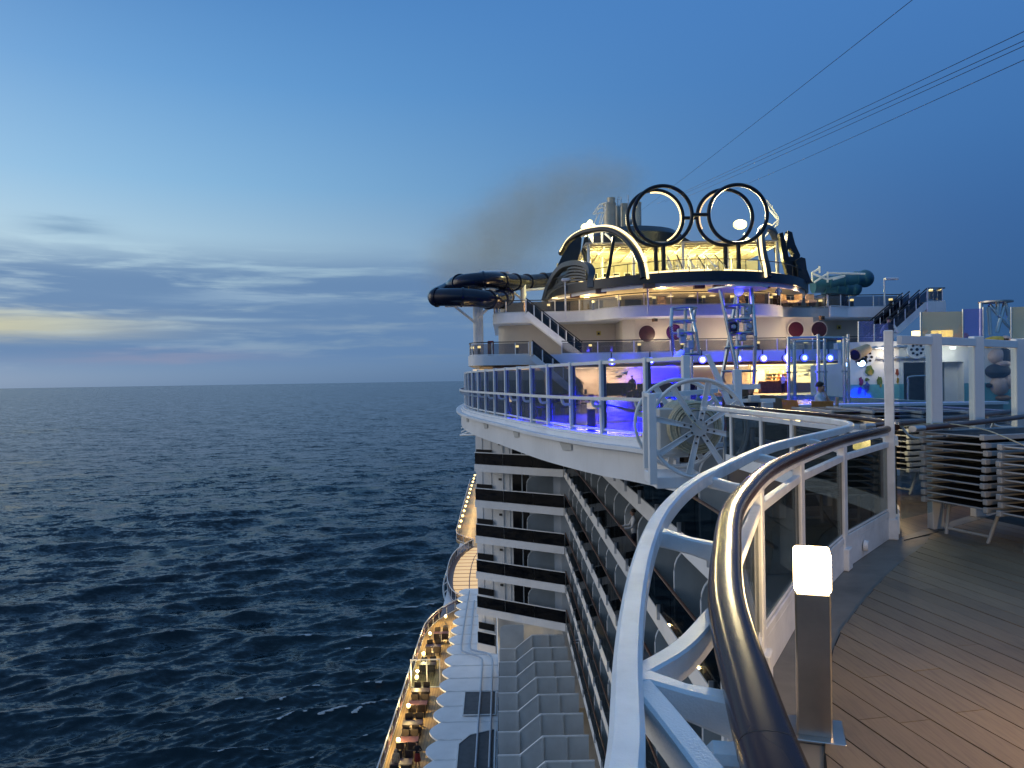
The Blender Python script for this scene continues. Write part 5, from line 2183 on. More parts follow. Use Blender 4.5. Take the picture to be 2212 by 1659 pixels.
for x in (512, 540):
    a, b_ = at(*c1(x, 870 if x > 520 else 1000), 75), at(*c1(x, 1370), 75)
    mb.cyl((b_.x, 75, 3.7), (b_.x, 75, a.z), .34 if x < 520 else .26, seg=12)
a = at(*c1(848, 960), 79); b_ = at(*c1(848, 1090), 79)
mb.cyl((a.x, 79, 7.8), (a.x, 79, a.z), .3, seg=12)
mb.build('column', 'white_paint', py)
for p0, p1, Y in (((505, 1240), (355, 1120), 74), ((520, 1200), (600, 1125), 74), ((280, 1115), (640, 1110), 73), ((530, 868), (745, 868), 76), ((850, 1075), (760, 1000), 79), ((860, 1000), (1050, 985), 80), ((535, 1180), (560, 1150), 74)):
    mb = MB()
    mb.cyl(at(*c1(*p0), Y), at(*c1(*p1), Y), .13, seg=8)
    mb.build('strut', 'white_paint', py)
rs = thing('starboard_slide', 'blue green tube water slide looping over the starboard side', 'water slide', (36, 80, 9), world=True)
c3z = lambda x, y: (1645.8 + .2559 * x, 548.6 + .2559 * y)
for P, r in (([(430, 265), (560, 255), (680, 240), (790, 222), (868, 208)], .95), ([(520, 300), (620, 300), (700, 295), (775, 292)], .85)):
    mb = MB()
    mb.tube(smooth_path([at(*c3z(*q), 82) for q in P], 6), r * .92, 18)
    mb.build('slide_tube', 'blue_slide', rs, smooth=60)
    e = at(*c3z(*P[-1]), 82)
    mb = MB()
    mb.ball((e.x, e.y, e.z), r * 1.0, 16, 10)
    mb.build('slide_elbow', 'blue_slide', rs, smooth=60)
    for q in P[1:]:
        e = at(*c3z(*q), 82)
        mb = MB()
        mb.tube([e - Vector((.1, 0, 0)), e + Vector((.1, 0, 0))], r * 1.0, 18)
        mb.build('flange', 'blue_slide', rs, smooth=60)
mb = MB()
for p0, p1 in (((425, 155), (425, 235)), ((555, 150), (555, 240)), ((425, 165), (555, 215)), ((555, 165), (440, 240)), ((425, 160), (490, 120)), ((487, 105), (487, 160)), ((555, 160), (870, 168)), ((560, 210), (700, 185)), ((600, 215), (690, 190))):
    mb.cyl(at(*c3z(*p0), 79), at(*c3z(*p1), 79), .11, seg=8)
mb.build('support_frame', 'white_paint', rs)

# stairs between the terraces on the port side
def stair(name, label, top, bot, wd, panes=5):
    t_ = thing(name, label, 'stair', (bot.x, bot.y, bot.z), world=True)
    side_v = Vector((0, 1, 0)) * wd
    for o_ in (Vector((0, 0, 0)), side_v):
        mb = MB()
        mb.beam(top + o_ + Vector((0, 0, -.25)), bot + o_ + Vector((0, 0, -.25)), .1, .55)
        mb.build('stringer', 'white_paint', t_)
        mb = MB()
        mb.beam(top + o_ + Vector((0, 0, 1.15)), bot + o_ + Vector((0, 0, 1.15)), .09, .09)
        mb.build('handrail', 'dark_void', t_)
        for i in range(panes):
            a = top.lerp(bot, i / panes) + o_
            b2 = top.lerp(bot, (i + 1) / panes) + o_
            mb = MB()
            mb.plate([a + Vector((.05, 0, .1)), b2 + Vector((-.05, 0, .1)), b2 + Vector((-.05, 0, 1.02)), a + Vector((.05, 0, 1.02))], (0, .03, 0))
            mb.build('glass_pane', 'glass_dark' if 'glass_dark' in M else thin_glass('glass_dark', (.34, .36, .42), .05, graz=.4), t_, smooth=0)
            mb = MB()
            mb.cyl(a, a + Vector((0, 0, 1.12)), .045, seg=6)
            mb.build('post', 'white_paint', t_)
    mb = MB()
    for f in np.linspace(.03, .97, 16):
        p = top.lerp(bot, float(f))
        mb.box(p.x, p.y + wd / 2, p.z + .03, .32, wd - .1, .05)
    mb.build('tread', 'grey_panel', t_)
    return t_


tpz = at(1137, 700, 69.6); btz = at(1258, 760, 69.6)
stair('outer_stair', 'straight stair with dark glass sides climbing to the upper terrace on the port side', Vector((tpz.x, 69.6, 7.8)), Vector((btz.x, 69.6, 3.75)), 1.6, 7)
tpz = at(1150, 770, 64.2); btz = at(1230, 800, 64.2)
stair('lower_stair', 'short stair with dark glass sides descending from the lower terrace to the pool deck', Vector((tpz.x, 64.2, 3.7)), Vector((btz.x + 1.2, 64.2, .02)), 1.4, 5)
# starboard stairs
for i, (u0, v0, u1, v1, Y) in enumerate(((1965, 655, 1880, 715, 69.5), (2003, 662, 1908, 722, 67.2))):
    a, b_ = at(u0, v0, Y), at(u1, v1, Y)
    stair(('upper_flight', 'nearer_flight')[i], ('starboard stair flight with dark glass sides, the farther of two', 'starboard stair flight ending on a small landing, the nearer of two')[i], Vector((a.x, Y, 7.9)), Vector((b_.x, Y, 4.9 if i == 0 else 4.5)), 1.2, 4)
a, b_ = at(2003, 662, 67.2), at(2040, 662, 67.2)
mb = MB()
mb.box((a.x + b_.x) / 2, 68, 7.3, b_.x - a.x + .1, 1.9, 1.1)
tag(mb.build('stair_landing', 'hull_white'), 'white landing block at the head of the starboard stair', 'landing')
railing('landing_railing', 'glass railing round the starboard stair landing', [Vector((a.x, 67.1)), Vector((b_.x, 67.1)), Vector((b_.x, 68.9))], 7.85, 1.2, 1.3, wood='dark_void')

# lamp poles on the upper terrace edge
for i, (u, vt, vb, Y) in enumerate(((1222, 607, 690, 70.6), (1400, 596, 678, 66), (1911, 605, 660, 70.8))):
    a, b_ = at(u, vt, Y), at(u, vb, Y)
    lp = thing('deck_lamp_pole', ('tall white lamp pole at the port end of the upper terrace', 'tall white lamp pole below the foot of the port arch', 'tall white lamp pole near the starboard stairs')[i], 'lamp pole', (b_.x, Y, b_.z))
    hgt = a.z - b_.z
    mb = MB(); mb.cyl((0, 0, 0), (0, 0, hgt), .09, .07, 8); mb.build('pole', 'white_paint', lp)
    mb = MB(); mb.box(.1 if i < 2 else .6, -.1, hgt + .1, .9 if i < 2 else 1.2, .5, .22); mb.build('lamp_head', 'white_paint', lp, bevel=.05)
for i, (x, y) in enumerate(((-.9, 66.6), (16, 66.5))):
    pass
# red cabinet at the port corner
p = at(1060, 735, 75.5)
rc = thing('life_ring_box', 'red cabinet standing at the port corner of the lower terrace', 'cabinet', (p.x, 75.2, 3.72))
mb = MB(); mb.box(0, 0, .85, .6, .5, 1.7); mb.build('body', 'cloth_red', rc, bevel=.04)
mb = MB(); mb.box(0, -.26, .9, .45, .03, 1.2); mb.build('door', 'red_round', rc)

# zip line wires overhead
wires = [((1384, 455, 66.6), (2010, -31, 14)), ((1420, 440, 66.6), (2330, 12, 12)), ((1436, 436, 66.6), (2330, 34, 12)), ((1560, 420, 66.6), (2330, 76, 12)), ((1455, 437, 70), (2330, 46, 12.5))]
wn = ['thin cable rising steepest from the left hoop across the sky', 'thin cable, upper one of the close pair running to the right frame edge', 'thin cable, lower one of the close pair running to the right frame edge',
      'thin cable running lowest across the sky from the right hoops', 'thin faint cable between the close pair and the lowest one']
for (a, b_), lab in zip(wires, wn):
    A, B = at(*a), at(*b_)
    A2 = A
    mb = MB()
    n_ = 14
    pts = [A2.lerp(B, i / n_) - Vector((0, 0, .35 * 4 * (i / n_) * (1 - i / n_))) * .15 for i in range(n_ + 1)]
    mb.tube(pts, .0065, 6)
    tag(mb.build('overhead_cable', 'cloth_black'), lab, 'cable', 'zip line cables')

# ------------------------------------------------------------------ people
def person(label, loc, rz, pose='stand', shirt='cloth_white', legs='cloth_navy', sleeves=None, h=1.74, hair='hair_dark', hair_len=.0, arms='down', skirt=False):
    """one continuous body grown from a jointed skeleton; hair is its child"""
    k = h / 1.75
    sleeves = sleeves or shirt
    if pose == 'stand':
        pel = Vector((0, 0, .94)); lean = Vector((0, 0, 1))
        kn = [Vector((s * .1, -.03, .5)) for s in (-1, 1)]
        an = [Vector((s * .11, .03, .09)) for s in (-1, 1)]
    elif pose == 'walk':
        pel = Vector((0, 0, .93)); lean = Vector((0, -.03, 1))
        kn = [Vector((-.1, -.16, .51)), Vector((.1, .05, .5))]
        an = [Vector((-.1, -.2, .09)), Vector((.1, .26, .14))]
    else:
        pel = Vector((0, .02, .52)); lean = Vector((0, .05 if pose == 'sit' else -.18, 1))
        kn = [Vector((s * .13, -.42, .53)) for s in (-1, 1)]
        an = [Vector((s * .13, -.42, .09)) for s in (-1, 1)]
    lean = lean.normalized()
    waist = pel + lean * .17
    chest = pel + lean * .37
    neck = pel + lean * .56
    chin = neck + Vector((0, -.025, .09))
    head = neck + Vector((0, -.03 if pose != 'sit_lean' else -.07, .17))
    crown = head + Vector((0, .015, .085))
    sh = [pel + lean * .485 + Vector((s * .185, 0, 0)) for s in (-1, 1)]
    if arms == 'down':
        el = [p + Vector((s * .06, .03, -.29)) for p, s in zip(sh, (-1, 1))]
        wr = [p + Vector((s * .01, -.08, -.25)) for p, s in zip(el, (-1, 1))]
    elif arms == 'rail':
        el = [p + Vector((s * .09, -.12, -.26)) for p, s in zip(sh, (-1, 1))]
        wr = [p + Vector((-s * .02, -.24, -.03)) for p, s in zip(el, (-1, 1))]
    elif arms == 'point':
        el = [sh[0] + Vector((-.26, -.1, .02)), sh[1] + Vector((.06, .02, -.28))]
        wr = [el[0] + Vector((-.24, -.06, .05)), el[1] + Vector((-.02, -.12, -.22))]
    elif arms == 'bent':
        el = [p + Vector((s * .12, .02, -.27)) for p, s in zip(sh, (-1, 1))]
        wr = [p + Vector((-s * .14, -.2, .03)) for p, s in zip(el, (-1, 1))]
    else:  # hand to chin
        el = [sh[0] + Vector((-.05, -.2, -.22)), sh[1] + Vector((.05, -.2, -.2))]
        wr = [el[0] + Vector((.1, -.2, .0)), chin + Vector((.05, -.06, -.03))]
    V, R_, E_ = [], [], []

    def v(p, r):
        V.append(Vector(p) * k); R_.append(r * k); return len(V) - 1

    P = v(pel, .145); Wt = v(waist, .125); Cz = v(chest, .15); Nk = v(neck, .056); Ch = v(chin, .066); Hd = v(head, .094); Cr = v(crown, .066)
    E_ += [(P, Wt), (Wt, Cz), (Cz, Nk), (Nk, Ch), (Ch, Hd), (Hd, Cr)]
    ns = v(head + Vector((0, -.105, -.02)), .017)
    E_.append((Hd, ns))
    bones = [('shirt', pel + lean * .05, neck - lean * .05, .16), ('head', chin, crown, .1), ('head', neck, chin, .06)]
    hands = []
    for i, s in enumerate((-1, 1)):
        S_ = v(sh[i], .068); El = v(el[i], .045); Wr = v(wr[i], .031)
        d = (wr[i] - el[i]).normalized()
        Hn = v(wr[i] + d * .07, .03)
        E_ += [(Cz, S_), (S_, El), (El, Wr), (Wr, Hn)]
        hands.append((wr[i] + d * .055, d, s))
        Hp = v(pel + Vector((s * .09, -.02 if pose.startswith('sit') else 0, -.03)), .092)
        Kn = v(kn[i], .058); An = v(an[i], .04)
        To = v(an[i] + Vector((0, -.17, -.045)), .034)
        E_ += [(P, Hp), (Hp, Kn), (Kn, An), (An, To)]
        bones += [('slv', sh[i], el[i], .06), ('fore', el[i], wr[i], .04), ('hand', wr[i], wr[i] + d * .1, .03),
                  ('leg', pel + Vector((s * .09, 0, -.02)), kn[i], .08), ('leg', kn[i], an[i] + Vector((0, 0, .05)), .05), ('shoe', an[i], an[i] + Vector((0, -.17, -.045)), .04)]
    me = bpy.data.meshes.new('skel')
    me.from_pydata([tuple(p) for p in V], E_, [])
    o = bpy.data.objects.new('skel', me)
    C.objects.link(o)
    o.modifiers.new('s', 'SKIN').use_smooth_shade = True
    sv = me.skin_vertices[0].data
    for q, r in enumerate(R_):
        f = (1.25, .82) if q in (P, Wt, Cz) else (1, 1)
        sv[q].radius = (r * f[0], r * f[1]) if q in (P, Wt, Cz) else (r, r)
    sv[0].use_root = True
    o.modifiers.new('b', 'SUBSURF').levels = 2
    dg = bpy.context.evaluated_depsgraph_get()
    em = o.evaluated_get(dg).to_mesh()
    mb = MB()
    vs = [tuple(q.co) for q in em.vertices]
    mats = [shirt, 'skin', sleeves, legs, 'cloth_black']
    slot = {'shirt': 0, 'head': 1, 'hand': 1, 'slv': 2, 'fore': 2 if sleeves != shirt or arms != 'chin' else 1, 'leg': 3, 'shoe': 4}
    faces, mi = [], []
    for f in em.polygons:
        c = Vector(f.center) / k
        best, bd = 'shirt', 1e9
        for nm, a, b_, r in bones:
            ab = b_ - a
            t_ = max(0, min(1, (c - a).dot(ab) / ab.length_squared))
            dd = (c - (a + ab * t_)).length - r
            if dd < bd:
                bd, best = dd, nm
        if pose.startswith('sit') is False and best == 'shirt' and c.z < .9:
            best = 'leg'
        faces.append(tuple(f.vertices)); mi.append(slot[best])
    o.evaluated_get(dg).to_mesh_clear()
    C.objects.unlink(o)
    bpy.data.objects.remove(o)
    mb.add(vs, faces)
    mb.mi = mi
    mb.cur = 1
    for w0, d, s in hands:
        side = d.cross(Vector((0, 0, 1)) if abs(d.z) < .8 else Vector((0, 1, 0))).normalized()
        nrm = side.cross(d)
        for q, L in enumerate((.062, .074, .078, .068)):
            a = (w0 + d * .03 + side * (.012 * (q - 1.5) * 1.2))
            b_ = a + d * L * .6 + nrm * .006
            c_ = b_ + d * L * .4 + nrm * .018
            mb.tube([a * k, b_ * k, c_ * k], .0075 * k, 5)
        a = w0 - side * s * .02
        mb.tube([a * k, (a - side * s * .03 + d * .03) * k, (a - side * s * .035 + d * .058) * k], .0085 * k, 5)
    for s in (-1, 1):        # ears
        mb.ball((head + Vector((s * .082, .0, -.01))) * k, .022 * k, 6, 4, (.4, .7, 1))
    if skirt:
        mb.cur = 3
        mb.lathe([(.16 * k, (pel.z + .05) * k), (.19 * k, (pel.z - .15) * k), (.25 * k, (pel.z - .5) * k)], (0, 0, 0), 14)
    t_ = mb.build('person', mats, None, smooth=60)
    t_.location = loc
    t_.rotation_euler = (0, 0, rz)
    tag(t_, label, 'person')
    if hair:
        mh = MB()
        hv = []
        seg, rings = 14, 7
        c = (head + Vector((0, .012, .03))) * k
        for i in range(rings + 1):
            a = PI / 2 - (PI * (.56 + .12 * (hair_len > 0))) * i / rings
            for q in range(seg):
                th_ = 2 * PI * q / seg
                x, y, z = math.cos(a) * math.cos(th_), math.cos(a) * math.sin(th_), math.sin(a)
                cut = 1.0
                if y < -.35 and z < .35:
                    cut = .80
                hv.append((c.x + .098 * k * x * cut, c.y + .108 * k * y * cut, c.z + .106 * k * z - (hair_len * k * (1 if (z < -.05 and y > -.2) else 0))))
        fs = [(i * seg + q, i * seg + (q + 1) % seg, (i + 1) * seg + (q + 1) % seg, (i + 1) * seg + q) for i in range(rings) for q in range(seg)]
        mh.add(hv, fs)
        mh.build('hair', hair, t_, smooth=70)
        me_ = MB()
        for s in (-1, 1):
            me_.ball((head + Vector((s * .034, -.088, .012))) * k, .012 * k, 6, 4)
        me_.build('eyes', 'cloth_black', t_, smooth=60)
        mm = MB()
        mm.box((head.x) * k, (head.y - .083) * k, (head.z - .068) * k, .045 * k, .012 * k, .01 * k)
        mm.build('mouth', 'cloth_red', t_)
    return t_


person('person in a black dress with a dark cap standing on the promenade', onz(902, 1656, PZ), 0, 'stand', 'cloth_black', 'cloth_red', h=1.68, arms='bent', skirt=True)
q = onz(856, 1672, PZ)
person('person in a cream top with light hair at the promenade rail', (q.x, q.y, PZ), PI, 'stand', 'cloth_tan', 'cloth_tan', hair='cloth_tan', hair_len=.08, h=1.66)
person('person in a white shirt leaning on a balcony rail low on the ship side', (SX + .42, at(1266, 1410, 48).y + .0, FLOORS[5] + .0), -PI / 2, 'stand', 'cloth_white', 'cloth_black', arms='rail')
person('person in a white shirt on the upper balcony behind the diagonal white beam', (SX + .40, 27.6, FLOORS[1]), -PI / 2, 'stand', 'cloth_white', 'cloth_navy', arms='rail')
q = at(1684, 650, 68.0)
person('person in a bright blue jacket standing at the upper terrace railing', (q.x, 68.2, 7.82), PI + .2, 'stand', 'cloth_blue', 'cloth_black', arms='bent', h=1.8)

for u, Yp, lab, sh_c, lg_c, pz in ((1757, 62, 'person in dark clothes standing before the bright bar panel behind the glass shower', 'cloth_grey', 'cloth_navy', 'stand'), (1692, 66, 'person in a white top at the bar counter left of the glass shower', 'cloth_white', 'cloth_black', 'stand'),
                                   (1366, 60, 'person in dark clothes seated against the warm bar panel, seen through the windscreen', 'cloth_black', 'cloth_black', 'stand'), (1560, 58, 'person in a tan top walking between the two splash towers', 'cloth_tan', 'cloth_navy', 'walk'),
                                   (1716, 69.5, 'person in an orange top behind the bar counter', 'cloth_orange', 'cloth_black', 'stand')):
    q = at(u, 850, Yp)
    person(lab.replace('seated', 'standing'), (q.x, Yp, 0), random.uniform(-1.5, 1.5), pz, sh_c, lg_c, arms='bent', h=1.74)

# ------------------------------------------------------------------ hose reel outboard of the deck
RX = at(1510, 925, 15.2)
hr_ = thing('hose_reel', 'big white spoked double wheel reel wound with pale hose in a white frame', 'hose reel', (RX.x, 15.2, -.6), world=True)
for Y in (15.2, 16.95):
    c = Vector((RX.x, Y, RX.z))
    R_ = .975
    mb = MB()
    mb.torus(c, R_, .032, (0, 1, 0), 56, 8)
    mb.torus(c + Vector((0, .07, 0)), R_ - .035, .022, (0, 1, 0), 56, 8)
    wh = mb.build('wheel_rim', 'white_paint', hr_, smooth=60)
    for j in range(8):
        a = math.radians(32 + 45 * j)
        d = Vector((math.cos(a), 0, math.sin(a)))
        tdir = Vector((-d.z, 0, d.x))
        mb = MB()
        A, B = c + d * .13 + Vector((0, .03, 0)), c + d * (R_ - .05) + Vector((0, .03, 0))
        mb.beam(A, B, .02, .085, up=tdir)
        for sg in (-1, 1):
            mb.beam(A + tdir * sg * .04 + Vector((0, -.02, 0)), B + tdir * sg * .055 + Vector((0, -.02, 0)), .05, .014, up=tdir)
        mb.build('spoke', 'white_paint', wh)
        mb = MB()
        for f in (.17, .30):
            pz = c + d * f
            mb.cyl(pz + Vector((0, -.005, 0)), pz + Vector((0, -.03, 0)), .02, seg=8)
        mb.build('spoke_bolt', 'dark_void', wh)
    mb = MB()
    mb.cyl(c + Vector((0, -.02, 0)), c + Vector((0, .05, 0)), .17, seg=20)
    mb.build('hub_plate', 'grey_panel', wh)
cA, cB = Vector((RX.x, 15.35, RX.z)), Vector((RX.x, 16.85, RX.z))
mb = MB()
mb.cyl(cA, cB, .34, seg=28)
mb.build('drum', 'grey_panel', hr_)
for j in range(7):
    mb = MB()
    mb.torus(Vector((RX.x + random.uniform(-.015, .015), 15.33 + .012 * j, RX.z + random.uniform(-.015, .015))), .36 + .026 * j, .0165, (0, 1, random.uniform(-.03, .03)), 40, 7)
    mb.build('hose_coil', 'rope', hr_, smooth=60)
mb = MB()
for j in range(24):
    mb.torus(Vector((RX.x, 15.42 + .058 * j, RX.z)), .50 + .012 * math.sin(j * 1.7), .03, (0, 1, 0), 32, 6)
q = mb.build('wound_hose', 'rope', hr_, smooth=60)
q['kind'] = 'stuff'
mb = MB()
mb.tube(smooth_path([(RX.x - .3, 15.2, RX.z + .35), (RX.x - .12, 15.1, RX.z + .12), (RX.x + .02, 15.08, RX.z - .02)], 4), .018, 7)
mb.build('hose_end', 'rope', hr_)
mb = MB(); mb.box(RX.x, 16.05, RX.z, .08, 1.6, .08); mb.build('axle', 'dark_steel', hr_)
pl_, pr_ = at(1409, 950, 15.1).x, at(1594, 950, 17.3).x
for x, y, z0, z1, wd in ((pl_, 15.1, -.5, 1.28, .15), (pl_ + .13, 16.5, -.35, 1.3, .12), (pr_, 17.3, -.4, 1.75, .17)):
    mb = MB(); mb.box(x, y, (z0 + z1) / 2, wd, wd, z1 - z0); mb.build('frame_post', 'white_paint', hr_, bevel=.01)
for a, b_, wd, hh in (((pl_, 15.1, 1.24), (pr_ - .5, 17.2, 1.28), .08, .1), ((pl_ + .13, 16.5, 1.24), (pl_, 15.1, 1.24), .06, .08), ((pl_, 15.1, .1), (pr_, 17.3, .1), .06, .1), ((pr_ - .9, 17.3, 1.36), (pr_ + .5, 17.25, 1.36), .06, .12),
                     ((pr_ - .2, 17.2, 1.05), (pr_ + .75, 17.0, 1.05), .05, .08)):
    mb = MB(); mb.beam(a, b_, wd, hh); mb.build('frame_bar', 'white_paint', hr_)
mb = MB(); mb.box((pl_ + RX.x) / 2 + .1, 16.1, .45, .6, .7, 1.0); mb.build('gear_case', 'grey_panel', hr_, bevel=.02)
mb = MB(); mb.box(pl_ + .62, 15.9, -.5, 1.05, 1.3, .24); mb.build('sill_box', 'hull_white', hr_, bevel=.02)
mb = MB()
mb.beam((pr_ - .65, 17.35, 2.1), (pr_ - .28, 17.35, 1.25), .09, .09, wd2=.13, ht2=.13)
mb.beam((pr_ - .28, 17.35, 1.25), (pr_ + .05, 17.3, .35), .13, .13)
mb.build('diagonal_strut', 'white_paint', hr_)
for j, (dx_, z_) in enumerate(((.28, 1.1), (.28, .82), (.5, .95), (.15, .55), (.55, .6))):
    mb = MB(); mb.box(pr_ + dx_, 17.0 - .1 * j, z_, .22, .16, .14); mb.build('roller_block', 'white_paint' if j % 2 else 'grey_panel', hr_, bevel=.01)
for j in range(4):
    mb = MB(); mb.cyl((pr_ - .5 + .2 * j, 16.6, -.3), (pr_ - .5 + .2 * j, 16.6, .35 + .1 * (j % 2)), .04, seg=8); mb.build('guide_roller', 'alu', hr_)

# dark cabin windows beneath the reel side deck
mb = MB(); mb.box(5.2, 15.6, -1.0, .1, 3.7, 1.9)
tag(mb.build('recess_wall', 'hull_white', smooth=0), 'white recess wall behind the hose reel', kind='structure')

# ------------------------------------------------------------------ bollards and tables behind the windscreen
for (x, y, lab) in ((2.72, 24.0, 'square bollard lamp with a flat dark cap behind the windscreen, nearest of the three there'), (.22, 33.0, 'square bollard lamp behind the windscreen, second of the three there'), (-.9, 40.0, 'square bollard lamp behind the windscreen, farthest of the three there')):
    bb = make_bollard(lab, (x, y, 0), 0, 'lamp_warm', cap=y < 30)
    bb.scale = (1.55, 1.55, 1.02)
random.seed(21)
bt = bc_ = None
spots = [(1.9, 31.5), (7.4, 33), (3.3, 35.5), (2.2, 41.5), (1.0, 37.5), (7.4, 41), (.6, 45), (3.4, 46.5), (8.5, 50), (4.8, 53)]
for i, (x, y) in enumerate(spots):
    on_ = ['nearest', 'second nearest', 'third nearest', 'fourth nearest', 'fifth nearest', 'fifth farthest', 'fourth farthest', 'third farthest', 'second farthest', 'farthest'][i]
    lab = f'round dark cafe table behind the windscreen, {on_} of ten'
    if bt is None:
        bt = thing('cafe_table', lab, 'table', (x, y, 0), 0, 'cafe tables behind the windscreen')
        mb = MB(); mb.cyl((0, 0, .72), (0, 0, .75), .42, seg=20); mb.build('tabletop', 'door_dark', bt)
        mb = MB(); mb.cyl((0, 0, .02), (0, 0, .72), .035, seg=8); mb.build('stem', 'steel', bt)
        mb = MB(); mb.cyl((0, 0, 0), (0, 0, .02), .25, seg=16); mb.build('base', 'steel', bt)
    else:
        copy_tree(bt, (x, y, 0), 0, lab)
    for j, a in enumerate((.4, 2.4, 4.5)):
        a += random.uniform(-.3, .3)
        lab = f'dark bistro chair at the {on_} cafe table, {("starboard side", "port side", "near side")[j]}'
        px_, py_ = x + .72 * math.cos(a), y + .72 * math.sin(a)
        if bc_ is None:
            bc_ = thing('bistro_chair', lab, 'chair', (px_, py_, 0), a - PI / 2, 'bistro chairs behind the windscreen')
            mb = MB(); mb.box(0, 0, .44, .45, .44, .04); mb.build('seat', 'cloth_navy', bc_, bevel=.01)
            mb = MB(); mb.box(0, .21, .68, .43, .03, .34); mb.build('backrest', 'cloth_navy', bc_, bevel=.01)
            for sx in (-.2, .2):
                for sy in (-.2, .2):
                    mb = MB(); mb.cyl((sx, sy, 0), (sx, sy, .43 if sy < 0 else .85), .014, seg=6); mb.build('leg', 'steel', bc_)
        else:
            copy_tree(bc_, (px_, py_, 0), a - PI / 2, lab)
person('person with dark hair sitting at a cafe table, seen through the windscreen', (6.55, 35.0, 0), .5, 'sit', 'cloth_black', 'cloth_black', arms='bent')
person('person in a pale shirt sitting just behind the hose reel', (at(1512, 830, 20.3).x, 20.3, .0), 1.2, 'sit', 'cloth_grey', 'cloth_navy', arms='bent')

# ------------------------------------------------------------------ splash towers
def pole(mb, u0, v0, u1, v1, Y0, Y1, r):
    mb.cyl(at(u0, v0, Y0), at(u1, v1, Y1), r, seg=10)


tw = thing('splash_tower', 'tall steel pipe tower with a blue lit disc on top above the pool', 'splash tower', (at(1594, 860, 36).x, 36, 0), world=True)
D2 = lambda x, y: (1152 + .2976 * x, 373 + .2976 * y)
for (x0, y0, x1, y1, Y0, Y1) in ((1355, 850, 1490, 1500, 35, 34.6), (1582, 840, 1612, 1190, 35, 34.4), (1612, 1190, 1600, 1560, 34.4, 34.6), (1482, 850, 1370, 1500, 37, 37), (1482, 830, 1480, 1560, 36, 36), (1440, 1160, 1350, 1560, 37, 37)):
    mb = MB()
    pole(mb, *D2(x0, y0), *D2(x1, y1), Y0, Y1, .085)
    mb.build('pipe_leg', 'steel', tw)
for y_, x0, x1 in ((970, 1378, 1592), (1070, 1400, 1600), (1168, 1420, 1612), (1268, 1400, 1610), (1440, 1380, 1610)):
    a, b_ = at(*D2(x0, y_), 35.3), at(*D2(x1, y_), 35.3)
    c = (a + b_) / 2
    mb = MB()
    n_ = 20
    mb.tube([c + Vector(((b_ - a).length / 2 * math.cos(2 * PI * q / n_), .8 * math.sin(2 * PI * q / n_), 0)) for q in range(n_)], .06, 6, closed=True)
    mb.build('ring_rung', 'dark_steel', tw)
a = at(*D2(1482, 842), 35.5)
mb = MB()
mb.lathe([(1.35, -.05), (1.35, .02), (.5, .1)], (a.x, a.y, a.z), 24)
mb.build('top_disc', 'alu', tw)
mb = MB(); mb.ball((a.x, a.y - .2, a.z - .15), .2, 12, 8); mb.build('blue_lamp', 'lamp_blue', tw, smooth=60)
lamp('POINT', 'blue_glow', (a.x, a.y - .4, a.z - .5), 22, (.08, .06, 1), .2)
for (x, y_, s_) in ((1545, 1000, .4), (1540, 1060, .32), (1560, 1120, .36), (1510, 1190, .36), (1445, 1120, .4)):
    a = at(*D2(x, y_), 34.8)
    mb = MB(); mb.box(a.x, a.y, a.z, s_, .35, s_ * 1.1); bx_ = mb.build('nozzle_box', 'alu' if x > 1480 else 'dark_void', tw, bevel=.04)
    mb = MB(); mb.cyl((a.x, a.y - .16, a.z), (a.x, a.y - .3, a.z), .12, .08, 10); mb.build('nozzle', 'alu', bx_)
tv = thing('splash_tower', 'shorter steel pipe tower left of the taller one above the pool', 'splash tower', (at(1480, 860, 31).x, 31, 0), world=True)
for (x0, y0, x1, y1, Y0, Y1) in ((1006, 985, 1000, 1120, 30.6, 30.4), (1000, 1120, 1024, 1340, 30.4, 30.6), (1105, 970, 1102, 1500, 31, 31), (1138, 975, 1180, 1160, 30.8, 30.4), (1180, 1160, 1205, 1320, 30.4, 30.4), (1175, 985, 1150, 1160, 32, 32), (1150, 1160, 1150, 1500, 32, 32)):
    mb = MB()
    pole(mb, *D2(x0, y0), *D2(x1, y1), Y0, Y1, .07)
    mb.build('pipe_leg', 'steel', tv)
for y_, x0, x1 in ((985, 1005, 1180), (1080, 1010, 1172), (1165, 1012, 1182), (1320, 1020, 1206)):
    a, b_ = at(*D2(x0, y_), 31), at(*D2(x1, y_), 31)
    c = (a + b_) / 2
    mb = MB()
    mb.tube([c + Vector(((b_ - a).length / 2 * math.cos(2 * PI * q / 18), .6 * math.sin(2 * PI * q / 18), 0)) for q in range(18)], .05, 6, closed=True)
    mb.build('ring_rung', 'dark_steel', tv)
for (x, y_) in ((1070, 1165), (1085, 1205), (1140, 1250), (1112, 1300)):
    a = at(*D2(x, y_), 30.6)
    mb = MB(); mb.box(a.x, a.y, a.z, .28, .2, .36); mb.build('nozzle_box', 'alu', tv, bevel=.04)
a = at(*D2(1040, 1320), 30.5)
mb = MB(); mb.cyl((a.x + .2, a.y, a.z + .1), (a.x - .1, a.y - .3, a.z - .12), .1, .12, 12); mb.build('added_blue_lamp', 'lamp_blue', tv)  # invented fixture, added with its beams to turn the deck blue
lamp('SPOT', 'added_blue_beam', (a.x - .1, a.y - .4, a.z - .2), 420000, (0, 0, 1), .1, None, math.radians(30), (3.5, 25.0, 0))
lamp('SPOT', 'added_blue_beam', (a.x + .3, a.y - .4, a.z - .2), 16000, (.02, .02, 1), .1, None, math.radians(50), (9, 24, 0))
lamp('SPOT', 'added_blue_beam', (10.4, 36.2, 4.6), 420000, (0, 0, 1), .1, None, math.radians(46), (6.2, 33, 0))  # added beam without a fixture, spreads the blue farther over the deck
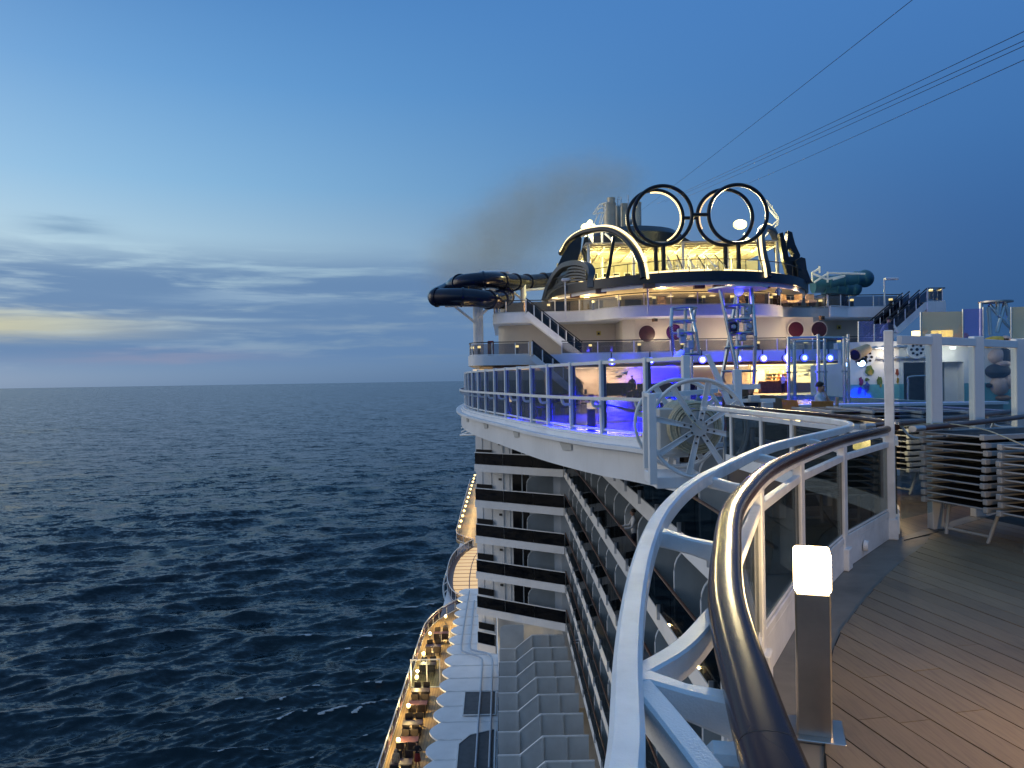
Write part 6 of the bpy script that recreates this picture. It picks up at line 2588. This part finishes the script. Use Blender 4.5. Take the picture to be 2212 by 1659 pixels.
# third tower over on the right, behind the figure wall
tx = thing('splash_tower', 'steel pipe tower with a round top behind the painted wall on the right', 'splash tower', (at(2150, 800, 40).x, 40, 0), world=True)
for (x0, y0, x1, y1) in ((1850, 415, 1850, 700), (1920, 430, 2200, 740), (2055, 400, 1985, 660), (2055, 400, 2110, 660), (1915, 450, 1930, 690), (1990, 405, 1985, 520)):
    mb = MB(); mb.cyl(at(*c3z(x0, y0), 40), at(*c3z(x1, y1), 40), .1, seg=8); mb.build('pipe_leg', 'steel', tx)
a = at(*c3z(1990, 405), 40)
mb = MB(); mb.lathe([(.8, -.04), (.8, .04)], (a.x - .1, a.y, a.z), 24); mb.build('top_disc', 'dark_steel', tx)

# ------------------------------------------------------------------ raised pool with glass showers
pool = thing('raised_pool', 'raised pool with tiled wall in front of the bar', 'pool', (9.5, 25, 0), world=True)
PX0, PX1, PY0, PY1 = 6.9, 13.6, 20.8, 34
mb = MB()
for x0, x1, y0, y1 in ((PX0, PX1, PY0, PY0 + .4), (PX0, PX1, PY1 - .4, PY1), (PX0, PX0 + .4, PY0 + .4, PY1 - .4), (PX1 - .4, PX1, PY0 + .4, PY1 - .4)):
    mb.box((x0 + x1) / 2, (y0 + y1) / 2, .36, x1 - x0, y1 - y0, .72)
mb.build('pool_wall', 'teal_tile', pool)
mb = MB()
mb.box((PX0 + PX1) / 2, PY0 + .15, .76, PX1 - PX0 + .1, .6, .07)
mb.build('coping', 'white_paint', pool)
mb = MB()
mb.box((PX0 + PX1) / 2, (PY0 + PY1) / 2, .3, PX1 - PX0 - .8, PY1 - PY0 - .8, .6)
wm = bpy.data.materials.new('pool_water')
wm.use_nodes = True
t = NT(wm.node_tree)
b = wm.node_tree.nodes['Principled BSDF']
b.inputs['Base Color'].default_value = (.05, .12, .3, 1)
b.inputs['Roughness'].default_value = .06
bp = t.n('ShaderNodeBump'); bp.inputs['Strength'].default_value = .5; bp.inputs['Distance'].default_value = .08
t.link(t.noise(t.n('ShaderNodeTexCoord').outputs['Object'], 4, 3), bp.inputs['Height']); t.link(bp.outputs[0], b.inputs['Normal'])
M['pool_water'] = wm
mb.build('water', 'pool_water', pool, smooth=0)
for r in range(5):
    for c_ in range(22):
        x = PX0 + .15 + c_ * .3
        if x > PX1 - .15:
            break
        mb = MB()
        mb.box(x, PY0 - .006, .09 + r * .138, .285, .014, .125)
        mb.build('tile', 'teal_tile', pool, smooth=0)
# steel framed glass shower enclosure
sh_ = thing('glass_shower', 'steel framed glass shower enclosure standing on the pool', 'shower', (at(1760, 800, 26).x, 26, .6), world=True)
PU = [(1703, 727, 25.4), (1716, 735, 27.0), (1767, 722, 25.2), (1781, 728, 27), (1823, 727, 25.6), (1832, 722, 27.2)]
for u, v, Y in PU:
    p = at(u, v, Y)
    mb = MB(); mb.cyl((p.x, Y, .6), (p.x, Y, p.z), .055, seg=12); mb.build('pole', 'steel', sh_)
for (i, j) in ((0, 2), (2, 4), (1, 3), (3, 5), (0, 1), (4, 5)):
    (u, v, Y), (u2, v2, Y2) = PU[i], PU[j]
    a, b_ = at(u, v, Y), at(u2, v2, Y2)
    zt = min(a.z, b_.z) - .04
    mb = MB(); mb.cyl((a.x, Y, zt), (b_.x, Y2, zt), .035, seg=8); mb.build('top_rail', 'steel', sh_)
    mb = MB()
    A, B = Vector((a.x, Y, 0)), Vector((b_.x, Y2, 0))
    d = (B - A).normalized()
    A, B = A + d * .07, B - d * .07
    mb.beam((A.x, A.y, .7 + (zt - .8) / 2), (B.x, B.y, .7 + (zt - .8) / 2), .012, zt - .85)
    mb.build('glass_pane', 'glass_clear', sh_, smooth=0)
    mb = MB(); mb.box(a.x, Y, 1.7, .16, .1, .05); mb.build('clamp', 'steel', sh_)

# ------------------------------------------------------------------ white painted block on the right
mu = thing('painted_wall', 'white play area wall with painted grape leaves and an aqua band', 'wall', (18, 30, 0), world=True)
FA, FB = Vector((13.25, 29.8)), Vector((25.5, 27.6))
FD = (FB - FA).normalized(); FNv = Vector((FD.y, -FD.x))


def fpt(u, v, off=0.0):
    """point on the wall's face seen at (u, v)"""
    d = ray(u, v)
    n = FNv
    tt = ((FA - Vector((EYE.x, EYE.y))).dot(n)) / (Vector((d.x, d.y)).dot(n))
    p = EYE + d * tt
    return Vector((p.x + n.x * off, p.y + n.y * off, p.z))


DA, DB = fpt(*c3z(1195, 1000)), fpt(*c3z(1705, 1000))
zd = fpt(*c3z(1300, 915)).z
sA = (Vector((DA.x, DA.y)) - FA).dot(FD); sB = (Vector((DB.x, DB.y)) - FA).dot(FD); sE = (FB - FA).length
back = Vector((-FNv.x, -FNv.y))


def fblock(s0, s1, z0, z1, depth, m_, name, out=0.0):
    a, b_ = FA + FD * s0 + FNv * out, FA + FD * s1 + FNv * out
    c, d = b_ + back * depth, a + back * depth
    mb = MB()
    mb.prism([(a.x, a.y), (b_.x, b_.y), (c.x, c.y), (d.x, d.y)], z0, z1)
    return mb.build(name, m_, mu, smooth=0)


ZTOP = fpt(*c3z(1300, 735)).z
fblock(0, sA, 0, zd, 6, 'white_paint', 'wall_face')
fblock(sB, sE, 0, zd, 6, 'white_paint', 'wall_face')
fblock(-.1, sE + .1, zd, ZTOP - .25, .45, 'white_paint', 'upper_wall')
fblock(.0, sE, zd, ZTOP - .8, 5.5, 'white_paint', 'roof_deck', -.46)
fblock(-.25, sE + .25, ZTOP - .25, ZTOP, .65, 'white_paint', 'cornice', .15)
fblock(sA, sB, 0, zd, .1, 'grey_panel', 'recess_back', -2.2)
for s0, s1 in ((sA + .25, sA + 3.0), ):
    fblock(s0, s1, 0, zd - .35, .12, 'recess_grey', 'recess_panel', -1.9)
for f in (.48, .6, .78, .9):
    fblock(sA + (sB - sA) * f, sA + (sB - sA) * f + .28, 0, zd, .25, 'white_paint', 'recess_pillar', -.6)
za = fpt(*c3z(1000, 1100)).z
fblock(0, sA, 0, za, .02, 'aqua', 'painted_band', .024)
fblock(sB, sE, 0, za, .02, 'aqua', 'painted_band', .024)


def blotch(x, y, r, m_, name, n=13, seed=0, sx=1.0, sy=1.0, off=.012):
    rnd = random.Random(seed)
    ol = []
    for q in range(n):
        a = 2 * PI * q / n
        rr_ = r * rnd.uniform(.62, 1.15)
        ol.append(fpt(*c3z(x + rr_ * sx * math.cos(a), y + rr_ * sy * math.sin(a)), off))
    mb = MB()
    mb.plate(ol, FNv.to_3d() * .006)
    return mb.build(name, m_, mu, smooth=0)


mat('paint_leaf', (.10, .17, .05), .6, var=.3, scale=6); mat('paint_ochre', (.36, .27, .05), .6, var=.3, scale=6); mat('paint_grape', (.06, .04, .22), .6, var=.3, scale=8)
mat('paint_blue', (.05, .10, .32), .6, var=.3, scale=8); mat('paint_plum', (.20, .03, .16), .6, var=.3, scale=8); mat('paint_red', (.22, .05, .03), .6, var=.3, scale=6)
for i, (x, y, r, m_, sx, sy, off) in enumerate(((905, 985, 42, 'paint_leaf', .9, 1.2, .03), (912, 1000, 24, 'paint_ochre', .9, 1.2, .04), (885, 1060, 20, 'paint_leaf', 1, .8, .03), (880, 1125, 34, 'paint_blue', .9, 1.3, .05), (870, 1180, 10, 'paint_blue', .5, 2.6, .05),
                                           (835, 1075, 24, 'paint_plum', .9, 1.5, .03), (990, 1075, 30, 'paint_leaf', .8, 1.5, .03), (1000, 1110, 16, 'paint_ochre', .7, 1.2, .05), (1140, 1000, 26, 'paint_red', .6, 1.4, .03), (1145, 1070, 16, 'paint_ochre', .7, 2.2, .03), (822, 1150, 22, 'paint_grape', .8, 1.6, .05))):
    blotch(x, y, r, m_, 'painted_leaf', seed=i, sx=sx, sy=sy, off=off)
# plump painted figure on the right end of the wall
fig = thing('painted_figure', 'plump relief figure with yellow hair and a dark swimsuit on the right of the wall', 'figure', fpt(*c3z(1985, 1200), .3), world=True)


def lump(x, y, rx, ry, th, m_, name):
    c = fpt(*c3z(x, y), .05)
    sc_ = .2559 / FPX * c.y
    mb = MB()
    mb.ball((0, 0, 0), 1, 18, 12, (rx * sc_, th, ry * sc_))
    a = math.atan2(FD.y, FD.x)
    mb.v = [(c.x + p[0] * math.cos(a) - p[1] * math.sin(a), c.y + p[0] * math.sin(a) + p[1] * math.cos(a), c.z + p[2]) for p in mb.v]
    return mb.build(name, m_, fig, smooth=60)


mat('paint_skin', (.55, .40, .34), .5, var=.06, scale=4); mat('paint_yellow', (.62, .42, .06), .5, var=.15, scale=6)
for args in ((1975, 735, 105, 42, .22, 'paint_yellow', 'hair'), (1910, 770, 40, 26, .18, 'paint_yellow', 'hair'), (2052, 728, 42, 40, .25, 'paint_skin', 'face'), (2040, 722, 30, 12, .3, 'cloth_black', 'glasses'), (1985, 865, 76, 66, .3, 'paint_skin', 'shoulder'), (2040, 870, 62, 78, .34, 'cloth_black', 'swimsuit_top'),
             (2025, 925, 62, 36, .36, 'paint_skin', 'arm'), (1985, 990, 100, 66, .36, 'cloth_black', 'swimsuit'), (2000, 1110, 74, 84, .33, 'paint_skin', 'leg'), (2060, 1080, 40, 70, .33, 'paint_skin', 'leg'), (1910, 1110, 24, 20, .2, 'cloth_black', 'bag'), (2030, 1215, 60, 26, .3, 'brown_wood', 'foot')):
    lump(*args)
for f in (.12, .3, .52, .74, .92):
    q = FA + FD * (sE * f) + FNv * .55
    mb = MB(); mb.lathe([(.09, 0), (.11, .1)], (q.x, q.y, ZTOP - .36), 12)
    mb.build('downlight', 'white_glow', mu)  # made-up fixtures under the cornice, added to brighten the painted wall
    lamp('POINT', 'added_wall_glow', (q.x, q.y, ZTOP - .55), 16, (1, .86, .66), .12, mu)
# pipes, fan heads, spotlights on the wall
for i, (x, y) in enumerate(((865, 872), (1292, 808))):
    c = fpt(*c3z(x, y), .12)
    fh = thing('spray_head', ('round perforated spray head low on the painted wall edge', 'round perforated spray head on the pipe behind the windbreak')[i], 'spray head', c, math.atan2(FD.y, FD.x))
    mb = MB(); mb.lathe([(.44 * .8, -.1), (.44 * .8, .02), (.3, .12)], (0, 0, 0), 22, 'y'); mb.build('dish', 'white_paint', fh)
    mb = MB()
    for q in range(8):
        mb.cyl((.2 * math.cos(q * PI / 4), -.1, .2 * math.sin(q * PI / 4)), (.2 * math.cos(q * PI / 4), -.125, .2 * math.sin(q * PI / 4)), .05, seg=8)
    mb.cyl((0, -.1, 0), (0, -.125, 0), .06, seg=8)
    mb.build('hole', 'cloth_black', fh)['kind'] = 'stuff'
for (x0, y0, x1, y1) in ((850, 800, 1240, 782), (900, 885, 1440, 875), (1320, 800, 1450, 798)):
    a, b_ = fpt(*c3z(x0, y0), .12), fpt(*c3z(x1, y1), .12)
    mb = MB(); mb.cyl(a, b_, .055, seg=8)
    for f in np.linspace(.1, .9, 6):
        q = a.lerp(b_, float(f))
        mb.cyl(q - FD.to_3d() * .05, q + FD.to_3d() * .05, .085, seg=8)
    mb.build('wall_pipe', 'alu', mu)
c = fpt(*c3z(805, 825), .5)
sp_ = thing('wall_spotlight', 'tan cylindrical spotlight at the corner of the painted wall', 'spotlight', c, .2)
mb = MB(); mb.cyl((.35, .1, .1), (-.4, -.2, -.14), .19, .24, 14); mb.build('housing', 'cloth_tan', sp_)
mb = MB(); mb.cyl((-.4, -.2, -.14), (-.42, -.21, -.145), .2, .2, 14); mb.build('lens', 'door_dark', sp_)
mb = MB(); mb.box(.3, .3, .0, .08, .4, .1); mb.build('bracket', 'alu', sp_)
c = fpt(*c3z(795, 900), .7)
bl = thing('blue_wash_lamp', 'small blue lamp washing the left edge of the painted wall', 'lamp', c)
mb = MB(); mb.box(0, 0, 0, .35, .25, .18); mb.build('housing', 'dark_void', bl, bevel=.02)
mb = MB(); mb.ball((0, -.02, -.1), .14, 10, 6); mb.build('lens', 'lamp_blue_core', bl, smooth=60)
lamp('SPOT', 'blue_wash', (c.x - .1, c.y - .1, c.z - .2), 1100, (0, .01, 1), .1, None, math.radians(48), (c.x + .25, c.y + .55, 0))
hb = [fpt(*c3z(*q), 1.1) for q in ((1152, 1265), (1152, 1090), (1170, 1036), (1400, 1034), (1425, 1080), (1425, 1265))]
mb = MB(); mb.tube(smooth_path(hb, 4), .035, 8)
tag(mb.build('grab_rail', 'alu'), 'bent metal grab rail in front of the recess in the painted wall', 'handrail')

# glass fence on top of the wall with people behind
gf = thing('rooftop_glass_fence', 'tall clear glass fence on top of the painted wall', 'glass fence', fpt(*c3z(1600, 690)), world=True)
for (x0, y0, x1, y1, vt, m_) in ((845, 775, 975, 768, 562, 'glass_violet'), (980, 768, 1100, 745, 585, 'glass_violet'), (1378, 690, 1735, 690, 482, 'glass_cream_sheen'), (1740, 690, 1910, 668, 456, 'glass_violet'), (1915, 668, 2150, 660, 440, 'glass_blue'), (2155, 655, 2300, 650, 440, 'glass_cream_sheen')):
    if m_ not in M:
        thin_glass(m_, {'glass_violet': (.70, .70, .95), 'glass_cream_sheen': (.92, .86, .66), 'glass_blue': (.80, .90, .95)}[m_], .08, .08, base={'glass_violet': .25, 'glass_cream_sheen': .45, 'glass_blue': .15}[m_], dcol={'glass_violet': (.35, .35, .62), 'glass_cream_sheen': (.75, .68, .5), 'glass_blue': (.3, .45, .55)}[m_])  # pale diffuse base paints the sheen of reflected lights into the panes
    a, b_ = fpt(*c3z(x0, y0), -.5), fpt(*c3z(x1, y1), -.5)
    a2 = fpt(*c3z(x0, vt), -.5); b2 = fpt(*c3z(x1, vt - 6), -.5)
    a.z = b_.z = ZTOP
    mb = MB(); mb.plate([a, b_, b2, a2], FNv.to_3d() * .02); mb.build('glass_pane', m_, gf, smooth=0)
    mb = MB(); mb.cyl(a + FNv.to_3d() * .03, a2 + FNv.to_3d() * .03, .03, seg=8); mb.build('post', 'steel', gf)


def roof_pt(x, y, off=-1.2):
    p = fpt(*c3z(x, y), off)
    return (p.x, p.y, ZTOP - .8)


person('person in a dark waistcoat and pale shirt standing on the roof of the painted wall', roof_pt(1145, 720, -1.0), 2.6, 'stand', 'cloth_navy', 'cloth_black', 'cloth_white', h=1.78, arms='bent')
person('person in grey blue seated behind the cream-sheened glass on the wall roof', roof_pt(1478, 690), 1.2, 'sit', 'cloth_grey', 'cloth_grey', h=1.74, arms='bent')
person('person in olive raising an arm behind the cream-sheened glass on the wall roof', roof_pt(1695, 690), .3, 'sit', 'cloth_tan', 'cloth_black', h=1.74, arms='point')
person('person in an orange top behind the violet glass on the wall roof', roof_pt(1795, 690), -.4, 'sit', 'cloth_orange', 'cloth_navy', h=1.84, arms='bent')
mb = MB()
for i, x in enumerate((1370, 1540, 1600, 1655)):
    c = roof_pt(x, 700, -.9)
    bb = make_bollard(f'small warm lamp on the roof of the painted wall, {("leftmost", "second from left", "third from left", "rightmost")[i]} of four', c, 0, 'lamp_warm', group='lamps on the painted wall roof')
    bb.scale = (1.5, 1.5, 1.5)

# ------------------------------------------------------------------ sitting area before the pool
def orange_chair(label, loc, rz):
    c = thing('orange_chair', label, 'chair', loc, rz, 'orange chairs by the pool')
    mb = MB(); mb.box(0, 0, .43, .48, .46, .07); mb.build('seat', 'orange_chair', c, bevel=.015)
    mb = MB(); mb.plate([(-.24, .22, .4), (.24, .22, .4), (.24, .31, 1.02), (-.24, .31, 1.02)], (0, .035, 0)); mb.build('backrest', 'orange_chair', c, bevel=.006)
    for sx in (-.2, .2):
        for sy in (-.19, .19):
            mb = MB(); mb.cyl((sx, sy, 0), (sx, sy, .42), .018, seg=6); mb.build('leg', 'alu', c)
    return c


a = at(1764, 880, 17.2)
orange_chair('orange chair seen from behind, with the seated man just beyond it', (a.x, a.y, 0), PI)
a = at(1728, 876, 18.2)
orange_chair('orange chair turned sideways, left of the seated man', (a.x, a.y, 0), PI / 2 + .45)
a = at(1815, 886, 18.6)
tb2 = thing('pool_table_top', 'wooden cafe table beside the seated man', 'table', (a.x, a.y, 0))
tb2.name = 'cafe_table'
mb = MB(); mb.cyl((0, 0, .71), (0, 0, .75), .62, seg=22); mb.build('tabletop', 'brown_wood', tb2)
mb = MB(); mb.cyl((0, 0, 0), (0, 0, .71), .05, seg=8); mb.build('stem', 'steel', tb2)
mb = MB(); mb.cyl((0, 0, 0), (0, 0, .03), .3, seg=16); mb.build('base', 'steel', tb2)
gl_ = thing('tall_glass', 'tall beer glass on the wooden table beside the seated man', 'glass', (a.x - .12, a.y - .1, .75))
mb = MB(); mb.lathe([(.03, 0), (.035, .05), (.04, .2), (.045, .3)], seg=12); mb.build('glass_body', 'cloth_tan', gl_)
a = at(1776, 860, 18.6)
person('man with short dark hair in a pale grey shirt seated at the wooden table', (a.x, a.y + .05, 0), PI / 2 - .75, 'sit', 'cloth_white', 'cloth_navy', h=1.82, arms='chin')
sf = at(1655, 880, 19.5)
so = thing('daybed_sofa', 'curved tan sofa in front of the pool, left of the orange chairs', 'sofa', (sf.x, sf.y, 0))
mb = MB(); mb.prism([(1.0 * math.cos(q * PI / 10), .55 * math.sin(q * PI / 10)) for q in range(20)], 0, .45); mb.build('seat', 'tan_sofa', so, bevel=.03)
mb = MB(); mb.strip([(1.02 * math.cos(q), .6 * math.sin(q)) for q in np.linspace(-.3, PI + .3, 16)], .0, [.55 + .55 * math.sin(max(0, min(PI, q))) for q in np.linspace(-.3, PI + .3, 16)], .16); mb.build('backrest', 'tan_sofa', so)
person('person with reddish hair resting on the tan sofa', (sf.x - .3, sf.y + .2, .1), .4, 'sit', 'cloth_black', 'cloth_grey', hair='brown_wood', arms='down', h=1.6)
for i, u in enumerate((1580, 1606)):
    a = at(u, 832, 20.2)
    pd = thing('wooden_divider', ('dark wooden divider panel behind the hose reel', 'smaller dark wooden panel right of the hose reel')[i], 'divider', (a.x, a.y, 0))
    mb = MB(); mb.box(0, 0, .72, .34 if i else .5, .05, 1.25); mb.build('panel', 'brown_wood', pd)
    for sx in (-.14, .14):
        mb = MB(); mb.box(sx, 0, .06, .04, .05, .12); mb.build('foot', 'steel', pd)
# wall lamp tube under the side rail
for i, (u, v, wd, Y) in enumerate(((1716, 909, .33, 12.6), )):
    a = at(u, v, Y)
    mb = MB(); mb.box(a.x, a.y, a.z, wd, .1, .085)
    lt_ = thing('strip_lamp', 'bright horizontal strip lamp seen under the white side rail', 'lamp', (a.x, a.y, 0), world=True)
    mb.build('lamp_tube', 'lamp_warm', lt_, bevel=.01)
    mb = MB(); mb.box(a.x, a.y + .02, a.z / 2 - .03, .07, .07, a.z - .08); mb.build('lamp_post', 'dark_steel', lt_)
# far stacks of loungers
stack(at(1797, 880, 13.6).x + .36, 13.6, PI / 2, 9, 'the far stack left of the white post', z0=.32)
stack(at(1884, 880, 13.2).x + .36, 13.2, PI / 2, 9, 'the far stack half behind the white post', z0=.32)
stack(at(1990, 880, 12.9).x + .36, 12.9, PI / 2, 9, 'the far stack behind the left windbreak pane', z0=.32)
stack(at(2090, 880, 12.7).x + .36, 12.7, PI / 2, 9, 'the far stack behind the right windbreak pane', z0=.32)

# ------------------------------------------------------------------ smoke drifting from the exhaust pipes
sm = bpy.data.materials.new('funnel_smoke')
sm.use_nodes = True
t = NT(sm.node_tree)
t.nt.nodes.clear()
g = t.n('ShaderNodeTexCoord').outputs['Object']
ln = t.n('ShaderNodeVectorMath', operation='LENGTH')
t.link(g, ln.inputs[0])
edge = t.smooth(ln.outputs['Value'], 1.0, .15)
nz = t.noise(g, 1.6, 4, .6, .8)
den = t.math('MULTIPLY', t.math('MULTIPLY', edge, t.smooth(nz, .25, .62)), .10)
pv_ = t.n('ShaderNodeVolumePrincipled')
pv_.inputs['Color'].default_value = (.92, .80, .60, 1)
t.link(den, pv_.inputs['Density'])
o_ = t.n('ShaderNodeOutputMaterial')
t.link(pv_.outputs[0], o_.inputs['Volume'])
M['funnel_smoke'] = sm
pf = thing('exhaust_smoke', 'brownish smoke plume drifting to port from the exhaust pipes', 'smoke', at(1250, 440, 100))
pf['kind'] = 'stuff'
for u, v, Y, rx, rz_ in ((1338, 394, 97, 5.5, 4.2), (1268, 398, 100, 8.0, 6.0), (1185, 440, 104, 9.5, 8.0), (1115, 490, 110, 10.0, 9.5), (1040, 560, 118, 12.0, 11.0)):
    p = at(u, v, Y)
    mb = MB(); mb.ball((0, 0, 0), 1, 20, 14)
    q = mb.build('smoke_puff', 'funnel_smoke', None, smooth=60)
    q.parent = pf
    q.location = Vector(p) - pf.location
    q.scale = (rx, rx * .8, rz_)
